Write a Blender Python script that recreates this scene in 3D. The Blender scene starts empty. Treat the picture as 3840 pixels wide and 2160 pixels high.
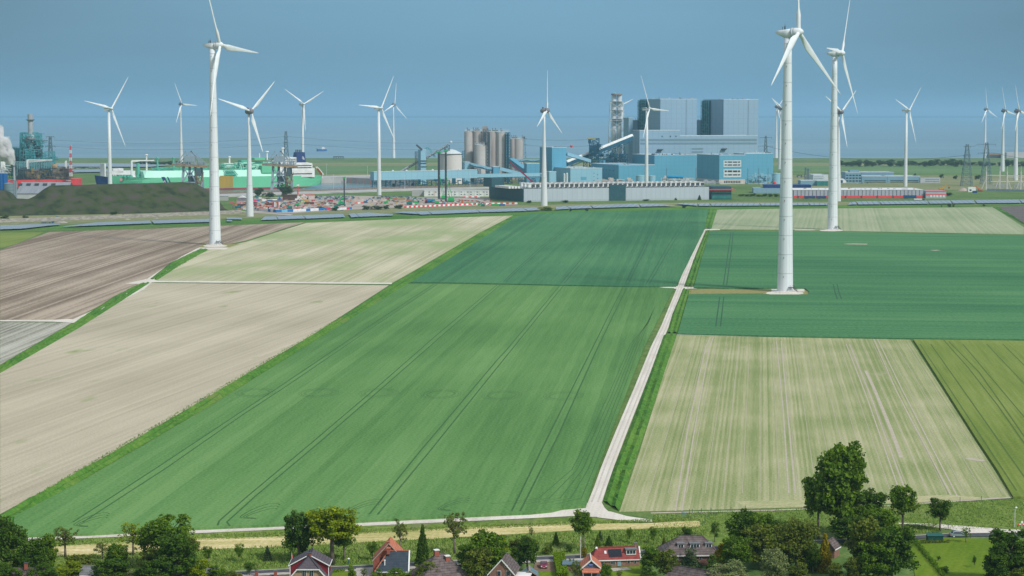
import bpy, math, random
import numpy as np
from mathutils import Vector
R = math.radians
rnd = random.Random(7)
# ------------------------------------------------------------------ camera, sky, sun, exposure
F_PX = 7467.0; CAM_H = 105.0; TH = math.atan(655 / F_PX)
sc = bpy.context.scene
COL = sc.collection
cd = bpy.data.cameras.new('camera'); cam = bpy.data.objects.new('camera', cd); COL.objects.link(cam)
cd.sensor_width = 36.0; cd.lens = 36.0 * F_PX / 3840.0
cd.clip_start = 1.0; cd.clip_end = 200000.0
cam.location = (0, 0, CAM_H); cam.rotation_euler = (R(90) - TH, 0, 0)
sc.camera = cam
sc.view_settings.view_transform = 'Standard'; sc.view_settings.look = 'None'
sc.view_settings.exposure = 0.10; sc.view_settings.gamma = 1.0
SUN_EL = 43.0; SUN_AZ = (0.74, -0.67)         # towards the sun, behind the camera on the right
wd = bpy.data.worlds.new('World'); sc.world = wd; wd.use_nodes = True
nt = wd.node_tree; nt.nodes.clear()
def wn(t, **k):
    n = nt.nodes.new(t)
    for a, b in k.items(): setattr(n, a, b)
    return n
sky = wn('ShaderNodeTexSky', sky_type='NISHITA', sun_disc=False)
sky.sun_elevation = R(SUN_EL); sky.sun_rotation = math.atan2(SUN_AZ[0], SUN_AZ[1])
sky.air_density = 1.3; sky.dust_density = 2.0
b1 = wn('ShaderNodeBackground'); b1.inputs[1].default_value = 0.07
nt.links.new(sky.outputs[0], b1.inputs[0])
tc = wn('ShaderNodeTexCoord'); sx = wn('ShaderNodeSeparateXYZ'); nt.links.new(tc.outputs['Generated'], sx.inputs[0])
def wm(op, a, b=None, clamp=False):
    n = wn('ShaderNodeMath', operation=op, use_clamp=clamp)
    for i, v in enumerate((a, b)):
        if v is None: continue
        if isinstance(v, (int, float)): n.inputs[i].default_value = v
        else: nt.links.new(v, n.inputs[i])
    return n.outputs[0]
# cloud deck: a dark rain front over the sea, brighter cloud overhead and behind the camera
up = wm('MULTIPLY', sx.outputs[2], 1.1); back = wm('MULTIPLY', sx.outputs[1], -0.55)
t = wm('ADD', wm('ADD', up, back), 0.42, True)
no = wn('ShaderNodeTexNoise'); no.inputs['Scale'].default_value = 3.0; no.inputs['Detail'].default_value = 5.0
mp = wn('ShaderNodeMapping'); mp.inputs['Scale'].default_value = (1.0, 1.0, 9.0)
nt.links.new(tc.outputs['Generated'], mp.inputs[0]); nt.links.new(mp.outputs[0], no.inputs['Vector'])
ramp = wn('ShaderNodeValToRGB')
ramp.color_ramp.elements[0].position = 0.0; ramp.color_ramp.elements[0].color = (0.150, 0.322, 0.475, 1)
ramp.color_ramp.elements[1].position = 1.0; ramp.color_ramp.elements[1].color = (0.62, 0.70, 0.78, 1)
nt.links.new(t, ramp.inputs[0])
xx = wm('MULTIPLY', sx.outputs[0], sx.outputs[0])
glow = wm('SUBTRACT', 1.12, wm('MULTIPLY', xx, 5.0)); glow = wm('MAXIMUM', glow, 0.74)
fac = wm('MULTIPLY', glow, wm('ADD', wm('MULTIPLY', no.outputs[0], 0.35), 0.82))
mul = wn('ShaderNodeVectorMath', operation='SCALE'); nt.links.new(ramp.outputs[0], mul.inputs[0]); nt.links.new(fac, mul.inputs['Scale'])
b2 = wn('ShaderNodeBackground'); nt.links.new(mul.outputs[0], b2.inputs[0]); b2.inputs[1].default_value = 1.0
mx = wn('ShaderNodeMixShader'); mx.inputs[0].default_value = 0.88
nt.links.new(b1.outputs[0], mx.inputs[1]); nt.links.new(b2.outputs[0], mx.inputs[2])
wo = wn('ShaderNodeOutputWorld'); nt.links.new(mx.outputs[0], wo.inputs[0])
ld = bpy.data.lights.new('sun', 'SUN'); ld.energy = 3.1; ld.angle = R(8); ld.color = (1.0, 0.975, 0.93)
so = bpy.data.objects.new('sun', ld); COL.objects.link(so)
sd = Vector((SUN_AZ[0] * math.cos(R(SUN_EL)), SUN_AZ[1] * math.cos(R(SUN_EL)), math.sin(R(SUN_EL)))).normalized()
so.rotation_euler = sd.to_track_quat('Z', 'Y').to_euler(); so.location = (300, -300, 600)

# ------------------------------------------------------------------ picture <-> place (pixels of the 3840 px photograph)
def ray(px, py):
    x = (px - 1920) / F_PX; y = -(py - 1080) / F_PX
    return Vector((x, y * math.sin(TH) + math.cos(TH), y * math.cos(TH) - math.sin(TH)))
def G(px, py, z=0.0):
    d = ray(px, py); t = (z - CAM_H) / d.z
    return Vector((d.x * t, d.y * t, z))
def W(px, py, D):
    d = ray(px, py); t = D / d.y
    return Vector((d.x * t, D, CAM_H + d.z * t))
def base_y(py): return G(1920, py).y
def S(D): return F_PX / D * 1.0        # px per metre, roughly
# ------------------------------------------------------------------ mesh builder
WL = {}
class MB:
    def __init__(s, fr=None): s.v = []; s.f = []; s.m = []; s.fr = fr; s.mi = 0
    def frame(s, o, deg): s.fr = (o[0], o[1], o[2] if len(o) > 2 else 0.0, math.cos(R(deg)), math.sin(R(deg))); return s
    def add(s, vs, fs, mi=None):
        n = len(s.v)
        if s.fr:
            ox, oy, oz, c, d = s.fr
            vs = [(ox + p[0] * c - p[1] * d, oy + p[0] * d + p[1] * c, oz + p[2]) for p in vs]
        s.v.extend([tuple(p) for p in vs]); s.f.extend([tuple(i + n for i in f) for f in fs])
        s.m.extend([s.mi if mi is None else mi] * len(fs)); return s
    def box(s, x0, x1, y0, y1, z0, z1, mi=None):
        return s.add([(x0,y0,z0),(x1,y0,z0),(x1,y1,z0),(x0,y1,z0),(x0,y0,z1),(x1,y0,z1),(x1,y1,z1),(x0,y1,z1)],
            [(0,3,2,1),(4,5,6,7),(0,1,5,4),(1,2,6,5),(2,3,7,6),(3,0,4,7)], mi)
    def hexa(s, b, t, mi=None):      # four bottom, four top points
        return s.add(list(b) + list(t), [(0,3,2,1),(4,5,6,7),(0,1,5,4),(1,2,6,5),(2,3,7,6),(3,0,4,7)], mi)
    def bar(s, p, q, w, h=None, mi=None):
        p = Vector(p); q = Vector(q); h = h or w; d = q - p
        if d.length < 1e-6: return s
        d.normalize(); a = Vector((0,0,1)) if abs(d.z) < .95 else Vector((0,1,0))
        u = d.cross(a).normalized() * w / 2; v = u.cross(d).normalized() * h / 2
        return s.hexa([p-u-v, p+u-v, p+u+v, p-u+v], [q-u-v, q+u-v, q+u+v, q-u+v], mi)
    def cyl(s, p, q, r0, r1=None, n=12, mi=None, cap=True):
        p = Vector(p); q = Vector(q); r1 = r0 if r1 is None else r1; d = (q - p).normalized()
        a = Vector((0,0,1)) if abs(d.z) < .95 else Vector((1,0,0))
        u = d.cross(a).normalized(); v = d.cross(u).normalized(); vs = []
        for c, r in ((p, r0), (q, r1)):
            for i in range(n):
                t = 2 * math.pi * i / n; vs.append(c + u * (r * math.cos(t)) + v * (r * math.sin(t)))
        fs = [(i, (i+1) % n, n + (i+1) % n, n + i) for i in range(n)]
        if cap: fs += [tuple(range(n))[::-1], tuple(range(n, 2*n))]
        return s.add(vs, fs, mi)
    def lathe(s, c, prof, n=16, mi=None):   # prof: (r, z)
        vs = []; fs = []
        for r, z in prof:
            for i in range(n):
                t = 2 * math.pi * i / n; vs.append((c[0] + r * math.cos(t), c[1] + r * math.sin(t), c[2] + z))
        for k in range(len(prof) - 1):
            for i in range(n): fs.append((k*n + i, k*n + (i+1) % n, (k+1)*n + (i+1) % n, (k+1)*n + i))
        fs.append(tuple(range((len(prof)-1)*n, len(prof)*n)))
        return s.add(vs, fs, mi)
    def prism(s, pts, z0, z1, mi=None):
        n = len(pts); vs = [(p[0], p[1], z0) for p in pts] + [(p[0], p[1], z1) for p in pts]
        fs = [tuple(range(n))[::-1], tuple(range(n, 2*n))] + [(i, (i+1) % n, n + (i+1) % n, n + i) for i in range(n)]
        return s.add(vs, fs, mi)
    def sheet(s, pts, z=None, mi=None):
        return s.add([(p[0], p[1], p[2] if z is None else z) for p in pts], [tuple(range(len(pts)))], mi)
    def wall(s, pts, z0, z1, th, mi=None):
        for a, b in zip(pts[:-1], pts[1:]): s.bar((a[0], a[1], (z0+z1)/2), (b[0], b[1], (z0+z1)/2), th, z1 - z0, mi)
        return s
    def sphere(s, c, r, n=12, mi=None, sz=1.0):
        prof = [(max(.001, r * math.sin(math.pi * k / (n//2+2))), -r * sz * math.cos(math.pi * k / (n//2+2))) for k in range(n//2 + 3)]
        return s.lathe(c, prof, n, mi)
    def truss_tower(s, c, w0, w1, h, nseg, t, mi=None, d0=None, d1=None):
        d0 = d0 or w0; d1 = d1 or w1; prev = None
        for k in range(nseg + 1):
            f = k / nseg; w = w0 + (w1-w0) * f; d = d0 + (d1-d0) * f; z = c[2] + h * f
            cur = [Vector((c[0]+a*w/2, c[1]+b*d/2, z)) for a, b in ((-1,-1),(1,-1),(1,1),(-1,1))]
            if prev:
                for i in range(4):
                    s.bar(prev[i], cur[i], t, mi=mi); s.bar(prev[i], cur[(i+1) % 4], t * .6, mi=mi); s.bar(prev[(i+1) % 4], cur[i], t * .6, mi=mi)
            for i in range(4): s.bar(cur[i], cur[(i+1) % 4], t * .7, mi=mi)
            prev = cur
        return s
    def build(s, name, mats, parent=None, smooth=False, loc=None):
        if not isinstance(mats, (list, tuple)): mats = [mats]
        off = Vector(loc) if loc is not None else (WL[parent.name] if parent is not None else Vector((0,0,0)))
        me = bpy.data.meshes.new(name)
        me.from_pydata([(v[0]-off.x, v[1]-off.y, v[2]-off.z) for v in s.v], [], s.f)
        for m in mats: me.materials.append(m)
        if len(mats) > 1: me.polygons.foreach_set('material_index', s.m)
        if smooth: me.polygons.foreach_set('use_smooth', [True] * len(s.f))
        me.update()
        o = bpy.data.objects.new(name, me); COL.objects.link(o)
        if parent is not None: o.parent = parent
        else: o.location = off
        WL[o.name] = off; return o
def tag(o, label=None, cat=None, group=None, kind=None):
    for k, v in (('label', label), ('category', cat), ('group', group), ('kind', kind)):
        if v: o[k] = v
    return o
def thing(name, label, cat, loc, group=None):
    o = bpy.data.objects.new(name, None); COL.objects.link(o); o.location = loc; o.empty_display_size = 1
    WL[o.name] = Vector(loc); return tag(o, label, cat, group)
def dup(src, loc, rz=0.0, scale=None, label=None, group=None, cat=None, mats=None):
    def cp(o, par):
        c = o.copy(); COL.objects.link(c)
        if par is not None: c.parent = par
        for ch in [x for x in o.children]: cp(ch, c)
        return c
    r = cp(src, None); r.location = loc; r.rotation_euler = (0, 0, rz)
    if scale: r.scale = scale if isinstance(scale, (tuple, list)) else (scale,)*3
    for k, v in (('label', label), ('group', group), ('category', cat)):
        if v: r[k] = v
    return r
# ------------------------------------------------------------------ materials
MATS = {}
def mat(name, c, rough=0.75, c2=None, scale=0.4, detail=4.0, metal=0.0, stretch=(1,1,1), spec=0.25, bump=0.0, alpha=None, space='Object', c3=None, lo=.35, hi=.65, seam=None):
    if name in MATS: return MATS[name]
    m = bpy.data.materials.new(name); m.use_nodes = True; n = m.node_tree.nodes; l = m.node_tree.links
    p = n['Principled BSDF']; p.inputs['Roughness'].default_value = rough; p.inputs['Metallic'].default_value = metal
    p.inputs['Specular IOR Level'].default_value = spec
    c = tuple(c) + (1,); c2 = tuple(c2) + (1,) if c2 else tuple(x * .86 for x in c[:3]) + (1,)
    tcn = n.new('ShaderNodeTexCoord'); mp = n.new('ShaderNodeMapping'); mp.inputs['Scale'].default_value = stretch
    l.new(tcn.outputs[space], mp.inputs[0])
    nz = n.new('ShaderNodeTexNoise'); nz.inputs['Scale'].default_value = scale; nz.inputs['Detail'].default_value = detail
    l.new(mp.outputs[0], nz.inputs['Vector'])
    r = n.new('ShaderNodeValToRGB'); r.color_ramp.elements[0].position = lo; r.color_ramp.elements[1].position = hi
    r.color_ramp.elements[0].color = c; r.color_ramp.elements[1].color = c2
    if c3: e = r.color_ramp.elements.new((lo + hi) / 2); e.color = tuple(c3) + (1,)
    l.new(nz.outputs[0], r.inputs[0]); l.new(r.outputs[0], p.inputs['Base Color'])
    if seam:
        g = n.new('ShaderNodeNewGeometry'); s_ = n.new('ShaderNodeSeparateXYZ'); l.new(g.outputs['Position'], s_.inputs[0]); fs_ = []
        for o_, sp, w_ in ((0, seam[0], .10), (2, seam[1], .07)):
            a = n.new('ShaderNodeMath'); a.operation = 'MULTIPLY'; a.inputs[1].default_value = 1/sp; l.new(s_.outputs[o_], a.inputs[0]); b = n.new('ShaderNodeMath'); b.operation = 'FRACT'; l.new(a.outputs[0], b.inputs[0])
            k = n.new('ShaderNodeMath'); k.operation = 'LESS_THAN'; k.inputs[1].default_value = w_; l.new(b.outputs[0], k.inputs[0]); fs_.append(k)
        a = n.new('ShaderNodeMath'); a.operation = 'MAXIMUM'; l.new(fs_[0].outputs[0], a.inputs[0]); l.new(fs_[1].outputs[0], a.inputs[1]); b = n.new('ShaderNodeMath'); b.operation = 'MULTIPLY'; b.inputs[1].default_value = .28; l.new(a.outputs[0], b.inputs[0])
        mx_ = n.new('ShaderNodeMixRGB'); mx_.inputs[2].default_value = tuple(x*.62 for x in c[:3]) + (1,); l.new(b.outputs[0], mx_.inputs[0]); l.new(r.outputs[0], mx_.inputs[1]); l.new(mx_.outputs[0], p.inputs['Base Color'])
    if bump:
        b = n.new('ShaderNodeBump'); b.inputs['Strength'].default_value = 1.0; b.inputs['Distance'].default_value = bump
        l.new(nz.outputs[0], b.inputs['Height']); l.new(b.outputs[0], p.inputs['Normal'])
    MATS[name] = m; return m
def vp(x): return math.degrees(math.atan((x - 1920) / F_PX))     # direction of rows running to that point on the horizon
def field_mat(name, cols, deg, across=1.6, along=60.0, patch=0.012, fine=1.2, wide=None, wamt=.35, contrast=1.0, tint=None, band=None):
    """rows: streak noise stretched along the rows + fine grain + large patches. cols: dark, mid, light"""
    m = bpy.data.materials.new(name); m.use_nodes = True; n = m.node_tree.nodes; l = m.node_tree.links
    p = n['Principled BSDF']; p.inputs['Roughness'].default_value = 0.95; p.inputs['Specular IOR Level'].default_value = 0.1
    tcn = n.new('ShaderNodeNewGeometry')
    rot = n.new('ShaderNodeMapping'); rot.inputs['Rotation'].default_value = (0, 0, R(deg)); l.new(tcn.outputs['Position'], rot.inputs[0])
    def noise(sxy, det=3.0, src=rot):
        mp = n.new('ShaderNodeMapping'); mp.inputs['Scale'].default_value = (sxy[0], sxy[1], 0.0); l.new(src.outputs[0], mp.inputs[0])
        z = n.new('ShaderNodeTexNoise'); z.inputs['Scale'].default_value = 1.0; z.inputs['Detail'].default_value = det; l.new(mp.outputs[0], z.inputs['Vector'])
        return z.outputs[0]
    def mth(op, a, b):
        q = n.new('ShaderNodeMath'); q.operation = op
        for i, v in enumerate((a, b)):
            if isinstance(v, (int, float)): q.inputs[i].default_value = v
            else: l.new(v, q.inputs[i])
        return q.outputs[0]
    a = mth('MULTIPLY', mth('SUBTRACT', noise((1/across, 1/along)), .5), .95 * contrast)
    b = mth('MULTIPLY', mth('SUBTRACT', noise((fine, fine), 2.0), .5), 1.0)
    c = mth('MULTIPLY', mth('SUBTRACT', noise((patch, patch * .6), 4.0), .5), 1.0)
    s = mth('ADD', mth('ADD', a, b), mth('ADD', c, .5))
    if wide: s = mth('ADD', s, mth('MULTIPLY', mth('SUBTRACT', noise((1/wide, 1/(wide*60)), 1.0), .5), 2 * wamt))
    for bw_, ba_ in (band or ()):      # drill passes: crisp parallel strips, each with its own tone, edges slightly wavy
        sp = n.new('ShaderNodeSeparateXYZ'); l.new(rot.outputs[0], sp.inputs[0])
        wob = mth('MULTIPLY', mth('SUBTRACT', noise((.02, .02), 1.0), .5), min(bw_ * .5, .5))
        fl = mth('FLOOR', mth('MULTIPLY', mth('ADD', sp.outputs[0], wob), 1.0 / bw_), 0)
        wh = n.new('ShaderNodeTexWhiteNoise'); wh.noise_dimensions = '1D'; l.new(fl, wh.inputs['W'])
        s = mth('ADD', s, mth('MULTIPLY', mth('SUBTRACT', wh.outputs[0], .5), ba_))
    r = n.new('ShaderNodeValToRGB'); e = r.color_ramp.elements
    e[0].position = .15; e[1].position = .85; e[0].color = tuple(cols[0]) + (1,); e[1].color = tuple(cols[2]) + (1,)
    k = e.new(.5); k.color = tuple(cols[1]) + (1,)
    l.new(s, r.inputs[0]); out = r.outputs[0]
    if tint:      # patches of another colour (weeds, bare soil)
        tcol, tsc, tpos = tint
        z = noise((tsc, tsc * .35), 5.0); q = n.new('ShaderNodeValToRGB'); q.color_ramp.elements[0].position = tpos; q.color_ramp.elements[1].position = tpos + .12
        l.new(z, q.inputs[0]); mixn = n.new('ShaderNodeMixRGB'); mixn.inputs[2].default_value = tuple(tcol) + (1,)
        l.new(q.outputs[0], mixn.inputs[0]); l.new(out, mixn.inputs[1]); out = mixn.outputs[0]
    l.new(out, p.inputs['Base Color']); MATS[name] = m; return m
# ------------------------------------------------------------------ the ground and fields
def poly(name, pts, z, m, top=None, kind='structure'):
    b = MB()
    if top: b.prism([G(x, y, top) for x, y in pts], z, top)
    else: b.sheet([G(x, y, z) for x, y in pts], z)
    return tag(b.build(name, m), kind=kind)
m_grass = field_mat('grass', [(.060,.115,.028), (.105,.175,.045), (.175,.225,.070)], 8, across=3, along=9, patch=.02, fine=.9, tint=((.20,.22,.085), .013, .60))
m_wild = field_mat('wild_grass', [(.065,.120,.018), (.130,.195,.036), (.215,.265,.070)], 5, across=1.6, along=5, patch=.06, fine=.8, tint=((.19,.20,.085), .10, .60))
m_lush = field_mat('lush_grass', [(.035,.120,.016), (.075,.190,.026), (.140,.240,.040)], 0, across=2, along=4, patch=.03, fine=.8, tint=((.16,.19,.05), .05, .62))
m_wheat = field_mat('wheat', [(.060,.155,.042), (.108,.230,.068), (.160,.292,.096)], vp(2620), across=1.0, along=40, patch=.008, fine=1.2, wide=8, wamt=.10, contrast=.45, band=((3.0,.17),(12.0,.15)))
m_wheat2 = field_mat('dark_wheat', [(.036,.130,.056), (.062,.182,.078), (.100,.240,.100)], vp(2620), across=1.3, along=50, patch=.008, fine=.7, wide=12, wamt=.12, contrast=.5, band=((3.0,.18),(18.0,.18)))
m_wheat3 = field_mat('cross_sown_wheat', [(.034,.130,.054), (.064,.185,.074), (.105,.245,.096)], 97, across=2.2, along=110, patch=.009, fine=.6, wide=16, wamt=.12, contrast=.6, band=((3.0,.20),(15.0,.16)))
m_olive = field_mat('olive_crop', [(.120,.175,.030), (.170,.225,.045), (.225,.270,.075)], vp(2860), across=1.2, along=60, patch=.02, fine=1.0, wide=9, wamt=.24)
m_sand = field_mat('pale_soil', [(.34,.30,.215), (.45,.395,.29), (.56,.50,.375)], vp(3400), across=.9, along=90, patch=.010, fine=1.5, wide=6, wamt=.08, contrast=.45, band=((1.6,.24),(9.0,.08)), tint=((.25,.30,.12), .06, .64))
m_sand2 = field_mat('pale_soil_with_shoots', [(.33,.325,.19), (.44,.42,.27), (.56,.51,.365)], vp(2600), across=1.1, along=90, patch=.014, fine=1.3, wide=7, wamt=.12, contrast=.5, band=((1.8,.34),(12.0,.18)), tint=((.30,.355,.17), .011, .50))
m_brown = field_mat('ploughed_soil', [(.185,.138,.100), (.285,.225,.168), (.43,.35,.27)], vp(2206), across=3.0, along=200, patch=.010, fine=.6, wide=11, wamt=.16, contrast=.6, band=((2.2,.40),(9.0,.26)))
m_rows = field_mat('striped_seedlings', [(.185,.235,.080), (.305,.325,.155), (.455,.425,.265)], vp(2855), across=.62, along=30, patch=.03, fine=1.5, wide=6, wamt=.06, contrast=.5, band=((.75,.32),(3.0,.10)), tint=((.40,.37,.24), .05, .66))
m_far = field_mat('far_pale_crop', [(.23,.29,.16), (.31,.35,.21), (.40,.41,.27)], vp(3150), across=2, along=120, patch=.01, fine=.5, wide=14, wamt=.1, contrast=.5, band=((2.0,.3),(9.0,.15)))
m_grey = field_mat('grey_rows', [(.16,.15,.12), (.33,.32,.26), (.47,.45,.38)], vp(2206), across=.9, along=200, patch=.02, fine=1.0, contrast=.6, band=((1.1,.45),))
m_track = field_mat('pale_concrete', [(.52,.47,.40), (.64,.59,.52), (.72,.67,.60)], vp(2811), across=.9, along=40, patch=.08, fine=1.5, contrast=.8)
m_asph = mat('asphalt', (.060,.064,.074), .85, (.085,.088,.098), .6, 5)
m_pave = mat('grey_paving', (.36,.32,.29), .9, (.46,.42,.38), .7, 4)
m_hay = field_mat('mown_hay', [(.34,.33,.11), (.52,.44,.20), (.72,.60,.36)], 88, across=1.1, along=16, patch=.05, fine=1.0, wide=4, wamt=.35)
m_lawn = field_mat('lawn', [(.085,.155,.010), (.125,.195,.014), (.165,.225,.022)], 20, across=1.5, along=20, patch=.05, fine=1.0)
m_edge = mat('dry_verge', (.20,.20,.06), .95, (.30,.26,.10), .4, 5)

g = MB(); g.sheet([(-5200,-400,0),(5200,-400,0),(5200,4330,0),(-5200,4330,0)], 0)
tag(g.build('ground', m_grass), kind='structure')
# sea: a sheet from the foot of the dike to the horizon
m_sea = bpy.data.materials.new('sea_water'); m_sea.use_nodes = True
_n = m_sea.node_tree.nodes; _l = m_sea.node_tree.links; _p = _n['Principled BSDF']
_p.inputs['Base Color'].default_value = (.19, .27, .31, 1); _p.inputs['Roughness'].default_value = .32; _p.inputs['Specular IOR Level'].default_value = .5
_g = _n.new('ShaderNodeNewGeometry'); _m = _n.new('ShaderNodeMapping'); _m.inputs['Scale'].default_value = (.00045, .0022, 1); _l.new(_g.outputs['Position'], _m.inputs[0])
_z = _n.new('ShaderNodeTexNoise'); _z.inputs['Scale'].default_value = 1.0; _z.inputs['Detail'].default_value = 7; _l.new(_m.outputs[0], _z.inputs['Vector'])
_r = _n.new('ShaderNodeValToRGB'); _r.color_ramp.elements[0].position = .3; _r.color_ramp.elements[1].position = .7
_r.color_ramp.elements[0].color = (.12,.22,.28,1); _r.color_ramp.elements[1].color = (.21,.31,.36,1)
_l.new(_z.outputs[0], _r.inputs[0]); _l.new(_r.outputs[0], _p.inputs['Base Color'])
g = MB(); g.sheet([(-60000,4326,-1.0),(60000,4326,-1.0),(60000,110000,-1.0),(-60000,110000,-1.0)])
tag(g.build('sea', m_sea), kind='structure')
# dike: a long grassy bank with its crest some 8 m up
m_dike = mat('dike_grass', (.085,.150,.060), .95, (.125,.185,.075), .02, 6, stretch=(1,4,4))
g = MB(); xs = [-5200, -1500, -700, 0, 700, 1400, 1800, 5200]
prof = [(4250,0.0),(4300,8.6),(4312,8.6),(4345,-1.5)]
vs = [(x, y, z) for x in xs for y, z in prof]
g.add(vs, [(4*i+j, 4*i+4+j, 4*i+5+j, 4*i+j+1) for i in range(len(xs)-1) for j in range(3)])
tag(g.build('dike', m_dike), kind='structure')
# broad bands of meadow between the dike and the port
def band(name, pts, m, z=.03): return poly(name, pts, z, m)
m_tan = field_mat('tan_meadow', [(.150,.175,.075), (.215,.225,.105), (.285,.270,.150)], 90, across=12, along=200, patch=.004, fine=.1)
m_mid = field_mat('green_meadow', [(.085,.165,.060), (.120,.205,.075), (.165,.235,.095)], 90, across=15, along=250, patch=.004, fine=.1)
band('tan_meadow', [(0,609),(3840,609),(3840,620),(2900,622),(2000,640),(1200,622),(0,612)], m_tan, .05)
band('tan_meadow', [(1190,655),(1560,648),(2050,650),(2050,690),(1450,690),(1190,672)], m_tan, .08)
band('green_meadow', [(2880,622),(3840,622),(3840,652),(3400,650),(2880,640)], m_mid, .06)
band('green_meadow', [(1190,624),(1750,622),(1560,645),(1190,650)], m_mid, .06)
band('tan_meadow', [(2850,655),(3840,660),(3840,712),(3440,712),(2850,700)], m_tan, .09)
band('green_verge', [(0,772),(0,0+850),(900,818),(1900,790),(2700,776),(3840,770),(3840,757),(2700,757),(1900,770),(900,796)], m_tan, .05)
# fields
poly('wheat_field', [(1528,1064),(1745,1066),(2340,1076),(2527,1080),(2520,1095),(2420,1290),(2310,1570),(2225,1800),(2196,1896),(2110,1903),(2070,1913),(1990,1921),(1640,1937),(1180,1960),(700,1980),(330,2000),(100,2006),(45,1980),(55,1935),(330,1790),(760,1540),(1180,1278)], 0, m_wheat, .75)
poly('dark_wheat_field', [(1936,812),(2000,800),(2150,795),(2658,785),(2640,862),(2535,1072),(2345,1073),(1745,1060),(1540,1057),(1660,985)], 0, m_wheat2, .72)
poly('wheat_field', [(2662,866),(3176,870),(3840,883),(3840,1272),(3412,1268),(2845,1258),(2541,1250),(2583,1103),(3030,1104),(3034,1092),(3018,1080),(2720,1080),(2602,1077),(2622,1000)], 0, m_wheat3, .72)
poly('pale_field', [(2690,786),(3000,782),(3723,777),(3840,852),(3840,879),(3176,866),(3090,863),(2667,860)], .06, m_far)
poly('ploughed_field', [(3742,775),(3840,772),(3840,838)], .07, mat('dark_soil', (.11,.09,.085), .95, (.15,.125,.115), .08, 5))
poly('olive_field', [(3425,1272),(3850,1278),(3850,1862),(3800,1862),(3740,1760),(3660,1640),(3520,1420)], 0, m_olive, .7)
poly('seedling_field', [(2538,1257),(2850,1263),(3410,1270),(3516,1432),(3661,1658),(3795,1864),(3450,1885),(3000,1903),(2322,1920),(2400,1690),(2490,1400)], .05, m_rows)
poly('seedling_field', [(2760,1880),(3330,1866),(3560,1855),(3700,1868),(3450,1884),(3000,1902),(2800,1907)], .075, field_mat('weedy_headland', [(.24,.29,.11), (.36,.36,.18), (.50,.45,.28)], 80, across=1, along=6, patch=.05))
poly('pale_field', [(878,917),(930,905),(1148,836),(1500,822),(1925,808),(1800,878),(1469,1062),(1000,1057),(575,1051),(775,938),(862,918)], .05, m_sand2)
poly('pale_field', [(560,1061),(1000,1065),(1458,1070),(1180,1250),(760,1500),(330,1750),(0,1928),(0,1398),(250,1250)], .05, m_sand)
poly('ploughed_field', [(185,870),(560,858),(1140,834),(930,900),(860,915),(742,938),(562,1045),(272,1200),(0,1200),(0,938)], .05, m_brown)
poly('olive_field', [(0,872),(165,870),(60,915),(0,930)], .06, m_olive)
poly('grey_field', [(0,1208),(270,1210),(0,1368)], .05, m_grey)
poly('lush_bank', [(0,860),(300,857),(900,838),(1300,826),(1925,808),(2690,785),(3840,771),(3840,766),(2600,772),(1900,796),(1300,814),(900,826),(0,852)], .11, m_lush)
# ditches and banks
def strip(name, pts, w0, w1, m, z):          # pts in pixels, widths in metres
    P = [G(x, y, z) for x, y in pts]; b = MB(); L = []; Rr = []
    for i, p in enumerate(P):
        d = (P[min(i+1, len(P)-1)] - P[max(i-1, 0)]); d.z = 0; d.normalize(); nn = Vector((-d.y, d.x, 0)); w = (w0 + (w1-w0) * i / max(1, len(P)-1)) / 2
        L.append(p + nn * w); Rr.append(p - nn * w)
    vs = [tuple(v) for v in L + Rr]; n = len(P)
    b.add(vs, [(i, i+1, n+i+1, n+i) for i in range(n-1)]); return b.build(name, m)
def lane(name, edges, m, z, kind='structure'):      # left and right edge pixels
    b = MB(); A = [G(a[0], a[1], z) for a in edges]; B = [G(a[2], a[1], z) for a in edges]; n = len(A)
    b.add(A + B, [(i, i+1, n+i+1, n+i) for i in range(n-1)]); return tag(b.build(name, m), kind=kind)
def bank(name, L, Rr, h, m):                     # raised, uneven strip of rough grass between two pixel lines
    n = 60; b = MB(); rows = []
    def at(pl, t):
        k = min(int(t * (len(pl)-1)), len(pl)-2); q = t * (len(pl)-1) - k
        a, c = G(*pl[k]), G(*pl[k+1]); return a.lerp(c, q)
    for i in range(n+1):
        a, c = at(L, i/n), at(Rr, i/n)
        rows.append([a + Vector((0,0,.06)), a.lerp(c,.25) + Vector((0,0,h * rnd.uniform(.5,1.2))), a.lerp(c,.5) + Vector((0,0,h * rnd.uniform(-.1,.6))), a.lerp(c,.75) + Vector((0,0,h * rnd.uniform(.5,1.2))), c + Vector((0,0,.06))])
    vs = [p for r in rows for p in r]
    b.add(vs, [(5*i+j, 5*i+j+1, 5*i+6+j, 5*i+5+j) for i in range(n) for j in range(4)]); return tag(b.build(name, m), kind='structure')
bank('ditch_bank', [(1925,808),(1800,872),(1469,1064),(1180,1252),(760,1502),(330,1752),(0,1932)], [(1942,812),(1660,985),(1520,1070),(1190,1272),(770,1532),(335,1785),(20,1972)], 1.1, m_lush)
bank('ditch_bank', [(745,937),(640,985),(562,1047)], [(782,937),(690,985),(592,1049)], 1.2, m_lush)
bank('ditch_bank', [(530,1063),(430,1110),(275,1212),(120,1300),(0,1372)], [(562,1061),(470,1120),(300,1228),(140,1320),(0,1400)], 1.2, m_lush)
bank('ditch_bank', [(2656,787),(2632,858)], [(2688,787),(2668,859)], .9, m_lush)
bank('ditch_bank', [(2650,866),(2600,975),(2566,1075)], [(2664,866),(2622,1000),(2600,1076)], 1.0, m_lush)
bank('ditch_bank', [(2560,1085),(2520,1180),(2500,1250)], [(2584,1088),(2560,1180),(2541,1250)], 1.0, m_lush)
bank('ditch_bank', [(2488,1258),(2437,1400),(2365,1600),(2300,1760),(2262,1880)], [(2536,1258),(2490,1400),(2425,1600),(2365,1770),(2322,1918)], 1.0, m_lush)
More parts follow.
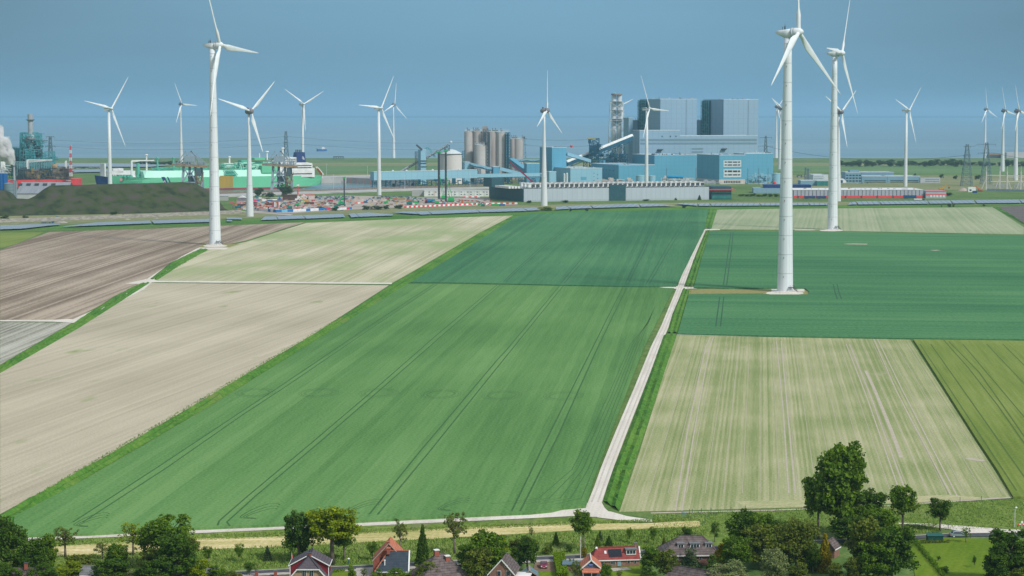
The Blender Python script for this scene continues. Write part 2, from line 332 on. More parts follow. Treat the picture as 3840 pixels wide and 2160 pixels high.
bank('ditch_bank', [(3722,778),(3780,808),(3840,842)], [(3742,776),(3800,810),(3840,838)], .9, m_lush)
poly('rough_verge', [(2585,1086),(2720,1080),(2905,1084),(2925,1100),(2583,1102)], .05, m_edge)
# tracks and roads
lane('farm_track', [(2629,861,2647),(2588,950,2610),(2539,1078,2563),(2480,1220,2510),(2441,1300,2476),(2380,1450,2418),(2310,1614,2354),(2255,1750,2302),(2226,1830,2274),(2204,1885,2257)], m_track, .10)
lane('farm_track', [(2204,1885,2257),(2180,1905,2268),(2166,1925,2290),(2200,1938,2340)], m_track, .10)
poly('farm_track', [(2200,1890),(2116,1903),(2014,1922),(1840,1936),(1380,1956),(960,1975),(520,1994),(90,2012),(90,2028),(520,2009),(960,1989),(1380,1971),(1840,1950),(2010,1942),(2166,1934),(2230,1932),(2240,1915)], .104, m_track)
poly('farm_track', [(2230,1915),(2290,1918),(2350,1935),(2450,1950),(2450,1957),(2330,1951),(2240,1940)], .108, m_track)
poly('farm_track', [(2540,1073),(2470,1077),(2535,1083),(2568,1084),(2640,1080),(2700,1077),(2564,1075)], .112, m_track)
poly('farm_track', [(2642,858),(2700,859),(2700,862),(2648,864)], .112, m_track)
poly('farm_track', [(548,1046),(590,1052),(1470,1060),(1470,1065.5),(585,1058),(520,1064),(470,1064)], .135, m_track)
lane('farm_track', [(742,930,765),(680,962,712),(560,1040,590),(500,1085,540),(400,1140,430),(262,1202,300)], m_track, .10)
poly('farm_track', [(0,1200),(200,1199),(262,1196),(300,1200),(282,1211),(200,1206),(0,1205)], .116, m_track)
poly('seedling_path', [(2540,1252),(2850,1259),(3415,1267),(3415,1270),(2850,1263),(2538,1256)], .12, m_track)
poly('field_path', [(2440,1922),(2900,1911),(3300,1896),(3800,1862),(3800,1867),(3300,1900),(2900,1915),(2440,1926)], .10, mat('bare_path', (.40,.34,.28), .95, (.48,.42,.34), .3, 4))
# tramlines (wheel marks in the standing crop) and bare wheel tracks
m_tram = mat('tramline_crop', (.036,.105,.030), .95, (.052,.130,.038), .5, 3)
m_bare = mat('wheel_track_soil', (.40,.35,.27), .95, (.47,.42,.33), .5, 3)
tb = MB()
def tram(b, pts, w, z):
    P = [G(x, y, z) for x, y in pts]; n = len(P); L = []; Q = []
    for i, p in enumerate(P):
        d = (P[min(i+1, n-1)] - P[max(i-1, 0)]); d.z = 0; d.normalize(); q = Vector((-d.y, d.x, 0)) * w / 2; L.append(p + q); Q.append(p - q)
    b.add(L + Q, [(i, i+1, n+i+1, n+i) for i in range(n-1)])
for pts in ([(1626,1066),(1362,1238),(1048,1450),(900,1547),(592,1751),(273,1958)], [(1640,1066),(1376,1242),(1071,1450),(915,1552),(629,1751),(310,1958)],
    [(1864,1068),(1640,1254),(1416,1450),(1169,1660),(929,1860),(822,1953),(816,1970)], [(1876,1068),(1662,1254),(1439,1450),(1196,1660),(958,1860),(851,1957),(862,1972)],
    [(2099,1071),(1900,1312),(1864,1350),(1573,1695),(1384,1929)], [(2112,1072),(1900,1334),(1887,1350),(1602,1704),(1416,1929)],
    [(2335,1078),(2224,1300),(2069,1609),(1919,1915)], [(2350,1079),(2243,1300),(2093,1633),(1951,1916)]):
    tram(tb, pts, .50, .775)
for c in ((958,1472),(1195,1473),(1420,1473),(1654,1478),(1882,1482),(2113,1484)):
    for k in (1.0, .88, .72, .66):
        e = [(c[0] + 74*k*math.cos(a) + 12*math.sin(a), c[1] - 17*k*math.sin(a)) for a in [2*math.pi*i/36 for i in range(37)]]
        tram(tb, e, .12, .772)
for x0, y0, sc_ in ((960,1945,1.0),(1350,1925,.9),(1690,1915,.8),(330,1975,.9)):      # headland turns
    for k in (1.0, .8, .62):
        e = [(x0 + 60*sc_*k*math.cos(a) + (70*sc_ if math.sin(a) > 0 else 0)*math.sin(a), y0 - 8 - 50*sc_*k*max(0, math.sin(a)) + 8*(-min(0, math.sin(a)))*k) for a in [math.pi*(.35 + 1.15*i/20) for i in range(21)]]
        tram(tb, e, .30, .774)
for k in range(5): tram(tb, [(2455-5*k,1150+14*k),(2400-9*k,1290),(2330-12*k,1480),(2270-16*k,1640),(2225-20*k,1760),(2180-40*k,1868),(2080-60*k,1890)], .22, .774)
tag(tb.build('tramlines', m_tram), kind='structure')
tb = MB()
for a, d in (([(2024,803),(1900,886),(1645,1056)], 9), ([(2180,803),(2032,923),(1900,1043),(1888,1056)], 10), ([(2320,799),(2209,937),(2103,1063)], 12), ([(2474,794),(2408,937),(2344,1065)], 11), ([(2587,790),(2496,937),(2423,1065)], 12)):
    tram(tb, a, .45, .745); tram(tb, [(x + d, y) for x, y in a], .45, .745)
for a in ([(2741,870),(2733,928),(2713,1069)], [(2749,870),(2744,928),(2725,1069)], [(2699,1113),(2684,1224)], [(2714,1113),(2702,1224)], [(3125,1065),(3131,1095),(3140,1122)], [(3139,1065),(3146,1095),(3156,1122)],
          [(3148,888),(3280,890)], [(3155,912),(3300,914)], [(3180,940),(3350,943)]): tram(tb, a, .6, .745)
tag(tb.build('tramlines', mat('dark_tramline_crop', (.022,.080,.040), .95, (.035,.10,.05), .5, 3)), kind='structure')
tb = MB()
for a in ([(3538,1274),(3632,1380),(3740,1518),(3850,1675)], [(3558,1280),(3671,1395),(3760,1520),(3850,1650)]): tram(tb, a, .55, .725)
for x0_ in (3450, 3490, 3610, 3700, 3760): tram(tb, [(2880+(x0_-2880)*(y_-425)/865, y_) for y_ in (1290,1450,1650,1840)], .5, .722)
tag(tb.build('tramlines', mat('olive_tramline_crop', (.07,.12,.022), .95, (.09,.14,.03), .5, 3)), kind='structure')
tb = MB()
for a in ([(2665,1262),(2646,1300),(2576,1628),(2533,1916)], [(2677,1262),(2661,1300),(2600,1638),(2557,1915)], [(2912,1279),(2937,1540),(2958,1849)], [(2929,1279),(2953,1540),(2982,1849)],
    [(3173,1289),(3251,1491),(3367,1825)], [(3185,1289),(3270,1500),(3395,1840)], [(3275,1268),(3362,1467),(3565,1856)], [(3289,1268),(3386,1467),(3591,1863)]): tram(tb, a, .45, .085)
for i in range(22):
    x = 2560 + i * 42; tram(tb, [(x, 1290), (2855 + (x - 2855) * 1.66, 1850)], .16, .083)
tram(tb, [(3246,1390),(3275,1450),(3304,1520),(3345,1620),(3379,1716)], 1.2, .087); tram(tb, [(3630,1718),(3660,1724),(3690,1728)], 3.0, .087)
tag(tb.build('wheel_tracks', m_bare), kind='structure')
tag(MB().sheet([G(x, y, .79) for x, y in ((3160,914),(3200,913),(3255,914),(3250,917),(3180,916))]).build('bare_patch', m_bare), kind='structure')
tag(MB().sheet([G(x, y, .79) for x, y in ((3485,938),(3510,937),(3530,938),(3505,940))]).build('bare_patch', m_bare), kind='structure')
# turbine pads
def pad(name, ell, rect, gr):
    if gr: poly('pad_grass', gr, .13, m_edge)
    poly('turbine_pad', rect, .15, m_track)
    cx, cy, rx, ry = ell
    poly('turbine_pad', [(cx + rx * math.cos(2*math.pi*i/32), cy + ry * math.sin(2*math.pi*i/32)) for i in range(32)], .17, m_track)
pad('b', (2943,1099,71,7.5), [(2893,1082),(3016,1082),(3017,1093),(2893,1093)], [(2860,1080),(3020,1080),(3034,1092),(3037,1105),(2860,1103)])
pad('a', (807,922,45,4.6), [(745,928),(858,928),(846,936),(742,936)], [(758,916),(900,915),(856,928),(748,928)])
pad('c', (3118,864,45,3.2), [(2980,861),(3055,861),(3055,863.5),(2980,863.5)], None)

tb = MB()
for k in (.28, .72):
    for w_ in (.5,): tram(tb, [(2629+18*k,864),(2588+22*k,950),(2539+24*k,1078),(2480+30*k,1220),(2441+35*k,1300),(2380+38*k,1450),(2310+44*k,1614),(2255+47*k,1750),(2226+48*k,1830),(2204+53*k,1882)], w_, .118)
for y0, y1 in ((2016,2024),): [tram(tb, [(90,2012+e),(520,1994+e),(960,1975+e),(1380,1956+e+.5),(1840,1936+e)], .45, .118) for e in (4.5, 10.5)]
tag(tb.build('wheel_ruts', mat('rut_soil', (.47,.43,.37), .95, (.56,.51,.45), .4, 4)), kind='structure')
tag(MB().box(-60000, 60000, 46000, 47000, -1, 48).build('far_coast', mat('far_coast_land', (.03,.06,.06), 1.0)), kind='structure')
# ------------------------------------------------------------------ wind turbines
def tower_mat(name, c, nseam):
    m = bpy.data.materials.new(name); m.use_nodes = True; n = m.node_tree.nodes; l = m.node_tree.links; p = n['Principled BSDF']
    p.inputs['Roughness'].default_value = .5
    t = n.new('ShaderNodeTexCoord'); s = n.new('ShaderNodeSeparateXYZ'); l.new(t.outputs['Object'], s.inputs[0])
    def mt(op, a, b):
        q = n.new('ShaderNodeMath'); q.operation = op
        for i, v in enumerate((a, b)):
            if isinstance(v, (int, float)): q.inputs[i].default_value = v
            else: l.new(v, q.inputs[i])
        return q.outputs[0]
    a = mt('ARCTAN2', s.outputs[1], s.outputs[0]); fr = mt('FRACT', mt('MULTIPLY', a, nseam / (2*math.pi)), 0.0)
    line = mt('LESS_THAN', mt('ABSOLUTE', mt('SUBTRACT', fr, .5), 0), .035)
    mp = n.new('ShaderNodeMapping'); mp.inputs['Scale'].default_value = (.6,.6,.04); l.new(t.outputs['Object'], mp.inputs[0])
    z = n.new('ShaderNodeTexNoise'); z.inputs['Scale'].default_value = 1.0; z.inputs['Detail'].default_value = 5; l.new(mp.outputs[0], z.inputs['Vector'])
    r = n.new('ShaderNodeValToRGB'); r.color_ramp.elements[0].position = .3; r.color_ramp.elements[1].position = .7
    r.color_ramp.elements[0].color = tuple(x*.90 for x in c) + (1,); r.color_ramp.elements[1].color = tuple(c) + (1,); l.new(z.outputs[0], r.inputs[0])
    mxn = n.new('ShaderNodeMixRGB'); mxn.inputs[2].default_value = tuple(x*.72 for x in c) + (1,); l.new(line, mxn.inputs[0]); l.new(r.outputs[0], mxn.inputs[1])
    l.new(mxn.outputs[0], p.inputs['Base Color']); return m
m_twr = tower_mat('white_tower_paint', (.70,.745,.765), 14); m_twr2 = tower_mat('pale_tower_paint', (.66,.70,.71), 1)
m_blade = mat('blade_paint', (.72,.76,.77), .4, (.64,.68,.69), .15, 3); m_ring = mat('tower_ring_grey', (.53,.57,.60), .6)
m_nacg = mat('nacelle_grey', (.17,.165,.18), .5, (.22,.21,.23), .6); m_red = mat('aviation_red', (.6,.03,.02), .5); m_dkgrey = mat('dark_grey_steel', (.07,.08,.09), .6)
def blade_mesh(L, root, chord):
    b = MB(); secs = []
    for k in range(17):
        f = k / 16.0; z = L * f
        if f < .04: c = root; th = 1.0
        else:
            q = min(1, (f - .04) / .16); q = q*q*(3-2*q)
            cm = chord * (1 - .86 * max(0, (f - .2) / .8) ** .85) if f > .2 else chord
            c = root + (cm - root) * q; th = 1.0 + (.20 - 1.0) * q
            if f > .97: c *= .5
        tw = R(16 * (1 - f) ** 1.5 + 4); n = 12; ring = []
        for i in range(n):
            a = 2*math.pi*i/n; x = math.cos(a) * c / 2; y = math.sin(a) * c / 2 * th
            if th < .9: x -= c * .18; y *= (1.25 if x > -c*.2 else .75)
            ring.append((x*math.cos(tw) - y*math.sin(tw), x*math.sin(tw) + y*math.cos(tw) + .000 * z, z))
        secs += ring
    b.add(secs, [(12*k+i, 12*k+(i+1) % 12, 12*k+12+(i+1) % 12, 12*k+12+i) for k in range(16) for i in range(12)] + [tuple(range(192, 204))]); return b
from mathutils import Matrix
BL = {}
def turbine(kind, base, hub, yaw, Rr, ph, label):
    name = 'wind_turbine'; B = G(*base) if len(base) == 2 else Vector(base)
    D = B.y; H = W(hub[0], hub[1], D); a = R(yaw); tl = R(5)
    n = Vector((math.sin(a)*math.cos(tl), -math.cos(a)*math.cos(tl), math.sin(tl)))
    big = kind == 'l'; over = {'l': 6.5, 'v': 4.3, 'e': 3.6}[kind]
    hubp = Vector((H.x, H.y, H.z)); top = Vector((hubp.x - math.sin(a)*over, hubp.y + math.cos(a)*over, hubp.z - {'l': 3.4, 'v': 2.2, 'e': 1.8}[kind]))
    top.z -= .0; O = Vector((top.x, top.y, 0)); HT = top.z
    t = thing(name, label, 'wind turbine', O, 'wind turbines')
    b = MB(); r0, r1 = {'l': (4.75, 2.15), 'v': (2.9, 1.55), 'e': (3.9, 1.25)}[kind]
    if big:
        prof = []; nz = 12
        for k in range(nz + 1): f = k / nz; prof.append((r0 + (r1 - r0) * (f ** .92), HT * f))
        b.lathe(O, prof, 48)
        b.build('tower', m_twr, t, smooth=True)
        for k in range(1, 14):
            rb = MB(); z = HT * (k / 13.3); f = z / HT; r = r0 + (r1 - r0) * (f ** .92)
            rb.lathe(O, [(r-.02, z-.22), (r+.08, z-.2), (r+.08, z+.2), (r-.02, z+.22)], 40)
            rb.build('tower_ring', m_ring, t)
        for k in range(13):
            vb = MB(); z = HT * (k + .82) / 13.3; f = z / HT; r = r0 + (r1 - r0) * (f ** .92); th = R(250)
            vb.bar(O + Vector((math.cos(th)*(r-.1), math.sin(th)*(r-.1), z)), O + Vector((math.cos(th)*(r+.2), math.sin(th)*(r+.2), z)), .3, .9)
            vb.build('vent', m_nacg, t)
        sb = MB(); th = R(-58); d = Vector((math.cos(th), math.sin(th), 0)); q = Vector((-d.y, d.x, 0))
        sb.hexa([O+d*4.6-q*1.5+Vector((0,0,3)), O+d*6.6-q*1.5+Vector((0,0,3)), O+d*6.6+q*1.5+Vector((0,0,3)), O+d*4.6+q*1.5+Vector((0,0,3))], [O+d*4.6-q*1.5+Vector((0,0,3.2)), O+d*6.6-q*1.5+Vector((0,0,3.2)), O+d*6.6+q*1.5+Vector((0,0,3.2)), O+d*4.6+q*1.5+Vector((0,0,3.2))])
        for e in (-1.5, 1.5): sb.bar(O+d*6.5+q*e, O+d*6.5+q*e+Vector((0,0,4.3)), .15)
        for e in (5.0, 6.2): sb.bar(O+d*e+q*1.5+Vector((0,0,3)), O+d*e+q*5+Vector((0,0,.1)), .25); sb.bar(O+d*e+q*1.5+Vector((0,0,4.1)), O+d*e+q*5+Vector((0,0,1.2)), .1)
        sb.build('entrance_stairs', m_dkgrey, t)
        pass
        fb = MB(); fb.lathe(O, [(7.2, 0), (7.2, .45), (4.9, .6)], 40); fb.build('foundation', m_track, t)
    else:
        b.lathe(O, [(r0, 0), (r0*.93, HT*.12), (r0 + (r1-r0)*.55, HT*.45), (r1*1.06, HT*.85), (r1, HT)] if kind == 'e' else [(r0, 0), (r1 + (r0-r1)*.5, HT*.5), (r1, HT)], 24)
        b.build('tower', m_twr2, t, smooth=True)
        rb = MB(); z = HT * .30; r = r0 + (r1-r0) * (.36 if kind == 'e' else .3); rb.lathe(O, [(r-.02, z-.2), (r+.12, z-.2), (r+.12, z+.2), (r-.02, z+.2)], 24); rb.build('tower_ring', m_ring, t)
    # nacelle, lathed about the rotor axis (local z -> n)
    rot = n.to_track_quat('Z', 'Y').to_matrix()
    def ax(prof, nseg, mat_, nm, squash=1.0):
        q = MB(); vs = []; fs = []
        for z, r in prof:
            for i in range(nseg):
                t_ = 2*math.pi*i/nseg; v = Vector((math.cos(t_)*r, math.sin(t_)*r*squash, z)); vs.append(hubp + rot @ v)
        for k in range(len(prof)-1):
            for i in range(nseg): fs.append((k*nseg+i, k*nseg+(i+1) % nseg, (k+1)*nseg+(i+1) % nseg, (k+1)*nseg+i))
        fs += [tuple(range(nseg))[::-1], tuple(range((len(prof)-1)*nseg, len(prof)*nseg))]
        q.add(vs, fs); return q.build(nm, mat_, t, smooth=True)
    if kind == 'l':
        ax([(-3.1,2.6),(-2.0,2.75),(-.2,2.6),(1.6,1.9),(2.7,.9),(3.0,.2)], 24, m_blade, 'rotor_hub')
        ax([(-4.0,2.95),(-3.2,2.95)], 32, m_ring, 'generator')
        nb = MB(); w = Vector((math.cos(a), math.sin(a), 0)); u = -n; z1 = Vector((0,0,1))
        secs = [(3.9,2.3,-2.6,2.4),(7.5,2.0,-3.0,2.3),(10.5,1.6,-1.4,2.2),(14.0,.9,.7,2.1)]; vs = []
        for d, hw, lo, hi in secs:
            c = hubp + u * d
            for sx_, sz in ((-.7,lo),(.7,lo),(1,lo*.4+hi*.1),(1,hi*.6),(.6,hi),(-.6,hi),(-1,hi*.6),(-1,lo*.4+hi*.1)): vs.append(c + w*hw*sx_ + z1*sz)
        nb.add(vs, [(8*k+i, 8*k+(i+1) % 8, 8*k+8+(i+1) % 8, 8*k+8+i) for k in range(3) for i in range(8)] + [tuple(range(8))[::-1], tuple(range(24, 32))]); nb.build('nacelle', m_blade, t, smooth=True)
        lb = MB(); c = hubp + u*8.5 + z1*2.2; lb.cyl(c, c + z1*2.2, .5, .35, 8); lb.bar(c + z1*2.2, c + z1*3.6, .15); lb.bar(c - n*1.4, c - n*1.4 + z1*2.0, .3); lb.build('weather_mast', m_dkgrey, t)
    elif kind == 'v':
        ax([(-1.2,1.75),(0,1.8),(1.3,1.4),(2.2,.6),(2.4,.1)], 16, m_blade, 'rotor_hub')
        nb = MB(); w = Vector((math.cos(a), math.sin(a), 0)); u = -n; z1 = Vector((0,0,1)); vs = []
        def blk(bm, d0, d1, hw, lo, hi):
            P = []
            for d in (d0, d1):
                c = hubp + u*d; P.append([c - w*hw + z1*lo, c + w*hw + z1*lo, c + w*hw + z1*hi, c - w*hw + z1*hi])
            bm.hexa(P[0], P[1])
        blk(nb, 1.0, 10.5, 1.75, -2.0, .3); nb.build('nacelle', m_blade, t)
        nb = MB(); blk(nb, 5.5, 11.5, 1.8, .9, 1.9); nb.build('cooler', m_blade, t)
        nb = MB(); blk(nb, 4.5, 11.0, 1.5, .32, .88); nb.build('louvre', m_dkgrey, t)
    else:
        ax([(-8.4,.5),(-7.9,1.7),(-6,2.6),(-3.6,3.0),(-2.2,3.0),(-2.0,2.7)], 20, m_nacg, 'nacelle')
        ax([(-2.0,2.9),(.2,2.9),(1.6,2.4),(2.6,1.3),(2.9,.3)], 20, m_nacg, 'rotor_hub')
        lb = MB(); c = hubp - n*5.2 + Vector((0,0,2.6)); lb.cyl(c, c + Vector((0,0,1.5)), .9, .9, 8); lb.build('weather_mast', m_dkgrey, t)
    key = (kind, Rr)
    if key not in BL: BL[key] = None
    e2 = Vector((math.cos(a), math.sin(a), 0)); e1 = e2.cross(n)
    if e1.z < 0: e1 = -e1
    rr, ch = {'l': (2.4, 4.9), 'v': (1.7, 3.6), 'e': (1.9, 4.3)}[kind]
    start = {'l': 1.6, 'v': 1.1, 'e': 2.2}[kind]
    for j in range(3):
        q = R(ph + 120*j); bd = ((e1*math.cos(q) + e2*math.sin(q))*math.cos(.05) + n*math.sin(.05)).normalized()
        tang = n.cross(bd).normalized(); nn = bd.cross(tang)
        M = Matrix((( tang.x, nn.x, bd.x), (tang.y, nn.y, bd.y), (tang.z, nn.z, bd.z)))
        if BL[key] is None:
            o = blade_mesh(Rr - start, rr, ch).build('blade', m_blade, None, smooth=True); BL[key] = o.data
        else:
            o = bpy.data.objects.new('blade', BL[key]); COL.objects.link(o)
        o.parent = t; M4 = M.to_4x4(); M4.translation = hubp + bd * start - O; o.matrix_local = M4
    return t
TB = [
('l',(807,919),(825,168),74,69,94,'tall white ring-jointed wind turbine standing at the edge of the ploughed brown field'),
('l',(2943,1096),(2995,120),62,69,2,'largest white ring-jointed wind turbine, on a round concrete pad in the green wheat'),
('l',(3118,862),(3157.6,199),66,64,32,'tall white ring-jointed wind turbine behind the largest one, where pale field meets green wheat'),
('v',(409,748),(418,407),60,51,40,'white wind turbine with a boxy nacelle rising behind the bow of the green gas carrier'),
('e',(680,612),(682,390),60,49,94,'faint distant wind turbine on the dike behind the first ship crane'),
('e',(928,812),(941,417),46,44,46,'grey-nacelle wind turbine standing in front of the green gas carrier beside the building site'),
('v',(1136,668),(1139.5,390),42,45,62,'white wind turbine whose tower rises behind the dark blue ship funnel'),
('v',(1421,732),(1430,405),56,50,34,'white wind turbine in front of the pale blue conveyor gallery'),
('e',(1473,601),(1480,392.5),56,50,10,'distant dark-nacelle wind turbine on the grass by the dike, behind the conveyor gallery'),
('e',(2036,772),(2052,414),68,46,6,'wind turbine with a large grey egg-shaped nacelle in front of the long grey data hall'),
('v',(2424,712),(2436,406.5),56,50,94,'white wind turbine in front of the tall grey boiler houses'),
('v',(2332,605),(2336,391),50,39,72,'wind turbine almost wholly hidden behind the lattice chimney, one blade showing'),
('e',(2917,604),(2918,400),58,40,58,'distant wind turbine left of the largest one, the farther of two close together'),
('e',(2928,635),(2933,406),54,47,54,'wind turbine half hidden behind the tower of the largest one'),
('e',(3143,755),(3156,419),52,44,54,'grey-nacelle wind turbine showing behind the second ring-jointed tower'),
('v',(3393,700),(3410,413),52,49,48,'white wind turbine behind the right end of the red-based warehouse'),
('e',(3688,600),(3702,410),52,50,112,'leftmost of the three grey-nacelle turbines at the far right'),
('e',(3755,643),(3771,415),54,45,100,'middle one of the three grey-nacelle turbines at the far right'),
('e',(3805,677),(3822,416),54,43,100,'rightmost of the three grey-nacelle turbines, above the substation gantries')]
for a in TB: turbine(*a)
# ------------------------------------------------------------------ facades: a vertical plane standing in the place, met by the photo's sight lines
class Fac:
    def __init__(s, C, deg, flip=1):
        s.C = Vector((C[0], C[1], 0)); s.deg = deg; s.d = Vector((math.cos(R(deg)), math.sin(R(deg)), 0)); s.n = Vector((math.sin(R(deg)), -math.cos(R(deg)), 0)) * flip
    def hit(s, px, py):
        d = ray(px, py); o = Vector((0, 0, CAM_H)); t = (s.C - o).dot(s.n) / d.dot(s.n); p = o + d * t
        return (p - s.C).dot(s.d), p.z
    def pt(s, u, z, off=0.0): return s.C + s.d * u + s.n * off + Vector((0, 0, z))
    def slab(s, b, pix, th=.3, off=0.0, mi=None):
        uz = [s.hit(*p) for p in pix]; n = len(uz)
        b.add([s.pt(u, z, off) for u, z in uz] + [s.pt(u, z, off + th) for u, z in uz], [tuple(range(n, 2*n)), tuple(range(n))[::-1]] + [(i, (i+1) % n, n + (i+1) % n, n + i) for i in range(n)], mi); return b
    def rect(s, b, x0, y0, x1, y1, th=.3, off=0.0, mi=None):
        u0, zt = s.hit(x0, y0); u1, zb = s.hit(x1, y1)
        b.hexa([s.pt(u0,zb,off), s.pt(u1,zb,off), s.pt(u1,zb,off+th), s.pt(u0,zb,off+th)], [s.pt(u0,zt,off), s.pt(u1,zt,off), s.pt(u1,zt,off+th), s.pt(u0,zt,off+th)], mi); return b
def corner(cx, D, deg, left, right, top, zref=20.0):
    """near corner of a box seen at column cx and ground distance D; its right face runs at deg, its left face at right angles"""
    c, s = math.cos(TH), math.sin(TH); k = (cx - 1920) / F_PX; X = k * (D*c + (CAM_H - zref)*s); ca, sa = math.cos(R(deg)), math.sin(R(deg))
    kr = (right - 1920) / F_PX; L = (kr*(D*c + (CAM_H-zref)*s) - X) / (ca - kr*sa*c)
    if left is None: Wd = None
    else: kl = (left - 1920) / F_PX; Wd = (kl*(D*c + (CAM_H-zref)*s) - X) / (-sa - kl*ca*c)
    return Vector((X, D, 0)), L, Wd, W(cx, top, D).z
def zz(py, D): return W(1920, py, D).z
def xx_(px, D, z=20.0): return (px - 1920) / F_PX * (D*math.cos(TH) + (CAM_H - z)*math.sin(TH))
def P3(px, py, D): return W(px, py, D)
# ------------------------------------------------------------------ the port: basin, quay, ships, cranes, gas plant
poly('harbour_water', [(150,716),(700,724),(1000,719),(1300,710),(1560,702),(1560,692),(1410,682),(1240,681),(1000,684),(700,690),(150,695)], .12, mat('harbour_water_green', (.10,.16,.15), .18, (.13,.20,.19), .01, 5, spec=.5, space='Object'))
m_quay = mat('quay_concrete', (.36,.36,.35), .9, (.46,.45,.43), .05, 6)
m_quay2 = mat('quay_dark', (.14,.11,.12), .9, (.22,.18,.18), .05, 5)
poly('quay', [(780,737),(1000,729),(1300,719),(1560,711),(1900,703),(1900,699),(1560,706),(1300,713),(1000,722),(780,729)], 0, m_quay, 1.6)
poly('quay', [(1205,664),(1390,662),(1420,668),(1560,672),(1560,662),(1390,656),(1205,660)], 0, m_quay, 9.0)
b = MB(); fq = Fac(G(1205,683), math.degrees(math.atan2((G(1400,688)-G(1205,683)).y, (G(1400,688)-G(1205,683)).x)))
tag(MB().bar(G(1205,681)+Vector((0,0,4)), G(1420,690)+Vector((0,0,4)), 3, 8).build('quay_wall', m_quay), 'grey concrete quay wall with red ladders behind the harbour basin, right of the green carrier', 'quay wall')
for i in range(7):
    p = G(1240 + i*25, 683.3 + i*1.1) + Vector((0,-2,3.6)); bb = MB(); [bb.bar(p + Vector((e,0,-3.2)), p + Vector((e,0,3.6)), .35) for e in (-.6,.6)]; [bb.bar(p+Vector((-.6,0,z)), p+Vector((.6,0,z)), .25) for z in (-2,-.5,1,2.5)]
    tag(bb.build('quay_ladder', mat('ladder_red', (.45,.08,.07), .7)), '%s red ladder from the left on the grey quay wall' % ('first','second','third','fourth','fifth','sixth','seventh')[i], 'ladder', 'red ladders on the quay wall')

m_pipe = mat('rusty_pipes', (.20,.13,.12), .8, (.30,.22,.20), .5)
pr = thing('pipe_rack', 'low rusty pipe rack running along the near quay edge in front of the ships', 'pipe rack', G(1000,727))
bb = MB()
for k in range(3): bb.bar(G(780,733-k*1.2)+Vector((0,0,2+k*.6)), G(1880,701-k*1.2)+Vector((0,0,2+k*.6)), .7)
bb.build('pipe', m_pipe, pr); bb = MB()
for i in range(45): p = G(780+i*24, 733-i*.70); bb.bar(p, p+Vector((0,0,3)), .4)
bb.bar(G(780,733)+Vector((0,0,.3)), G(1836,702.2)+Vector((0,0,.3)), .5)
bb.build('support', m_quay2, pr)

# ---- ships
m_hullg = mat('hull_green', (.13,.50,.28), .5, (.16,.56,.32), .03, 5); m_mint = mat('mint_deck', (.42,.76,.62), .55, (.48,.82,.68), .05, 4)
m_boot = mat('antifouling_red', (.24,.035,.05), .7, (.30,.06,.07), .05, 5); m_navy = mat('navy_paint', (.010,.030,.125), .5, (.014,.04,.15), .1)
m_white = mat('white_paint', (.78,.79,.78), .5, (.66,.66,.63), .15, 5); m_dgreen = mat('deck_green', (.07,.36,.25), .6, (.11,.45,.33), .2, 4)
m_ochre = mat('ochre_patch', (.42,.27,.03), .7, (.33,.24,.05), .25, 5, stretch=(1,1,.1)); m_glass = mat('dark_glass', (.02,.03,.04), .15, (.03,.045,.06), .5, spec=.6)
m_orange = mat('orange_paint', (.75,.17,.03), .5); m_redp = mat('ship_red', (.70,.045,.05), .5, (.78,.07,.07), .05)
def hull(L, B, zd, bow_rise, mats, parent, Fn, zb=2.6, transom=5.0, nm='hull'):
    b = MB(); us = [0,.015,.04,.08,.14,.22,.35,.6,.8,.88,.93,.97,1.0]; zs = [0.0, zb, zb + (zd-zb)*.35, zb + (zd-zb)*.7, zd]
    rows = []
    for f in us:
        half = B/2 * min(1, (f/.17)**.62 if f < .17 else 1); fl = 1.0
        row = []
        for k, z in enumerate(zs):
            q = k / 4.0; zz_ = z
            rake = (1-q) * .030 * L if f < .10 else 0
            h = half * (1 - (1-q) * (.65 if f < .10 else (.35*max(0, (.22-f)/.22))))
            uu = f*L + rake * (1 - f/.10 if f < .10 else 0)
            if f > .86: h *= 1 - ((f-.86)/.14)**2 * (.30 + .35*(1-q)); zz_ = max(z, transom * ((f-.86)/.14)**1.5) if k < 3 else z
            if k == 4: zz_ += bow_rise * max(0, (.10 - f)/.10) ** .7
            row.append((uu, max(h, .15), zz_))
        rows.append(row)
    n = len(us); vs = []
    for r in rows:
        for u, h, z in r: vs.append(Fn(u, -h, z))
        for u, h, z in r[::-1]: vs.append(Fn(u, h, z))
    for i in range(n-1):
        for k in range(9):
            a = 10*i + k; mi = 1 if k in (0, 8) else 0
            if k == 4: mi = 2
            b.add([vs[a], vs[a+1], vs[a+11], vs[a+10]], [(0,1,2,3)], mi)
    b.add(vs[-10:], [tuple(range(10))], 0); b.add(vs[:10], [tuple(range(10))[::-1]], 0)
    return b.build(nm, mats, parent, smooth=False)
SA = 26.0; SD = 2732.0; sd_ = Vector((math.cos(R(SA)), math.sin(R(SA)), 0)); sn_ = Vector((-math.sin(R(SA)), math.cos(R(SA)), 0))
anchor_pt = Vector((xx_(765, SD, 0), SD, 0)); FH = Fac(anchor_pt, SA)
u_bow = FH.hit(419, 690)[0]; u_st = FH.hit(1213, 690)[0]; SL = u_st - u_bow; O_s = anchor_pt + sd_*u_bow + sn_*22
def shp(u, v, z): return O_s + sd_*u + sn_*v + Vector((0,0,z))
ship = thing('gas_carrier', 'long green liquefied gas carrier with mint trunk deck, moored behind the dark hill', 'ship', O_s)
zdk = 18.0
hull(SL, 44, zdk, 3.5, [m_hullg, m_boot, m_dgreen], ship, shp)
def FV(v): return Fac(anchor_pt + sn_*(22+v), SA)
def spx(px, v=0): return FV(v).hit(px, 650)[0] - u_bow
u0, u1 = spx(526), spx(1040); b = MB()
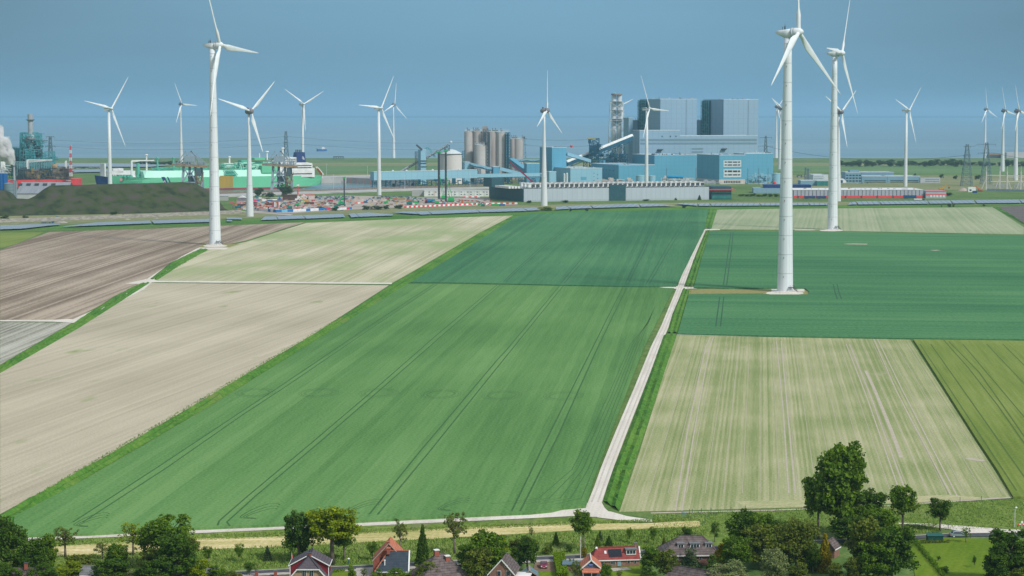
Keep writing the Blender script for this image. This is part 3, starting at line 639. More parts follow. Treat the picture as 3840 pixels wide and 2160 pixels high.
def ring8(u, zt, w): return [shp(u,-21,zdk), shp(u,-w,zt), shp(u,w,zt), shp(u,21,zdk)]
A0, A1, A2 = ring8(u0,26.5,14), ring8(u0+4,27,17), ring8(u1,27,17); b.add(A0+A1+A2, [(0,1,2,3),(0,4,5,1),(1,5,6,2),(2,6,7,3),(4,8,9,5),(5,9,10,6),(6,10,11,7),(11,10,9,8)])
b.build('trunk_deck', m_mint, ship)
b = MB(); FH.rect(b, 824, 659, 874, 701, .35, .06); b.build('cofferdam_patch', m_ochre, ship)
b = MB(); FH.slab(b, [(604.6,663.5),(618,663.5),(645,718),(631,718)], .2, .06); b.build('hull_stripe', m_navy, ship)
b = MB(); FH.slab(b, [(626.5,663.5),(630.5,663.5),(655,718),(650,718)], .2, .06); b.build('hull_stripe', m_navy, ship)
b = MB()      # white emblem on the wide stripe
for q in (((614,684),(614.9,677)),((616.2,683),(617,675.8)),((618.4,683.5),(619.2,676.5)),((612.6,685.5),(613.6,680)),((613,680.5),(621,681.8)),((620,686),(619.5,681))):
    (x0,y0),(x1,y1) = q; FH.slab(b, [(x0-.5,y0),(x0+.5,y0),(x1+.5,y1),(x1-.5,y1)], .2, .28)
b.build('emblem', m_white, ship)
b = MB(); u_, z_ = FH.hit(454,674); b.cyl(FH.pt(u_, z_, -1.0)+Vector((0,0,0)), FH.pt(u_, z_, .5), 2.0, 2.0, 12); b.build('bow_thruster_mark', mat('faded_pink', (.55,.25,.25), .6), ship)
def text(s, size, m, parent, origin, dirv_, upv, name='lettering', ext=.02):
    cu = bpy.data.curves.new('t', 'FONT'); cu.body = s; cu.size = size; cu.extrude = ext
    to = bpy.data.objects.new('t', cu); COL.objects.link(to); dg = bpy.context.evaluated_depsgraph_get(); dg.update()
    me = bpy.data.meshes.new_from_object(to.evaluated_get(dg)); bpy.data.objects.remove(to)
    me.materials.clear(); me.materials.append(m); nrm = dirv_.cross(upv)
    off = WL[parent.name] if parent is not None else Vector((0,0,0))
    M = Matrix(((dirv_.x, upv.x, nrm.x, origin.x - off.x), (dirv_.y, upv.y, nrm.y, origin.y - off.y), (dirv_.z, upv.z, nrm.z, origin.z - off.z), (0,0,0,1)))
    me.transform(M); o = bpy.data.objects.new(name, me); COL.objects.link(o)
    if parent is not None: o.parent = parent
    WL[o.name] = off; return o
_a = FH.hit(472,674.5); text('BW PAVILION ARANDA', 2.35, mat('lettering_dark', (.02,.05,.05), .6), ship, FH.pt(_a[0], _a[1], .5), sd_, Vector((0,0,1)))
# deck gear
def deckbox(px0, px1, y0, y1, m, nm, v0=-8, v1=8, par=ship, fn=shp, D=SD):
    FQ = FV(v0); a, c = spx(px0, v0), spx(px1, v0); t, l = FQ.hit((px0+px1)/2, y0)[1], FQ.hit((px0+px1)/2, y1)[1]
    q = MB(); q.hexa([fn(a,v0,l), fn(c,v0,l), fn(c,v1,l), fn(a,v1,l)], [fn(a,v0,t), fn(c,v0,t), fn(c,v1,t), fn(a,v1,t)]); return q.build(nm, m, par)
def mast(px, y0, y1, m, r=1.2, v=0, cap=None, nm='vent_mast'):
    q = MB(); u = spx(px, v); t, l = FV(v).hit(px, y0)[1], FV(v).hit(px, y1)[1]; q.cyl(shp(u,v,l), shp(u,v,t), r, r*.8, 8)
    if cap: q.cyl(shp(u,v,t-1.5), shp(u,v,t), cap, cap*.8, 10)
    q.build(nm, m, ship)
mast(550,578,640,m_white,1.3,0,2.4); mast(591,590,640,m_dgreen,1.5,0,2.6); mast(651,590,640,m_dgreen,1.5,0,2.4); mast(861,586,612,m_white,1.3,0,2.2); mast(518,612,660,m_dgreen,2.6,0); mast(1002,566,600,m_white,1.2,0,2.8,'radar_mast'); mast(1061,553,600,m_white,1.4,0,2.6,'radar_mast'); mast(974,575,600,m_white,.8,0)
q = MB(); q.cyl(shp(spx(494),0,20), shp(spx(494),0,FH.hit(494,605)[1]), 1.6, 1.3, 8); q.bar(shp(spx(494),0,FH.hit(494,604)[1]), shp(spx(576),-4,FH.hit(576,603)[1]), 1.4); q.bar(shp(spx(494),0,FH.hit(494,608)[1]), shp(spx(530),-2,FH.hit(530,604)[1]), 1.0); q.build('deck_crane', m_white, ship)
q = MB(); r2 = random.Random(3)
for i in range(150):
    u = r2.uniform(spx(560), spx(1000)); v = r2.uniform(-15,15); l = r2.uniform(4,40); z = 27 + r2.uniform(.5, 4 if u < spx(760) else 8)
    k = r2.random()
    if k < .5: q.bar(shp(u,v,z), shp(u+l,v,z), r2.uniform(.4,1.0))
    elif k < .75: q.bar(shp(u,v,27), shp(u,v,z), r2.uniform(.3,.9))
    else: q.bar(shp(u,-14,z), shp(u,14,z), .6)
q.build('deck_pipework', m_dgreen, ship)
q = MB()
for i in range(90):
    u = r2.uniform(spx(880), spx(1000)); v = r2.uniform(-12,12); z = 28 + r2.uniform(1,9); q.bar(shp(u,v,27), shp(u+r2.uniform(-4,4),v,z), .6); q.bar(shp(u,v,z), shp(u+r2.uniform(5,18),v,z), .7)
q.build('deck_pipework', m_mint, ship)
deckbox(906,930,601,621,m_dgreen,'compressor_house'); deckbox(930,992,606,622,mat('mint_dark',(.22,.60,.46),.6),'compressor_house'); deckbox(842,876,612,628,m_white,'machinery_room'); deckbox(955,995,592,600,m_hullg,'helideck',-14,14)
deckbox(983,1048,620,648,m_hullg,'lifeboat_station',-21,-8)
q = MB()        # manifold racks
for i in range(7): a = spx(826+i*5.5); q.bar(shp(a,-20,27), shp(a+5,-23,20), .9); q.bar(shp(a,-20,27), shp(a,-20,32), .7)
q.bar(shp(spx(824),-22,21), shp(spx(866),-22,21), 1.5); q.bar(shp(spx(824),-22,24.5), shp(spx(866),-22,24.5), .7); q.build('cargo_manifold', m_dgreen, ship)
for (x0,x1,y0,y1,v0,v1) in ((1060,1172,612,650,-21,21),(1040,1172,636,664,-21.5,21.5),(1062,1112,590,613,-20,20),(1040,1066,604,640,-20,20),(1112,1160,610,640,-18,18),(1150,1180,630,664,-20,20)):
    deckbox(x0,x1,y0,y1,m_white,'accommodation_block',v0,v1)
for row, (x0, x1, y, v) in enumerate(((1066,1110,596,-20),(1066,1110,603,-20),(1066,1168,620,-21),(1066,1168,628,-21),(1050,1170,651,-21.5))):
    q = MB(); FV(v).rect(q, x0, y, x1, y+1.8, .25, .02); q.build('window_row', m_glass, ship)
fu0, fu1 = spx(1110,-8), spx(1148,-8); q = MB()
zt, zl = FV(-8).hit(1130,571)[1], FV(-8).hit(1130,613)[1]
q.hexa([shp(fu0,-8,zl), shp(fu1,-8,zl), shp(fu1,8,zl), shp(fu0,8,zl)], [shp(fu0+2,-6,zt), shp(fu1-1,-6,zt), shp(fu1-1,6,zt), shp(fu0+2,6,zt)]); q.build('funnel', m_navy, ship)
q = MB(); [q.cyl(shp(fu0+3.2+i*2.5,0,zt), shp(fu0+3+i*2.5,0,zt+3.6), .8, .8, 8) for i in range(4)]; q.build('exhaust_pipe', m_dkgrey, ship)
q = MB(); FF = Fac(shp(0,-8.6,0), SA)
for (x0,y0),(x1,y1) in (((1133,596),(1134.5,586)),((1137,597),(1138.5,587)),((1135.5,600),(1140,592)),((1131.5,592.5),(1143,595)),((1140.5,599),(1141.5,594))):
    FF.slab(q, [(x0-.7,y0),(x0+.7,y0),(x1+.7,y1),(x1-.7,y1)], .3, 0)
q.build('emblem', m_white, ship)
q = MB(); q.cyl(shp(spx(1180),-12,FH.hit(1180,632)[1]), shp(spx(1198),-12,FH.hit(1198,660)[1]), 2.2, 1.6, 8); q.build('lifeboat', m_orange, ship)
q = MB(); [q.bar(shp(spx(1176),v,FH.hit(1178,626)[1]), shp(spx(1200),v,FH.hit(1200,655)[1]), .9) for v in (-15,-9)]; [q.bar(shp(spx(1196),v,14), shp(spx(1196),v,FH.hit(1200,652)[1]), .8) for v in (-15,-9)]; q.build('launching_rail', m_white, ship)
q = MB()
for i in range(20): a = spx(430)+r2.uniform(0,32); q.box(-1,1,-1,1,0,1).v and None
for i in range(24): a = spx(440)+r2.uniform(0,34); v = r2.uniform(-16,14); q.hexa([shp(a,v,19),shp(a+3,v,19),shp(a+3,v+3,19),shp(a,v+3,19)],[shp(a,v,21.6),shp(a+3,v,21.6),shp(a+3,v+3,21.6),shp(a,v+3,21.6)])
q.v = q.v[160:] if False else q.v; q.build('mooring_gear', m_dgreen, ship)
# navy-hulled ship behind
F2 = Fac(anchor_pt + sn_*62, SA); ub2 = F2.hit(366,680)[0]; O2 = anchor_pt + sn_*62 + sd_*ub2 + sn_*16
def shp2(u, v, z): return O2 + sd_*u + sn_*v + Vector((0,0,z))
ship2 = thing('cargo_ship', 'navy-hulled ship with white deckhouse moored behind the bow of the green gas carrier', 'ship', O2)
hull(170, 32, 17, 3, [m_navy, m_boot, m_white], ship2, shp2)
for (x0,x1,y0,y1) in ((418,510,642,664),(428,448,634,643),(395,400,614,662),(446,466,632,648)):
    a, c = F2.hit(x0,650)[0]-ub2, F2.hit(x1,650)[0]-ub2; t, l = F2.hit(x0,y0)[1], F2.hit(x0,y1)[1]
    q = MB(); q.hexa([shp2(a,-12,l),shp2(c,-12,l),shp2(c,12,l),shp2(a,12,l)],[shp2(a,-12,t),shp2(c,-12,t),shp2(c,12,t),shp2(a,12,t)]); q.build('deckhouse', m_white, ship2)
q = MB(); f2 = Fac(shp2(0,-12.3,0), SA)
for x in (421,429,437,446,452,478): f2.rect(q, x, 655, x+3.5, 658.5, .2, 0)
q.build('window_row', m_glass, ship2)
# small blue boat at sea
bs = P3(1187,587.5,5600); O3 = Vector((bs.x, 5600, -1)); boat = thing('fishing_boat', 'small blue fishing boat with white wheelhouse on the sea above the dike', 'boat', O3)
def shp3(u, v, z): return O3 + Vector((u, v, z))
hull(29, 8, 6, 2.2, [mat('boat_blue', (.03,.16,.40), .5), m_boot, m_dkgrey], boat, shp3, zb=.8, transom=1)
q = MB(); q.box(O3.x+15,O3.x+24,O3.y-3,O3.y+3,5,9.2); q.box(O3.x+17,O3.x+21,O3.y-2.4,O3.y+2.4,9.2,11); q.build('wheelhouse', m_white, boat)
q = MB(); q.cyl(shp3(8,0,5), shp3(8,0,16), .5, .3, 6); q.bar(shp3(8,0,10), shp3(13,0,14), .4); q.bar(shp3(19,0,10), shp3(19,0,17), .3); q.build('mast', mat('mast_orange', (.6,.28,.10), .6), boat)
tag(MB().add([(O3.x+28,O3.y-5,-.96),(O3.x+30,O3.y+6,-.96),(O3.x+150,O3.y+16,-.96),(O3.x+150,O3.y-18,-.96)],[(0,1,2,3)]).build('wake', mat('foam', (.50,.58,.62), .8, (.35,.44,.5), .05, 5)), kind='structure')

# ---- quay cranes
m_crane = mat('crane_grey', (.24,.31,.36), .6, (.30,.37,.42), .3, 4); m_rustd = mat('rusty_deck', (.28,.17,.08), .8, (.36,.26,.16), .5, 5); m_cdark = mat('crane_dark', (.08,.11,.13), .7)
def quay_crane(x0, label, D):
    s = F_PX / D; X0 = xx_(x0, D, 20); c = thing('quay_crane', label, 'crane', Vector((X0 + 17, D + 8, 0)), 'quay cranes beside the gas carrier')
    Z = lambda py: zz(py, D); x = lambda px: X0 + (px) / s
    zp = Z(618)
    for (xa, xb, ya, yb) in ((6,13,0,3),(62,54,0,3),(24,30,18,15),(78,72,18,15)):
        q = MB(); q.bar((x(xa),D+ya,0.5), (x(xb),D+yb,Z(586+22)), 3.2, 2.2); q.build('leg', m_crane, c)
    q = MB()
    for (a, b_) in (((6,0,Z(684)),(62,0,Z(684))),((24,18,Z(684)),(78,18,Z(684))),((6,0,Z(684)),(24,18,Z(684))),((62,0,Z(684)),(78,18,Z(684))),((8,0,Z(684)),(36,0,Z(640))),((36,0,Z(640)),(60,0,Z(684))),((12,0,Z(628)),(36,0,Z(665))),((56,0,Z(628)),(34,0,Z(665))),((62,0,3),(78,18,Z(684))),((8,0,3),(34,0,Z(684))),((34,0,Z(684)),(60,0,3)),((2,0,1.5),(84,0,1.5)),((20,18,1.5),(84,18,1.5))):
        q.bar((x(a[0]),D+a[1],a[2]), (x(b_[0]),D+b_[1],b_[2]), 1.5)
    q.build('bracing', m_crane, c)
    q = MB(); q.hexa([(x(34),D+3,Z(690)),(x(46),D+3,Z(690)),(x(46),D+12,Z(690)),(x(34),D+12,Z(690))],[(x(26),D+1,Z(660)),(x(54),D+1,Z(660)),(x(54),D+14,Z(660)),(x(26),D+14,Z(660))]); q.build('hopper', m_cdark, c)
    q = MB(); q.hexa([(x(-28),D-3,zp-1),(x(100),D-3,zp-4),(x(100),D+14,zp-4),(x(-28),D+14,zp-1)], [(x(-28),D-3,zp+2.2),(x(100),D-3,zp-1),(x(100),D+14,zp-1),(x(-28),D+14,zp+2.2)]); q.build('boom_platform', m_rustd, c)
    q = MB(); r3 = random.Random(5)
    for i in range(40): px = r3.uniform(-20,95); q.bar((x(px),D-3,zp), (x(px+r3.uniform(-5,5)),D-3,zp+r3.uniform(1.5,5)), .5)
    for i in range(9): px = 30+8*i; q.bar((x(px),D-2.5,zp-2), (x(px+8),D-2.5,Z(603)), .6); q.bar((x(px+8),D-2.5,zp-2), (x(px),D-2.5,Z(603)), .5)
    q.build('railing', m_crane, c)
    q = MB(); q.box(x(17), x(54), D-2, D+12, Z(607), Z(585)); q.build('machine_house', m_crane, c)
    q = MB()
    for a, b_ in (((34,586),(40,566)),((40,566),(52,586)),((40,566),(80,618)),((40,566),(0,607)),((25,586),(18,567)),((18,567),(-12,612)),((52,580),(84,612)),((60,580),(90,610))):
        q.bar((x(a[0]),D+5,Z(a[1])), (x(b_[0]),D+5,Z(b_[1])), 1.0)
    q.build('tie_frame', m_crane, c)
    q = MB(); q.box(x(64), x(78), D-3, D+6, Z(660), Z(632)); q.build('cabin', m_cdark, c)
    q = MB(); r3 = random.Random(8)
    for i in range(26): q.bar((x(r3.uniform(58,90)),D-2,Z(r3.uniform(640,712))), (x(r3.uniform(58,90)),D-2,Z(r3.uniform(640,712))), .6)
    q.build('grab', m_rustd, c)
quay_crane(676, 'grey quay crane at the ship\'s midbody, left of the ochre hull patch', 2665)
quay_crane(1012, 'grey quay crane near the ship\'s stern, left of the navy funnel', 2700)

# ---- gas plant on the left
m_teal = mat('teal_steel', (.05,.25,.29), .6, (.09,.36,.39), .2, 5); m_tdark = mat('dark_process_steel', (.045,.075,.085), .7, (.08,.11,.12), .3, 5); m_stack = mat('stack_grey', (.30,.33,.36), .6, (.38,.41,.43), .15, 4)
def maze(b, x0, x1, y0, y1, D, n, seed, th=.6, dy=14, boxes=0):
    r = random.Random(seed)
    for i in range(n):
        px = r.uniform(x0, x1); py = r.uniform(y0, y1); d = D + r.uniform(0, dy); p = P3(px, py, d); k = r.random(); l = r.uniform(2, 9)
        if k < .45: q = p + Vector((l*1.3, 0, 0))
        elif k < .85: q = p + Vector((0, 0, -l))
        else: q = p + Vector((l, 0, -l))
        if q.z < 0: continue
        b.bar(p, q, th * r.uniform(.5, 1.5))
    for i in range(boxes):
        px = r.uniform(x0, x1); py = r.uniform(y0, y1); d = D + r.uniform(2, dy); p = P3(px, py, d); w = r.uniform(1, 4); h = r.uniform(1, 4)
        b.box(p.x-w, p.x+w, d, d+w, p.z-h, p.z+h)
DP = 2960; T0 = P3(118, 640, DP); lp = thing('process_tower', 'teal steel process tower crowned by a grey stack at the far left', 'industrial plant', Vector((T0.x, DP, 0)))
q = MB()
for (cx, w, yt, yb, d) in ((118,80,500,690,20),(112,64,497,690,10),(118,34,560,690,0)):
    X = xx_(cx, DP+d, 30); q.truss_tower((X, DP+d, 0), w/2.52*1.0, w/2.52*.92, zz(yt, DP+d), 14, .9, d0=16, d1=14)
q.build('steel_frame', m_teal, lp)
q = MB(); maze(q, 80,158,525,680,DP-6,220,1,.7,20,70); q.build('process_equipment', m_tdark, lp)
q = MB(); maze(q, 78,160,500,690,DP-8,190,2,.6,10,12); q.build('pipework', m_teal, lp)
q = MB(); X = xx_(114.5, DP+5, 80); q.lathe((X, DP+5, zz(560,DP)), [(4.2,0),(3.6,zz(455,DP)-zz(560,DP)),(5.0,zz(452,DP)-zz(560,DP)),(5.0,zz(449,DP)-zz(560,DP)),(3.8,zz(448,DP)-zz(560,DP)),(3.8,zz(428,DP)-zz(560,DP))], 20); q.build('stack', m_stack, lp)
q = MB(); q.lathe((X, DP+5, zz(450,DP)), [(6.6,0),(6.6,.7)], 16); q.build('stack_platform', m_tdark, lp)
q = MB(); q.lathe((X, DP+5, zz(528,DP)), [(2,0),(6.5,3),(6.5,7),(2,10)], 14); q.build('drum', m_stack, lp)
lp = thing('process_tower', 'smaller teal steel process tower right of the one with the stack', 'industrial plant', Vector((xx_(187,DP,20), DP, 0)))
q = MB(); q.truss_tower((xx_(187,DP,20), DP, 0), 14, 13, zz(568,DP), 8, .8, d0=14); q.build('steel_frame', m_teal, lp)
q = MB(); maze(q,170,204,580,680,DP-3,90,4,.6,10,12); q.build('pipework', m_teal, lp)
lp = thing('process_block', 'low teal process block left of the stack tower at the photo\'s left edge', 'industrial plant', Vector((xx_(40,DP+40,20), DP+40, 0)))
q = MB(); q.truss_tower((xx_(72,DP+40,20), DP+40, 0), 18, 18, zz(553,DP), 8, .8); q.truss_tower((xx_(25,DP+40,20), DP+40, 0), 34, 34, zz(592,DP), 5, .8); q.build('steel_frame', m_teal, lp)
q = MB(); [q.cyl((xx_(56+i*7,DP+36,20),DP+36,0),(xx_(56+i*7,DP+36,20),DP+36,zz(556,DP)),1.3,1.3,8) for i in range(4)]; q.build('column', m_teal, lp)
q = MB(); maze(q,0,76,590,660,DP+20,120,5,.6,14,30); q.build('pipework', m_tdark, lp)
lp = thing('pipe_bridge', 'pale teal pipe bridge spanning between the process towers above the red barge', 'pipe rack', Vector((xx_(120,DP-25,20), DP-25, 0)))
q = MB()
for i in range(16): xa = 55+i*9.2; q.bar(P3(xa,606,DP-25), P3(xa,690,DP-25), .7); q.bar(P3(xa,606,DP-25), P3(xa+9,616,DP-25), .5)
for y in (606,616,622): q.bar(P3(55,y,DP-25), P3(196,y,DP-25), .7)
q.build('frame', mat('pale_teal', (.22,.42,.46), .6), lp)
q = MB(); maze(q,60,196,622,655,DP-22,120,6,.5,8,0); q.build('pipework', m_teal, lp)
DR = 2800; FR = Fac(Vector((xx_(22,DR,5), DR, 0)), 3)
rb_ = thing('process_barge', 'bright red barge hull carrying brown process modules behind the white-roofed warehouse', 'ship', FR.C)
q = MB(); FR.slab(q, [(22,676),(150,673.5),(293,671),(293,704),(22,704)], -34, 0); q.build('hull', m_redp, rb_)
_a = FR.hit(246,678); text('ENERGOS', 2.2, m_white, rb_, FR.pt(_a[0], _a[1], .1), FR.d, Vector((0,0,1))) if False else None
q = MB(); FR.slab(q, [(247,675.3),(267,674.8),(267,677.2),(247,677.7)], .1, .05); q.build('lettering', m_white, rb_)
m_brown_p = mat('brown_process', (.16,.13,.12), .7, (.24,.20,.17), .4, 5)
for (x0,x1,y0,y1,sd) in ((62,105,637,673,11),(105,150,640,672,12),(150,200,632,672,13),(200,262,632,671,14)):
    X0_, X1_ = xx_(x0+2,DR+8,15), xx_(x1-2,DR+8,15); q = MB(); zt = zz(y0,DR); zb_ = zz(y1,DR)
    for fx in (0,.33,.66,1):
        for dd in (4,14): X = X0_+(X1_-X0_)*fx; q.bar((X,DR+dd,zb_),(X,DR+dd,zt),.7)
    for f in (0,.33,.66,1): z = zb_+(zt-zb_)*f; q.box(X0_,X1_,DR+4,DR+15,z-.25,z+.15)
    maze(q, x0,x1,y0,y1-3,DR+2,70,sd,.55,8,22); q.build('process_module', [m_brown_p,m_tdark][sd % 2], rb_)
q = MB(); q.lathe((xx_(206,DR+8,20),DR+8,zz(632,DR)), [(2,0),(4.6,1),(4.6,4),(3,6)], 14); q.build('drum', m_rustd, rb_)
q = MB(); maze(q, 95,262,640,668,DR+1,60,31,.4,6,14); q.build('pipework', mat('yellow_brown', (.28,.20,.09), .6), rb_)
for (pts_, lab) in ((((103,600),(103,620),(110,607),(196,600)), 'long white jib crane above the brown modules of the red barge'), (((247,606),(247,625),(218,604),(249,603)), 'short white jib crane behind the red and white flare mast')):
    c_ = thing('jib_crane', lab, 'crane', Vector((xx_(pts_[0][0],DR+20,20),DR+20,0)), 'white jib cranes on the barge'); q = MB(); q.bar(P3(pts_[0][0],pts_[1][1]+40,DR+20), P3(*pts_[0],DR+20), 2.4); q.build('column', m_white, c_)
    q = MB(); q.bar(P3(*pts_[0],DR+20), P3(*pts_[3],DR+20), 1.6); q.bar(P3(pts_[0][0],pts_[0][1]+8,DR+20), P3(pts_[3][0],pts_[3][1],DR+20), 1.0); q.build('jib', m_white, c_)
fl = thing('flare_mast', 'red and white banded lattice flare mast at the right end of the red barge', 'mast', Vector((xx_(266,DR-5,20),DR-5,0)))
for i in range(8):
    q = MB(); z0_, z1_ = zz(660-i*14,DR-5), zz(646-i*14,DR-5); w = 3.3-.2*i; q.truss_tower((xx_(266,DR-5,20),DR-5,z0_), w, w-.2, z1_-z0_, 2, .4); q.build('mast_section', m_redp if i % 2 else m_white, fl)
q = MB(); q.cyl(P3(266,549,DR-5), P3(266,543,DR-5), .9, .6, 8); q.build('burner', m_stack, fl)
# warehouse with a big white roof in front
DW = 2340; wh = thing('warehouse', 'large warehouse with a long grey sloping roof, behind the notch in the dark hill', 'warehouse', Vector((xx_(61,DW,5),DW,0)))
m_roofg = mat('roof_grey_metal', (.21,.23,.26), .7, (.26,.28,.31), .06, 4, stretch=(6,1,1)); m_whb = mat('warehouse_wall', (.45,.46,.45), .7, (.52,.53,.52), .1)
x_a, x_b = xx_(61,DW,10), xx_(250,DW,10); zr = zz(683,DW+26); ze = zz(725,DW)
q = MB(); q.add([(x_a,DW,ze),(x_b,DW,ze),(x_b,DW+26,zr),(x_a,DW+26,zr),(x_a,DW,ze-.6),(x_b,DW,ze-.6),(x_b,DW+26,zr-.6),(x_a,DW+26,zr-.6),(x_a,DW+52,ze),(x_b,DW+52,ze)], [(0,1,2,3),(7,6,5,4),(0,4,5,1),(3,2,9,8)]); q.build('roof', m_roofg, wh)
q = MB(); q.box(x_a+.5,x_b-.5,DW+.6,DW+51,0,ze-.2); q.build('wall', m_whb, wh)
for i in range(5): q = MB(); X = xx_(78+i*31,DW+20,10); q.box(X-2.2,X+2.2,DW+17,DW+21,zr-5,zr-1.2); q.build('roof_vent', m_dkgrey, wh)
DB = 2300; bs_ = thing('silo_block', 'tall dark blue silo block at the photo\'s left edge beside the steaming stack', 'silo', Vector((xx_(5,DB,5),DB,0)))
m_blue = mat('silo_blue', (.010,.095,.30), .5, (.015,.12,.36), .1)
for i in range(3): q = MB(); X = xx_(-8+i*12,DB,20); q.cyl((X,DB+2,0),(X,DB+2,zz(650,DB)),2.2,2.2,14); q.build('silo', m_blue, bs_)
q = MB(); q.box(xx_(-30,DB,20), xx_(20,DB,20), DB+3, DB+12, 0, zz(652,DB)); q.build('housing', m_blue, bs_); q = MB(); maze(q,0,16,616,650,DB+2,30,9,.4,4,8); q.build('top_gear', m_white, bs_)
si = thing('grain_silo', 'squat grey corrugated silo beside the blue silo block', 'silo', Vector((xx_(36,DB-10,5),DB-10,0))); q = MB(); q.lathe((xx_(36,DB-10,15),DB-10,0), [(6.6,0),(6.6,zz(687,DB)),(1,zz(682,DB))], 24); q.build('shell', mat('galvanised', (.13,.19,.22), .5, (.19,.26,.29), .6, 4, stretch=(.1,.1,6)), si)
q = MB(); [q.lathe((xx_(36,DB-10,15),DB-10,0), [(6.6,z),(6.75,z),(6.75,z+.25),(6.6,z+.25)], 24) for z in (4,9,13,17)]; q.build('hoop_bands', m_dkgrey, si)
el = thing('elevator_tower', 'slim grey elevator leg between the squat silo and the warehouse', 'tower', Vector((xx_(60,DB-12,5),DB-12,0))); q = MB(); q.truss_tower((xx_(58.5,DB-12,15),DB-12,0), 2.2, 2.2, zz(676,DB), 12, .6); q.build('frame', m_crane, el); q = MB(); q.box(xx_(40,DB-12,15),xx_(64,DB-12,15),DB-13,DB-10,zz(678,DB),zz(675,DB)); q.build('walkway', m_dkgrey, el)
DK = 2420; sk = thing('boiler_stack', 'thin grey chimney sending white steam to the left, beside the blue silos', 'chimney', Vector((xx_(54,DK,5),DK,0))); q = MB(); q.cyl((xx_(54,DK,20),DK,0),(xx_(54,DK,20),DK,zz(619,DK)),1.6,1.3,14); q.build('shaft', m_stack, sk)
q = MB(); q.lathe((xx_(54,DK,20),DK,zz(624,DK)),[(1.5,0),(1.9,0),(1.9,.8),(1.5,.8)],14); q.build('rim', m_dkgrey, sk)
# steam plume: a closed lumpy body with a volume
import mathutils
vm = bpy.data.materials.new('steam'); vm.use_nodes = True; vn = vm.node_tree.nodes; vl = vm.node_tree.links; vn.clear()
vo = vn.new('ShaderNodeOutputMaterial'); pv = vn.new('ShaderNodeVolumePrincipled'); pv.inputs['Color'].default_value = (.98,.98,.98,1); pv.inputs['Anisotropy'].default_value = .2
g_ = vn.new('ShaderNodeNewGeometry'); z_ = vn.new('ShaderNodeTexNoise'); z_.inputs['Scale'].default_value = .16; z_.inputs['Detail'].default_value = 4; vl.new(g_.outputs['Position'], z_.inputs['Vector'])
r_ = vn.new('ShaderNodeMapRange'); r_.inputs[1].default_value = .34; r_.inputs[2].default_value = .52; r_.inputs[3].default_value = 0; r_.inputs[4].default_value = .7; vl.new(z_.outputs[0], r_.inputs[0]); vl.new(r_.outputs[0], pv.inputs['Density']); vl.new(pv.outputs[0], vo.inputs['Volume'])
spine = [(54,618,1.3),(51,608,2.4),(46,596,4.0),(36,585,5.5),(24,577,7),(10,567,9),(-8,556,11),(-30,545,13),(-60,535,15)]; q = MB(); vs = []; n = 14
for k, (x, y, r) in enumerate(spine):
    c = P3(x, y, DK)
    for i in range(n):
        a = 2*math.pi*i/n; rr = r * 1.7 * (1 + .25*math.sin(3*a+k*1.7) + .12*math.sin(5*a-k)); vs.append(c + Vector((math.cos(a)*rr*.45, math.sin(a)*rr, math.cos(a)*rr*.9)))
q.add(vs, [(n*k+i, n*k+(i+1) % n, n*k+n+(i+1) % n, n*k+n+i) for k in range(len(spine)-1) for i in range(n)] + [tuple(range(n))[::-1], tuple(range(n*8, n*9))])
tag(q.build('steam', vm), kind='stuff')
# ------------------------------------------------------------------ the dark overgrown heap and the wall at its foot
def interp(pl, x):
    if x <= pl[0][0]: return pl[0][1]
    for a, b_ in zip(pl[:-1], pl[1:]):
        if x <= b_[0]: return a[1] + (b_[1]-a[1]) * (x-a[0]) / (b_[0]-a[0])
    return pl[-1][1]
crest = [(-200,716),(0,716),(21,721),(48,745),(107,747),(120,742),(173,704),(186,697),(300,695),(480,690),(560,688),(663,685),(723,688),(737,696),(787,725),(829,751),(885,789),(900,792)]
foot = [(-200,815),(0,811),(480,802),(882,789.5),(900,790)]
m_hill = mat('heap_soil', (.020,.028,.012), 1.0, (.068,.055,.046), .07, 10, c3=(.045,.058,.016), lo=.34, hi=.66, stretch=(1,1,1.6), bump=1.2)
hb = MB(); nx, ny = 150, 26; grid = []; hr = random.Random(4)
from mathutils import noise as mnoise
for i in range(nx+1):
    px = -190 + 1085*i/nx; fy = interp(foot, px); Df = base_y(fy); Xf = xx_(px, Df, 0); cy = interp(crest, px)
    dd = 52.0; zc = max(.0, zz(cy, Df+dd)); zc = 0 if px > 888 else zc; k = min(1, zc/18); col = []
    for j in range(ny+1):
        f = j/ny; p = min(1.0, f/.62) ; sh = (p*p*(3-2*p))*.35 + p*.65; z = zc * sh if f <= .62 else zc * (1 - max(0, (f-.75)/.25)**1.3)
        y = Df + dd*k*(f/.62) if f <= .62 else Df + dd*k + (f-.62)/.38*60*k
        X = xx_(px, Df, 0) + (xx_(px, Df+dd, 0) - Xf) * min(1, f/.62)
        nz_ = mnoise.noise(Vector((X*.035, y*.03, 0)))*3.2 + mnoise.noise(Vector((X*.12, y*.10, 3)))*1.6 + mnoise.noise(Vector((X*.3, y*.3, 7)))*.8
        amp = math.sin(math.pi*min(1, f/.62)) if f < .62 else 0
        col.append((X, y + nz_*amp*1.2, max(0, z + nz_*amp*.55 + mnoise.noise(Vector((X*.15, y*.2, 9)))*.35*k)))
    grid += col
hb.add(grid, [((ny+1)*i+j, (ny+1)*(i+1)+j, (ny+1)*(i+1)+j+1, (ny+1)*i+j+1) for i in range(nx) for j in range(ny)])
tag(hb.build('hill', m_hill, smooth=True), kind='structure')
m_blockw = mat('weathered_concrete', (.24,.22,.20), .95, (.40,.37,.33), .25, 6, stretch=(1,1,3))
w_ = MB(); pw = [G(-100,838), G(240,827), G(480,818), G(700,809), G(905,800)]; w_.wall([p for p in pw], 0, 3.6, .8)
tag(w_.build('block_wall', m_blockw, loc=pw[2]), 'long weathered concrete block wall along the foot of the dark heap', 'wall')
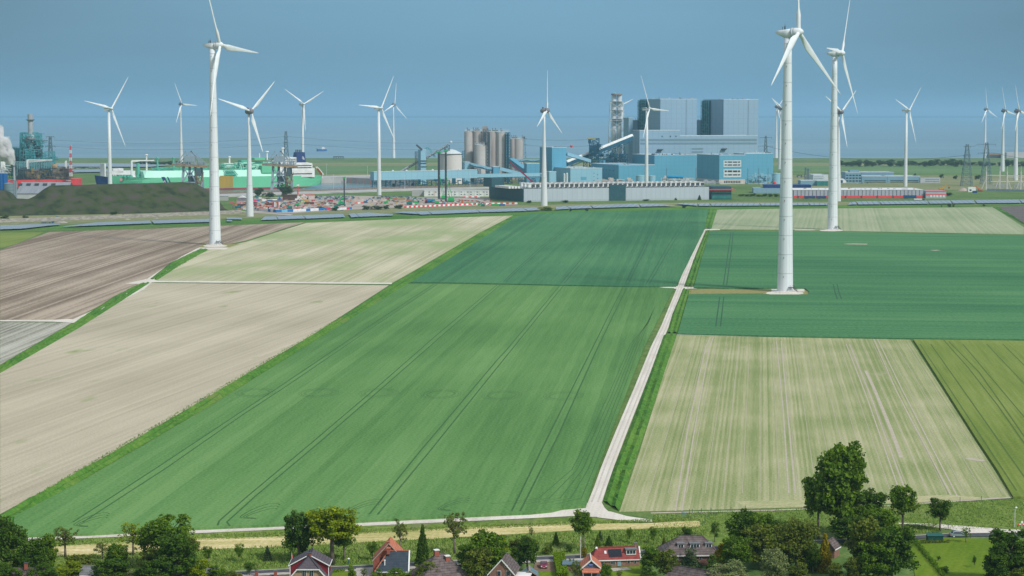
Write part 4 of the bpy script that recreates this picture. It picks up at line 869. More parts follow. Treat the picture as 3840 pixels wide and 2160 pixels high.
# ------------------------------------------------------------------ solar arrays
def solar_mat():
    m = bpy.data.materials.new('solar_glass'); m.use_nodes = True; n = m.node_tree.nodes; l = m.node_tree.links; p = n['Principled BSDF']
    p.inputs['Roughness'].default_value = .35; p.inputs['Specular IOR Level'].default_value = .6
    g = n.new('ShaderNodeNewGeometry'); mp = n.new('ShaderNodeMapping'); mp.inputs['Rotation'].default_value = (0,0,R(8)); l.new(g.outputs['Position'], mp.inputs[0])
    s = n.new('ShaderNodeSeparateXYZ'); l.new(mp.outputs[0], s.inputs[0])
    def q(op, a, b):
        k = n.new('ShaderNodeMath'); k.operation = op
        for i, v in enumerate((a, b)):
            if isinstance(v, (int, float)): k.inputs[i].default_value = v
            else: l.new(v, k.inputs[i])
        return k.outputs[0]
    f1 = q('LESS_THAN', q('FRACT', q('MULTIPLY', s.outputs[0], 1/6.2), 0), .16)
    mxn = n.new('ShaderNodeMixRGB'); mxn.inputs[1].default_value = (.27,.325,.375,1); mxn.inputs[2].default_value = (.11,.14,.15,1); l.new(f1, mxn.inputs[0]); l.new(mxn.outputs[0], p.inputs['Base Color']); return m
m_solar = solar_mat()
ARR = [[(0,845),(223,838),(226,841),(166,847),(86,856),(0,859)], [(232,849),(360,834),(561,827),(569,836),(340,845)], [(568,827),(787,820),(788,831),(577,837)], [(850,816),(907,817),(908,822),(850,821)], [(850,824.5),(871,825),(870,828.5),(850,829)],
 [(978,824),(994,812),(1034,811),(1042,822)], [(1037,811),(1133,807),(1145,818),(1045,822)], [(1136,807),(1285,802),(1295,813),(1149,819)], [(1308,801),(1331,800),(1346,812),(1317,814)], [(1334,800),(1382,797),(1473,804),(1473,807),(1348,812)],
 [(1473,796),(1514,793),(1556,793),(1571,802),(1548,801)], [(1559,793),(1603,791),(1617,802),(1575,804)], [(1606,791),(1785,785),(1799,795),(1621,802)], [(1788,785),(1959,780),(1976,790),(1802,795)], [(1963,780),(2014,778),(2024,787),(1979,789)],
 [(2083,785),(2086,775),(2122,773),(2139,782)], [(2126,773),(2210,769),(2221,779),(2143,782)], [(2214,769),(2391,764),(2400,774),(2226,779)], [(2397,764),(2458,764),(2534,771),(2404,774)], [(2528,764),(2558,761),(2612,762),(2616,771)],
 [(2617,762),(2657,761),(2666,771),(2621,771)], [(2663,761),(2846,761),(2853,770),(2669,771)], [(2849,761),(3030,760),(3036,768.5),(2857,770)], [(3034,760),(3100,761),(3103,768),(3040,769)], [(3181,767),(3189,758),(3206,756),(3215,765)], [(3210,755),(3294,754),(3303,765),(3219,766)],
 [(3297,754),(3476,752),(3484,763),(3307,765)], [(3480,752),(3562,751),(3570,762),(3488,763)], [(3566,751),(3650,750),(3660,761),(3574,762)], [(3655,750),(3820,748),(3830,760),(3665,761)], [(3824,748),(3860,748),(3860,760),(3834,760)]]
nm_ = ['far left', 'below the dark heap, left half', 'below the dark heap, right half, ending at the near left turbine', 'tiny upper piece right of the near left turbine', 'tiny lower piece right of the near left turbine',
 'pointed piece right of the grey-nacelle turbine at the building site', 'second piece right of the building site turbine', 'long piece below the striped hoarding', 'small slanted piece below the site bushes', 'tapering piece ending below the red-white barrier',
 'thin pointed piece under the red-white barrier', 'small piece just left of the long central one', 'long central piece above the dark wheat', 'long piece left of the central turbine', 'small piece touching the central turbine',
 'pointed piece right of the central turbine', 'medium piece below the grey data hall', 'long piece below the data hall\'s dark panel', 'tapering piece with a pointed right end below the data hall', 'thin pointed piece at the start of the upper right row',
 'small piece below the red-canopied office', 'long piece left of the largest turbine', 'long piece hidden in part by the largest turbine', 'short piece between the two right towers', 'short pointed piece right of the second ring-jointed tower', 'medium piece below the blue trailers',
 'long piece below the red-based warehouse', 'medium piece below the warehouse\'s right end', 'medium piece below the small red-white office', 'long piece below the substation', 'piece cut by the photo\'s right edge']
for pts, l_ in zip(ARR, nm_):
    q = MB(); P = [G(x, y, 1.6) for x, y in pts]; q.prism(P, 1.35, 1.6)
    tag(q.build('solar_array', m_solar, loc=(P[0].x, P[0].y, 0)), 'blue-grey solar array, ' + l_, 'solar panels', 'solar arrays along the far field edge')
# ------------------------------------------------------------------ power station and bulk terminal
AL = 20.0
m_bl1 = mat('cladding_blue', (.105,.33,.46), .6, (.12,.35,.49), .02, 3, seam=(7,6)); m_bl2 = mat('cladding_pale_blue', (.25,.46,.57), .6, (.27,.48,.59), .02, 3, seam=(8,7))
m_gry = mat('cladding_grey', (.25,.375,.48), .6, (.265,.39,.495), .02, 3, seam=(9,8)); m_gry2 = mat('cladding_mid_grey', (.22,.36,.46), .6, (.24,.38,.48), .02, seam=(6,6))
m_trim = mat('roof_trim', (.55,.62,.66), .6); m_roofd = mat('flat_roof', (.30,.34,.36), .9, (.38,.41,.42), .1, 4)
m_base = mat('beige_base', (.55,.50,.46), .8, (.48,.44,.41), .3); m_band = mat('band_grey', (.17,.26,.32), .6)
m_dst = mat('dark_blue_steel', (.012,.075,.125), .6, (.02,.11,.17), .2); m_con = mat('silo_concrete', (.40,.40,.39), .9, (.54,.53,.51), .045, 6, stretch=(1,1,.35), c3=(.46,.43,.40), seam=(500,7))
m_con2 = mat('stained_concrete', (.27,.23,.215), .95, (.47,.44,.42), .05, 6, stretch=(1,1,.22)); m_wsteel = mat('pale_steel', (.60,.66,.68), .5)
def ybox(parent, cx, D, left, right, top, m, nm='wall', deg=AL, z0=0.0, trim=True, roof=True, Wd=None):
    C, L, W_, h = corner(cx, D, deg, left, right, top, 40 if top < 520 else 15); W_ = Wd or W_ or 30
    b = MB().frame(C, deg); b.box(0, L, 0, W_, z0, h); o = b.build(nm, m, parent)
    if trim:
        b = MB().frame(C, deg); e = .5
        b.box(-.15, L+.15, -.15, e, h, h+.9); b.box(-.15, L+.15, W_-e, W_+.15, h, h+.9); b.box(-.15, e, e, W_-e, h, h+.9); b.box(L-e, L+.15, e, W_-e, h, h+.9); b.build('roof_edge', m_trim, parent)
    return C, L, W_, h
def bld(name, label, cat, cx, D, left, right, top, m, deg=AL, **k):
    C, L, W_, h = corner(cx, D, deg, left, right, top, 15); t = thing(name, label, cat, C, k.pop('group', None)); r = ybox(t, cx, D, left, right, top, m, deg=deg, **k); return (t,) + r
def roofgear(t, C, L, Wd, h, n, seed, deg=AL, smax=3.0, m=None):
    r = random.Random(seed)
    for i in range(n):
        b = MB().frame(C, deg); u, v = r.uniform(2, L-4), r.uniform(1, min(Wd*.6, 40)); s = r.uniform(1, smax); b.box(u, u+s*1.6, v, v+s, h, h+r.uniform(.8, smax*.7)); 
        if r.random() < .5: b.cyl((u, v+s+.6, h), (u, v+s+.6, h+r.uniform(2, 5)), .3, .3, 6)
        b.build('roof_unit', m or r.choice([m_stack, m_dkgrey, m_white]), t)
# boiler houses
for (cx, D, l, r, tp, lat, lab) in ((2475,3275,2399,2612,372.5,(2399,2421),'left one of the two tall grey boiler houses with dark stair lattices'), (2712,3330,2636,2842,374,(2637,2663),'right one of the two tall grey boiler houses with dark stair lattices')):
    t, C, L, Wd, h = bld('boiler_house', lab, 'power station', cx, D, l, r, tp, m_gry)
    lf = Fac(C, AL-90, 1); b = MB()                     # left face runs back from the corner
    d2 = Vector((-math.sin(R(AL)), math.cos(R(AL)), 0)); n2 = Vector((-math.cos(R(AL)), -math.sin(R(AL)), 0))
    def lp3(v, z, off): return C + d2*v + n2*off + Vector((0,0,z))
    v0, v1 = Wd*.62, Wd
    b.hexa([lp3(v0,0,.1), lp3(v1,0,.1), lp3(v1,0,3), lp3(v0,0,3)], [lp3(v0,h-1,.1), lp3(v1,h-1,.1), lp3(v1,h-1,3), lp3(v0,h-1,3)]); b.build('stair_shaft', m_dst, t)
    b = MB()
    for k in range(24):
        z = h*(k+1)/25; b.bar(lp3(v0-1,z,4.5), lp3(v1+1,z,4.5), .6)
    for k in range(5): v = v0 + (v1-v0)*k/4; b.bar(lp3(v,0,4.5), lp3(v,h-1,4.5), .6)
    for k in range(11): z = h*(k+1)/12; b.bar(lp3(v0 if k % 2 else v1,z,4.8), lp3(v1 if k % 2 else v0,min(h-1,z+h/12),4.8), .5)
    b.build('stair_lattice', m_teal, t)
    b = MB().frame(C, AL); b.box(L*.70, L*.70+.8, -.35, .02, 2, h); b.build('downpipe', m_band, t)
    roofgear(t, C, L, Wd, h, 9, cx)
for (cx, D, l, r, tp, lab) in ((2357,3330,2338,2373,443,'narrow grey block between the lattice chimney and the boiler houses'), (2376,3350,2370,2402,452,'slightly lower grey block tucked against the left boiler house'), (2613,3400,2606,2638,451.5,'grey block in the gap between the two boiler houses')):
    t, C, L, Wd, h = bld('annex_tower', lab, 'industrial building', cx, D, l, r, tp, m_gry2); roofgear(t, C, L, Wd, h, 2, cx, smax=2)
# bunker hall in front (grey, two banded lines)
t, C, L, Wd, h = bld('bunker_hall', 'wide pale grey hall with two darker bands, in front of the two boiler houses', 'power station', 2398, 3190, 2372, 2549, 490, m_gry)
F_ = Fac(C, AL); ybox(t, 2398+151, F_.pt(F_.hit(2549,560)[0],0).y+.05, None, 2840, 510.5, m_gry, Wd=40)
for (x0,y0,x1,y1) in ((2402,521,2838,528.5),(2402,534.5,2838,540.5),(2594,555,2637,560),(2594,567,2637,571.5)):
    b = MB(); F_.slab(b, [(x0,y0+.4),(x1,y0-.3),(x1,y1-.3),(x0,y1+.4)], .3, .05); b.build('wall_band', m_band, t)
for x in (2481,2512,2533): b = MB(); F_.rect(b, x, 509, x+3.5, 514, .3, .05); b.build('window', m_glass, t)
for x,y in ((2466,562),(2706,559)): b = MB(); u,z = F_.hit(x,y); b.box(0,1,0,1,0,1); b = MB(); [b.cyl(F_.pt(u+k*2.2,z,.2), F_.pt(u+k*2.2,z+.6,5), 1.1, 1.1, 8) for k in range(4)]; b.bar(F_.pt(u,z-1.6,2), F_.pt(u+7,z-1.6,2), .8); b.build('exhaust_hood', m_cdark, t)
# blue halls
t, C, L, Wd, h = bld('turbine_hall', 'long blue hall behind the office block with lettered white window panels', 'power station', 2790, 3060, 2700, 2899, 577, m_bl1, Wd=36); roofgear(t, C, L, Wd, h, 6, 77, smax=3)
t, C, L, Wd, h = bld('turbine_hall', 'blue hall below the banded grey hall, left of the office block', 'power station', 2454, 3080, 2371, 2612, 583, m_bl1); roofgear(t, C, L, Wd, h, 16, 78, smax=3.2)
t, C, L, Wd, h = bld('switch_hall', 'lower blue hall with a row of small square openings on its dark left face', 'industrial building', 2320, 3000, 2217, 2454, 620, m_bl1); roofgear(t, C, L, Wd, h, 6, 79, smax=1.6)
d2 = Vector((-math.sin(R(AL)), math.cos(R(AL)), 0)); n2 = Vector((-math.cos(R(AL)), -math.sin(R(AL)), 0))
for i in range(5): b = MB(); p = C + d2*(20+14*i) + Vector((0,0,h*.70)) ; b.bar(p, p+n2*.3, 2.0, 1.6); b.build('opening', m_glass, t)
t, C, L, Wd, h = bld('office_block', 'blue office block with white panels of dark windows and a beige ground floor', 'office building', 2697, 2960, 2613, 2794, 583, m_bl1); F_ = Fac(C, AL); FL = Fac(C, AL+90, -1)
roofgear(t, C, L, Wd, h, 6, 80, smax=2)
b = MB().frame(C, AL); b.box(-.1, L+.1, -.12, 0, 0, zz(673.5, 2960)); b.box(-.12, -.005, 0, Wd*.98, 0, zz(673.5, 2960)); b.build('ground_floor', m_base, t)
for (x0,y0,x1,y1) in ((2713,601.5,2779,625.5),(2713,635,2779,664.5)):
    b = MB(); F_.rect(b, x0, y0, x1, y1, .35, .02); w_ = b.build('window_panel', m_wsteel, t)
    for r_, yy in enumerate((y0+4, y0+(y1-y0)*.62)):
        for x, w in ((2717,8),(2728,17),(2748,16),(2766.5,8.5)): b = MB(); F_.rect(b, x, yy, x+w, yy+4.6+(2 if y0 > 630 and r_ == 0 else 0), .15, .39); b.build('window', m_glass, w_)
for (x0,y0,x1,y1) in ((2636,611.5,2683,624),(2636,634,2683,647)):
    b = MB(); FL.rect(b, x0, y0, x1, y1, -.35, -.02); w_ = b.build('window_panel', m_wsteel, t)
    for x, w in ((2641,6),(2655,10),(2670,9)): b = MB(); FL.rect(b, x, y0+5, x+w, y0+9, -.15, -.39); b.build('window', m_glass, w_)
for x in (2620,2655): b = MB(); FL.rect(b, x, 596, x+13, 604, -.3, -.02); b.build('louvre', m_band, t)
for i in range(10): b = MB(); F_.rect(b, 2716+6.2*i, 678, 2716+6.2*i+3.6, 686, .2, .16); b.build('window', m_glass, t)
for x, fc in ((2613.5,FL),(2684,FL)): b = MB(); fc.rect(b, x, 585, x+1.4, 680, -.4, -.02); b.build('downpipe', m_dkgrey, t)
# pump station block and tall blue box
t, C, L, Wd, h = bld('pump_house', 'pale blue windowless building with three columns of small holes, left of the dark-faced blue hall', 'industrial building', 2139, 2990, 2071, 2258, 632.5, m_bl2); roofgear(t, C, L, Wd, h, 8, 81, smax=1.4); F_ = Fac(C, AL)
for i, (x, y) in enumerate(((2226,648),(2226,661),(2226,675),(2240,654),(2240,668))): b = MB(); F_.rect(b, x, y, x+2.4, y+2.6, .3, .03); b.build('opening', m_glass, t)
b = MB(); F_.rect(b, 2178, 663, 2199, 674, .2, .03); b.build('wall_grille', m_bl1, t)
for x, y in ((2116,650),(2126,648)): tk = thing('gas_tank', '%s of two slim white upright tanks in front of the pump house' % ('left' if x == 2116 else 'right'), 'tank', Vector((xx_(x,2975,5),2975,0)), 'slim tanks'); q = MB(); q.lathe((xx_(x,2975,5),2975,0), [(1.6,0),(1.6,zz(y,2975)-1),(.6,zz(y,2975))], 12); q.build('vessel', m_wsteel, tk)
t, C, L, Wd, h = bld('transfer_tower', 'tall plain blue block right of the central wind turbine, a conveyor entering its right side', 'industrial building', 2070, 3050, 2024, 2124, 554, m_bl1); roofgear(t, C, L, Wd, h, 4, 82, smax=1.5)
t, C, L, Wd, h = bld('annex', 'low blue annex at the foot of the tall plain blue block', 'industrial building', 2060, 2940, 2045, 2086, 645, m_bl2)
# tanks
for (x0,x1,yt,D,lab) in ((2384,2419,656,2960,'left of two round blue tanks before the switch hall'),(2430,2458,658,2975,'right of two round blue tanks, beside the white turbine tower'),(2893,2928,648,2980,'round blue tank at the right end of the power station')):
    X = xx_((x0+x1)/2, D, 5); r = (x1-x0)/2*D/F_PX; tk = thing('storage_tank', lab, 'tank', Vector((X,D,0))); q = MB(); q.lathe((X,D,0), [(r,0),(r,zz(yt+2,D)),(r*.2,zz(yt,D))], 28); q.build('shell', m_bl2, tk); q = MB(); q.lathe((X,D,zz(yt+2.6,D)), [(r,0),(r+.25,0),(r+.25,.5),(r,.5)], 28); q.build('rim', m_trim, tk)
tk = thing('spherical_tank', 'small pink-red tank at the foot of the right round blue tank', 'tank', Vector((xx_(2905,2930,3),2930,0))); q = MB(); q.lathe((xx_(2905,2930,3),2930,0), [(2.4,0),(2.4,4.2),(1.6,5.4),(.3,6)], 14); q.build('vessel', m_redp, tk)
# chimney in its lattice
DC = 3400; XC = xx_(2312, DC, 60); ch = thing('lattice_chimney', 'tall pale chimney with twin flues standing in a white steel lattice', 'chimney', Vector((XC, DC, 0)))
for sgn in (-1, 1): q = MB(); q.cyl((XC+sgn*4.6,DC,0), (XC+sgn*4.6,DC,zz(353,DC)), 4.4, 4.2, 20); q.build('flue', m_wsteel, ch)
q = MB(); q.lathe((XC,DC,zz(356,DC)), [(8.6,0),(9.6,0),(9.6,2.2),(8.6,2.2)], 24); q.build('crown', mat('crown_brown',(.28,.24,.24),.7), ch)
q = MB(); q.truss_tower((XC,DC,0), 31, 22, zz(383,DC), 8, .9, d0=24, d1=18); q.build('lattice', m_wsteel, ch)
for y in (381,414,447,453): q = MB(); q.lathe((XC,DC,zz(y,DC)), [(9.2,0),(11.5,0),(11.5,.5),(9.2,.5)], 20); q.build('platform', m_stack, ch)
q = MB(); X = XC+14; q.truss_tower((X,DC-8,0), 4, 4, zz(450,DC), 16, .5); q.build('lift_shaft', m_stack, ch)
# rising conveyor with a white tube roof
def conveyor(name, label, p0, D0, p1, D1, w, h, m, mroof=None, truss=None, legs=(), group=None, legm=None):
    a = P3(*p0, D0); c = P3(*p1, D1); t = thing(name, label, 'conveyor', Vector((a.x, a.y, 0)), group)
    q = MB(); q.bar(a, c, w, h); q.build('gallery', m, t)
    up_ = Vector((0,0,h/2+.05))
    if mroof: q = MB(); q.cyl(a+up_, c+up_, w*.5, w*.5, 10); q.build('roof', mroof, t)
    if truss:
        q = MB(); n = max(4, int((c-a).length/9)); dn = Vector((0,0,-truss))
        for i in range(n):
            s0, s1 = a.lerp(c, i/n), a.lerp(c, (i+1)/n)
            for o in (Vector((0,-w/2,0)), Vector((0,w/2,0))): q.bar(s0+o+dn, s1+o+dn, .8); q.bar(s0+o, s0+o+dn, .6); q.bar(s0+o+(dn if i % 2 else dn*0), s1+o+(dn*0 if i % 2 else dn), .6)
        q.build('truss', legm or m_dst, t)
    for f in legs:
        s = a.lerp(c, f); q = MB(); q.truss_tower((s.x, s.y, 0), max(4, w*1.3), w*.8, max(1, s.z-h/2-(truss or 0)), max(2, int(s.z/9)), .8); q.build('trestle', legm or m_dst, t)
    return t
conveyor('coal_conveyor', 'long rising coal conveyor with a white tubular roof, climbing right to the grey hall', (2125,616), 3120, (2371,516), 3185, 6.5, 5.5, m_dst, m_white, 6.0, (.12,.28,.44,.58,.72,.86))
bk = thing('coal_bunker', 'dark blue open steel framework under the rising coal conveyor', 'steel structure', Vector((xx_(2300,3150,10),3150,0))); q = MB()
for i in range(8): x = 2243+i*14; q.truss_tower((xx_(x,3150,10),3150+(i % 2)*8,0), 11, 11, zz(640-i*11, 3150)-6 if i < 8 else 30, 5, .9)
q.build('frame', m_dst, bk); q = MB(); maze(q, 2240,2345,580,640,3150,170,41,1.0,16,40); q.build('equipment', m_dst, bk)
q = MB(); [q.cyl((xx_(x,3140,10),3140,0),(xx_(x,3140,10),3140,zz(600,3140)),3.4,3.4,14) for x in (2251,2262)]; q.build('hopper_silo', m_bl1, bk)
lt = thing('lattice_tower', 'dark blue lattice tower with a yellow beam on top, where two conveyors meet', 'steel structure', Vector((xx_(2228,3130,10),3130,0)))
q = MB(); q.truss_tower((xx_(2228,3130,20),3130,0), 15, 15, zz(519,3130), 9, .9); q.build('frame', m_dst, lt); q = MB(); q.box(xx_(2209,3130,20),xx_(2246,3130,20),3124,3136,zz(565,3130),zz(545,3130)); maze(q,2210,2246,520,625,3122,80,43,.8,16,12); q.build('machinery', m_dst, lt)
q = MB(); q.bar(P3(2201,520,3122), P3(2234,520,3122), 1.3); q.build('beam', mat('yellow_beam',(.45,.36,.08),.6), lt)
conveyor('cross_conveyor', 'short grey-blue conveyor dropping from the tall blue block to the dark lattice tower', (2124,577), 3060, (2212,604), 3120, 4.5, 5.0, m_bl2, None, 1.5)
conveyor('dome_roof', 'pale flat-topped roof behind the rising conveyor', (2255,552), 3300, (2290,546), 3300, 14, 5, m_bl2, None)
# horizontal galleries
t = conveyor('long_gallery', 'long pale blue conveyor gallery on dark legs, left of the piling rigs', (1395.5,660.5), 2815, (1783,652), 2930, 9, 11.8, m_bl2)
q = MB(); a = P3(1395.5,645,2815); c = P3(1783,637,2930); q.bar(a+Vector((0,0,.35)), c+Vector((0,0,.35)), 9.5, .6); q.build('roof', m_trim, t)
for i in range(24):
    f = i/23; s = a.lerp(c, f); q = MB(); zl = zz(676, s.y)
    for o in (-4, 4): q.bar((s.x, s.y+o, 0), (s.x, s.y+o, zl), .9)
    if i % 3 == 0: q.bar((s.x-1, s.y-4, zl), (s.x+9, s.y-4, 2), .6); q.bar((s.x+9, s.y-4, zl), (s.x-1, s.y-4, 2), .6)
    q.bar((s.x, s.y-4, zl*.6), (s.x, s.y+4, zl*.6), .6); q.build('trestle', m_dst, t)
q = MB(); maze(q, 1400,1780,676,705,2850,130,44,.8,40,10); q.build('service_pipes', m_dst, t)
for i, x in enumerate((1470,1520,1618,1720)): b = MB(); f = (x-1395)/388; s = a.lerp(c, f); b.lathe((s.x, s.y, s.z+.6), [(1.6,0),(1.6,1.2),(.4,1.8)], 10); b.build('roof_vent', m_wsteel, t)
t = conveyor('thin_gallery', 'thin pale blue conveyor gallery running right from the long one past the concrete silos', (1783,659), 2935, (2024,655), 3010, 6, 5, m_bl2, None, 3, (.1,.3,.5,.7,.9))
conveyor('falling_gallery', 'end piece of the thin gallery dropping toward the low blue annex', (2024,655), 3010, (2062,667), 3000, 6, 5, m_bl2, None, 2, (.5,))
t = conveyor('blue_bridge', 'horizontal blue conveyor bridge between the concrete silos and the tall blue block', (1927,601), 3130, (2024,601), 3130, 5, 4.4, m_bl2, None, 2, (.25,.8))
conveyor('slope_conveyor', 'dark blue inclined conveyor wedge right of the concrete silos', (1918,604), 3100, (1974,645), 3040, 9, 9, m_bl1, None, None)
conveyor('slope_conveyor', 'pale blue inclined conveyor below the short front silo', (1763,616), 2990, (1845,636), 2990, 5, 5, m_bl2, None, 1.5, (.4,.8))
conveyor('slope_conveyor', 'pale blue conveyor sloping down right of the small box at the silos\' foot', (1872,632), 2990, (1950,652), 3000, 6, 5, m_bl2, None, None, (.5,))
for (cx,D,l,r,tp,lab) in ((1738,2990,1731,1763,609,'small blue box building at the left foot of the concrete silos'),(1850,2985,1845,1872,626,'small blue box building among conveyors below the concrete silos'),(1975,3020,1955,2022,614,'low blue building behind the red crane boom'),(1826,2960,1822,1870,668,'low dark blue block behind the dark corner of the data hall')):
    t, C, L, Wd, h = bld('transfer_house', lab, 'industrial building', cx, D, l, r, tp, m_bl1 if cx > 1800 else m_bl2, Wd=18, deg=12)
# loading tower with booms
t, C, L, Wd, h = bld('loading_tower', 'pale blue loading tower rising behind the long gallery, left of the white silo', 'tower', 1578, 2960, 1567, 1598, 562, m_bl2, Wd=14)
for y in (603,612,625): b = MB().frame(C, AL); b.box(-1.5, L+1.5, -1.5, 0, zz(y,2960), zz(y,2960)+.6); b.build('walkway', m_dkgrey, t)
q = MB(); q.truss_tower((C.x-7, C.y+4, 0), 3, 3, h*.95, 14, .5); q.build('ladder_shaft', m_dkgrey, t)
q = MB(); q.bar(P3(1561,543,2960), P3(1583,562,2960), 2.6); q.build('boom', m_dkgrey, t)
for p0, p1, lab in (((1503,641),(1567,604),'dark conveyor rising from the long gallery to the loading tower'),((1598,589),(1680,541),'dark conveyor climbing right from the loading tower over the white silo')):
    conveyor('open_conveyor', lab, p0, 2970, p1, 2975, 3.5, 1.6, m_stack, None, 2.6, (), legm=m_dkgrey)
cs = thing('stacker_arm', 'curved blue-grey pipe arms behind the loading tower', 'steel structure', Vector((xx_(1610,2975,20),2975,0))); q = MB()
for o in (0, 5): pp = [(1590+o,560),(1598+o,554),(1606+o,556),(1618+o,575),(1630+o,590)]; [q.bar(P3(*a_,2975), P3(*b_,2975), .8) for a_, b_ in zip(pp[:-1], pp[1:])]
q.build('arm', m_teal, cs)
DS = 2985; X = xx_(1692,DS,10); r = 42*DS/F_PX; sl = thing('white_silo', 'wide cream-white cylindrical silo with a ribbed conical roof', 'silo', Vector((X,DS,0)))
q = MB(); q.lathe((X,DS,0), [(r,0),(r,zz(576,DS))], 40); q.build('shell', mat('cream_concrete',(.58,.54,.50),.8,(.66,.62,.58),.05,5,stretch=(1,1,.3)), sl); q = MB(); q.lathe((X,DS,zz(576,DS)), [(r+.5,0),(r*.4,5.2),(1.5,6.6)], 20); q.build('roof', m_wsteel, sl)
q = MB(); q.truss_tower((X+r+1.5,DS-2,0), 3.2, 3.2, zz(566,DS), 12, .5); q.build('stair_tower', m_dst, sl); q = MB(); q.truss_tower((X-r*.35,DS-r*.3,zz(574,DS)), 7, 7, 12, 2, .7); q.build('head_frame', m_dkgrey, sl)
for i in range(12):
    a_ = 2*math.pi*i/12
q = MB(); q.lathe((X,DS,zz(577,DS)), [(r+.3,0),(r+1.4,0),(r+1.4,.4),(r+.3,.4)], 32); q.build('walkway', m_dkgrey, sl)
ph = thing('radar_dome', 'white sphere of a satellite dish above the conveyor head, left of the white silo roof', 'dish', P3(1691,533,2990)); q = MB(); q.sphere(P3(1691,533,2990), 2.0, 10); q.build('dish', m_wsteel, ph)
# concrete silos
DG = 3040; cg = thing('silo_group', 'left bank of tall brown-stained concrete silos, with a shorter silo in front', 'silo', Vector((xx_(1775,DG,20),DG,0)))
def silo(par, x0, x1, yt, D, m, nm='silo'):
    X = xx_((x0+x1)/2, D, 30); r = (x1-x0)/2*D/F_PX*1.02; q = MB(); q.lathe((X,D+r,0), [(r,0),(r,zz(yt,D))], 28); q.build(nm, m, par)
for x0, x1, y, d, m in ((1741,1773,493,0,m_con),(1772,1809,493,0,m_con2),(1760,1790,492,24,m_con2)): silo(cg, x0, x1, y, DG+d, m)
silo(cg, 1779, 1820, 544, DG-20, m_con, 'short_silo')
q = MB(); q.box(xx_(1808,DG,30), xx_(1828,DG,30), DG+4, DG+22, 0, zz(474,DG)); q.build('stair_tower', m_con2, cg)
q = MB(); q.truss_tower((xx_(1822,DG-3,30),DG-3,0), 7, 7, zz(484,DG), 16, .7); q.build('stair_lattice', m_dst, cg)
def railing(par, x0, x1, y, D, seed):
    q = MB(); a_, b_ = P3(x0,y,D), P3(x1,y,D); q.bar(a_+Vector((0,0,3)), b_+Vector((0,0,3)), .4); q.bar(a_+Vector((0,0,.4)), b_+Vector((0,0,.4)), .7)
    n = int((x1-x0)/4)
    for i in range(n+1): p = a_.lerp(b_, i/n); q.bar(p, p+Vector((0,0,3)), .4)
    q.build('roof_railing', m_wsteel, par); r_ = random.Random(seed); q = MB()
    for i in range(4): p = a_.lerp(b_, r_.random()); q.bar(p, p+Vector((0,6,5)), 1.2); q.box(p.x, p.x+r_.uniform(2,5), p.y+4, p.y+8, p.z, p.z+3)
    q.build('roof_gear', m_dkgrey, par)
railing(cg, 1743, 1807, 492, DG+2, 1); railing(cg, 1782, 1818, 543.5, DG-18, 2)
cg = thing('silo_group', 'right bank of tall concrete silos with a dark stair lattice on its right side', 'silo', Vector((xx_(1865,DG,20),DG,0)))
for x0, x1, y, m in ((1826,1860,494,m_con2),(1858,1899,496,m_con)): silo(cg, x0, x1, y, DG+6, m)
q = MB(); q.truss_tower((xx_(1905,DG+4,30),DG+4,0), 6.2, 6.2, zz(497,DG), 18, .7); q.box(xx_(1900.5,DG,30), xx_(1908,DG,30), DG+6, DG+12, 0, zz(499,DG)); q.build('stair_lattice', m_dst, cg); railing(cg, 1828, 1909, 494, DG+8, 3)
for x in (1840,1874): q = MB(); q.cyl((xx_(x,DG+4,20),DG+4.5,0),(xx_(x,DG+4,20),DG+4.5,zz(497,DG)),.5,.5,6); q.build('downpipe', m_wsteel, cg)
cg = thing('silo_group', 'lower rear pair of concrete silos right of the tall banks', 'silo', Vector((xx_(1940,DG+120,20),DG+120,0)))
for x0, x1, y, m in ((1914,1930,521,m_con2),(1926,1961.5,521,m_con)): silo(cg, x0, x1, y, DG+120, m)
railing(cg, 1916, 1962, 520.5, DG+122, 4)
# red telescopic crane boom
rc = thing('mobile_crane', 'mobile crane with a long dark red boom leaning left over the data hall roof', 'crane', Vector((xx_(2008,2700,3),2700,0)))
q = MB(); q.bar(P3(2006,690,2700), P3(1950,640,2700), 2.0); q.bar(P3(1952,642,2700), P3(1910,606,2700), 1.2); q.build('boom', mat('crane_red',(.30,.02,.06),.5), rc)
q = MB(); q.box(xx_(2004,2700,3),xx_(2022,2700,3),2698,2702,0,3.4); q.build('chassis', m_navy, rc)
# ------------------------------------------------------------------ data hall
DA = 15.0; DD = base_y(757); m_clad = mat('white_cladding', (.42,.48,.53), .6, (.45,.51,.56), .04, 3, stretch=(8,8,.2), seam=(6,30)); m_dclad = mat('dark_green_cladding', (.020,.075,.095), .6, (.028,.09,.11), .2, 3)
t, C, L, Wd, h = bld('data_hall', 'very long low grey data hall with rows of rooftop cooling units', 'data centre', 1962, DD, None, 2659, 707, m_clad, deg=DA, Wd=70, trim=False)
F_ = Fac(C, DA); cr = MB().frame(C, DA); cr.box(0, L, 0, 69, h+.02, h+.1); cr.build('roof', m_roofd, t)
b = MB().frame(C, DA); b.box(-.1, L+.1, -.25, .25, h, h+.5); b.build('roof_edge', m_dkgrey, t)
b = MB(); F_.rect(b, 2286, 693, 2345, 752, 2.0, -.5); b.build('dark_wall_panel', m_dclad, t)
q = MB().frame(C, DA); q.box(0,1,0,1,0,1); k = 0
x = 1985.0
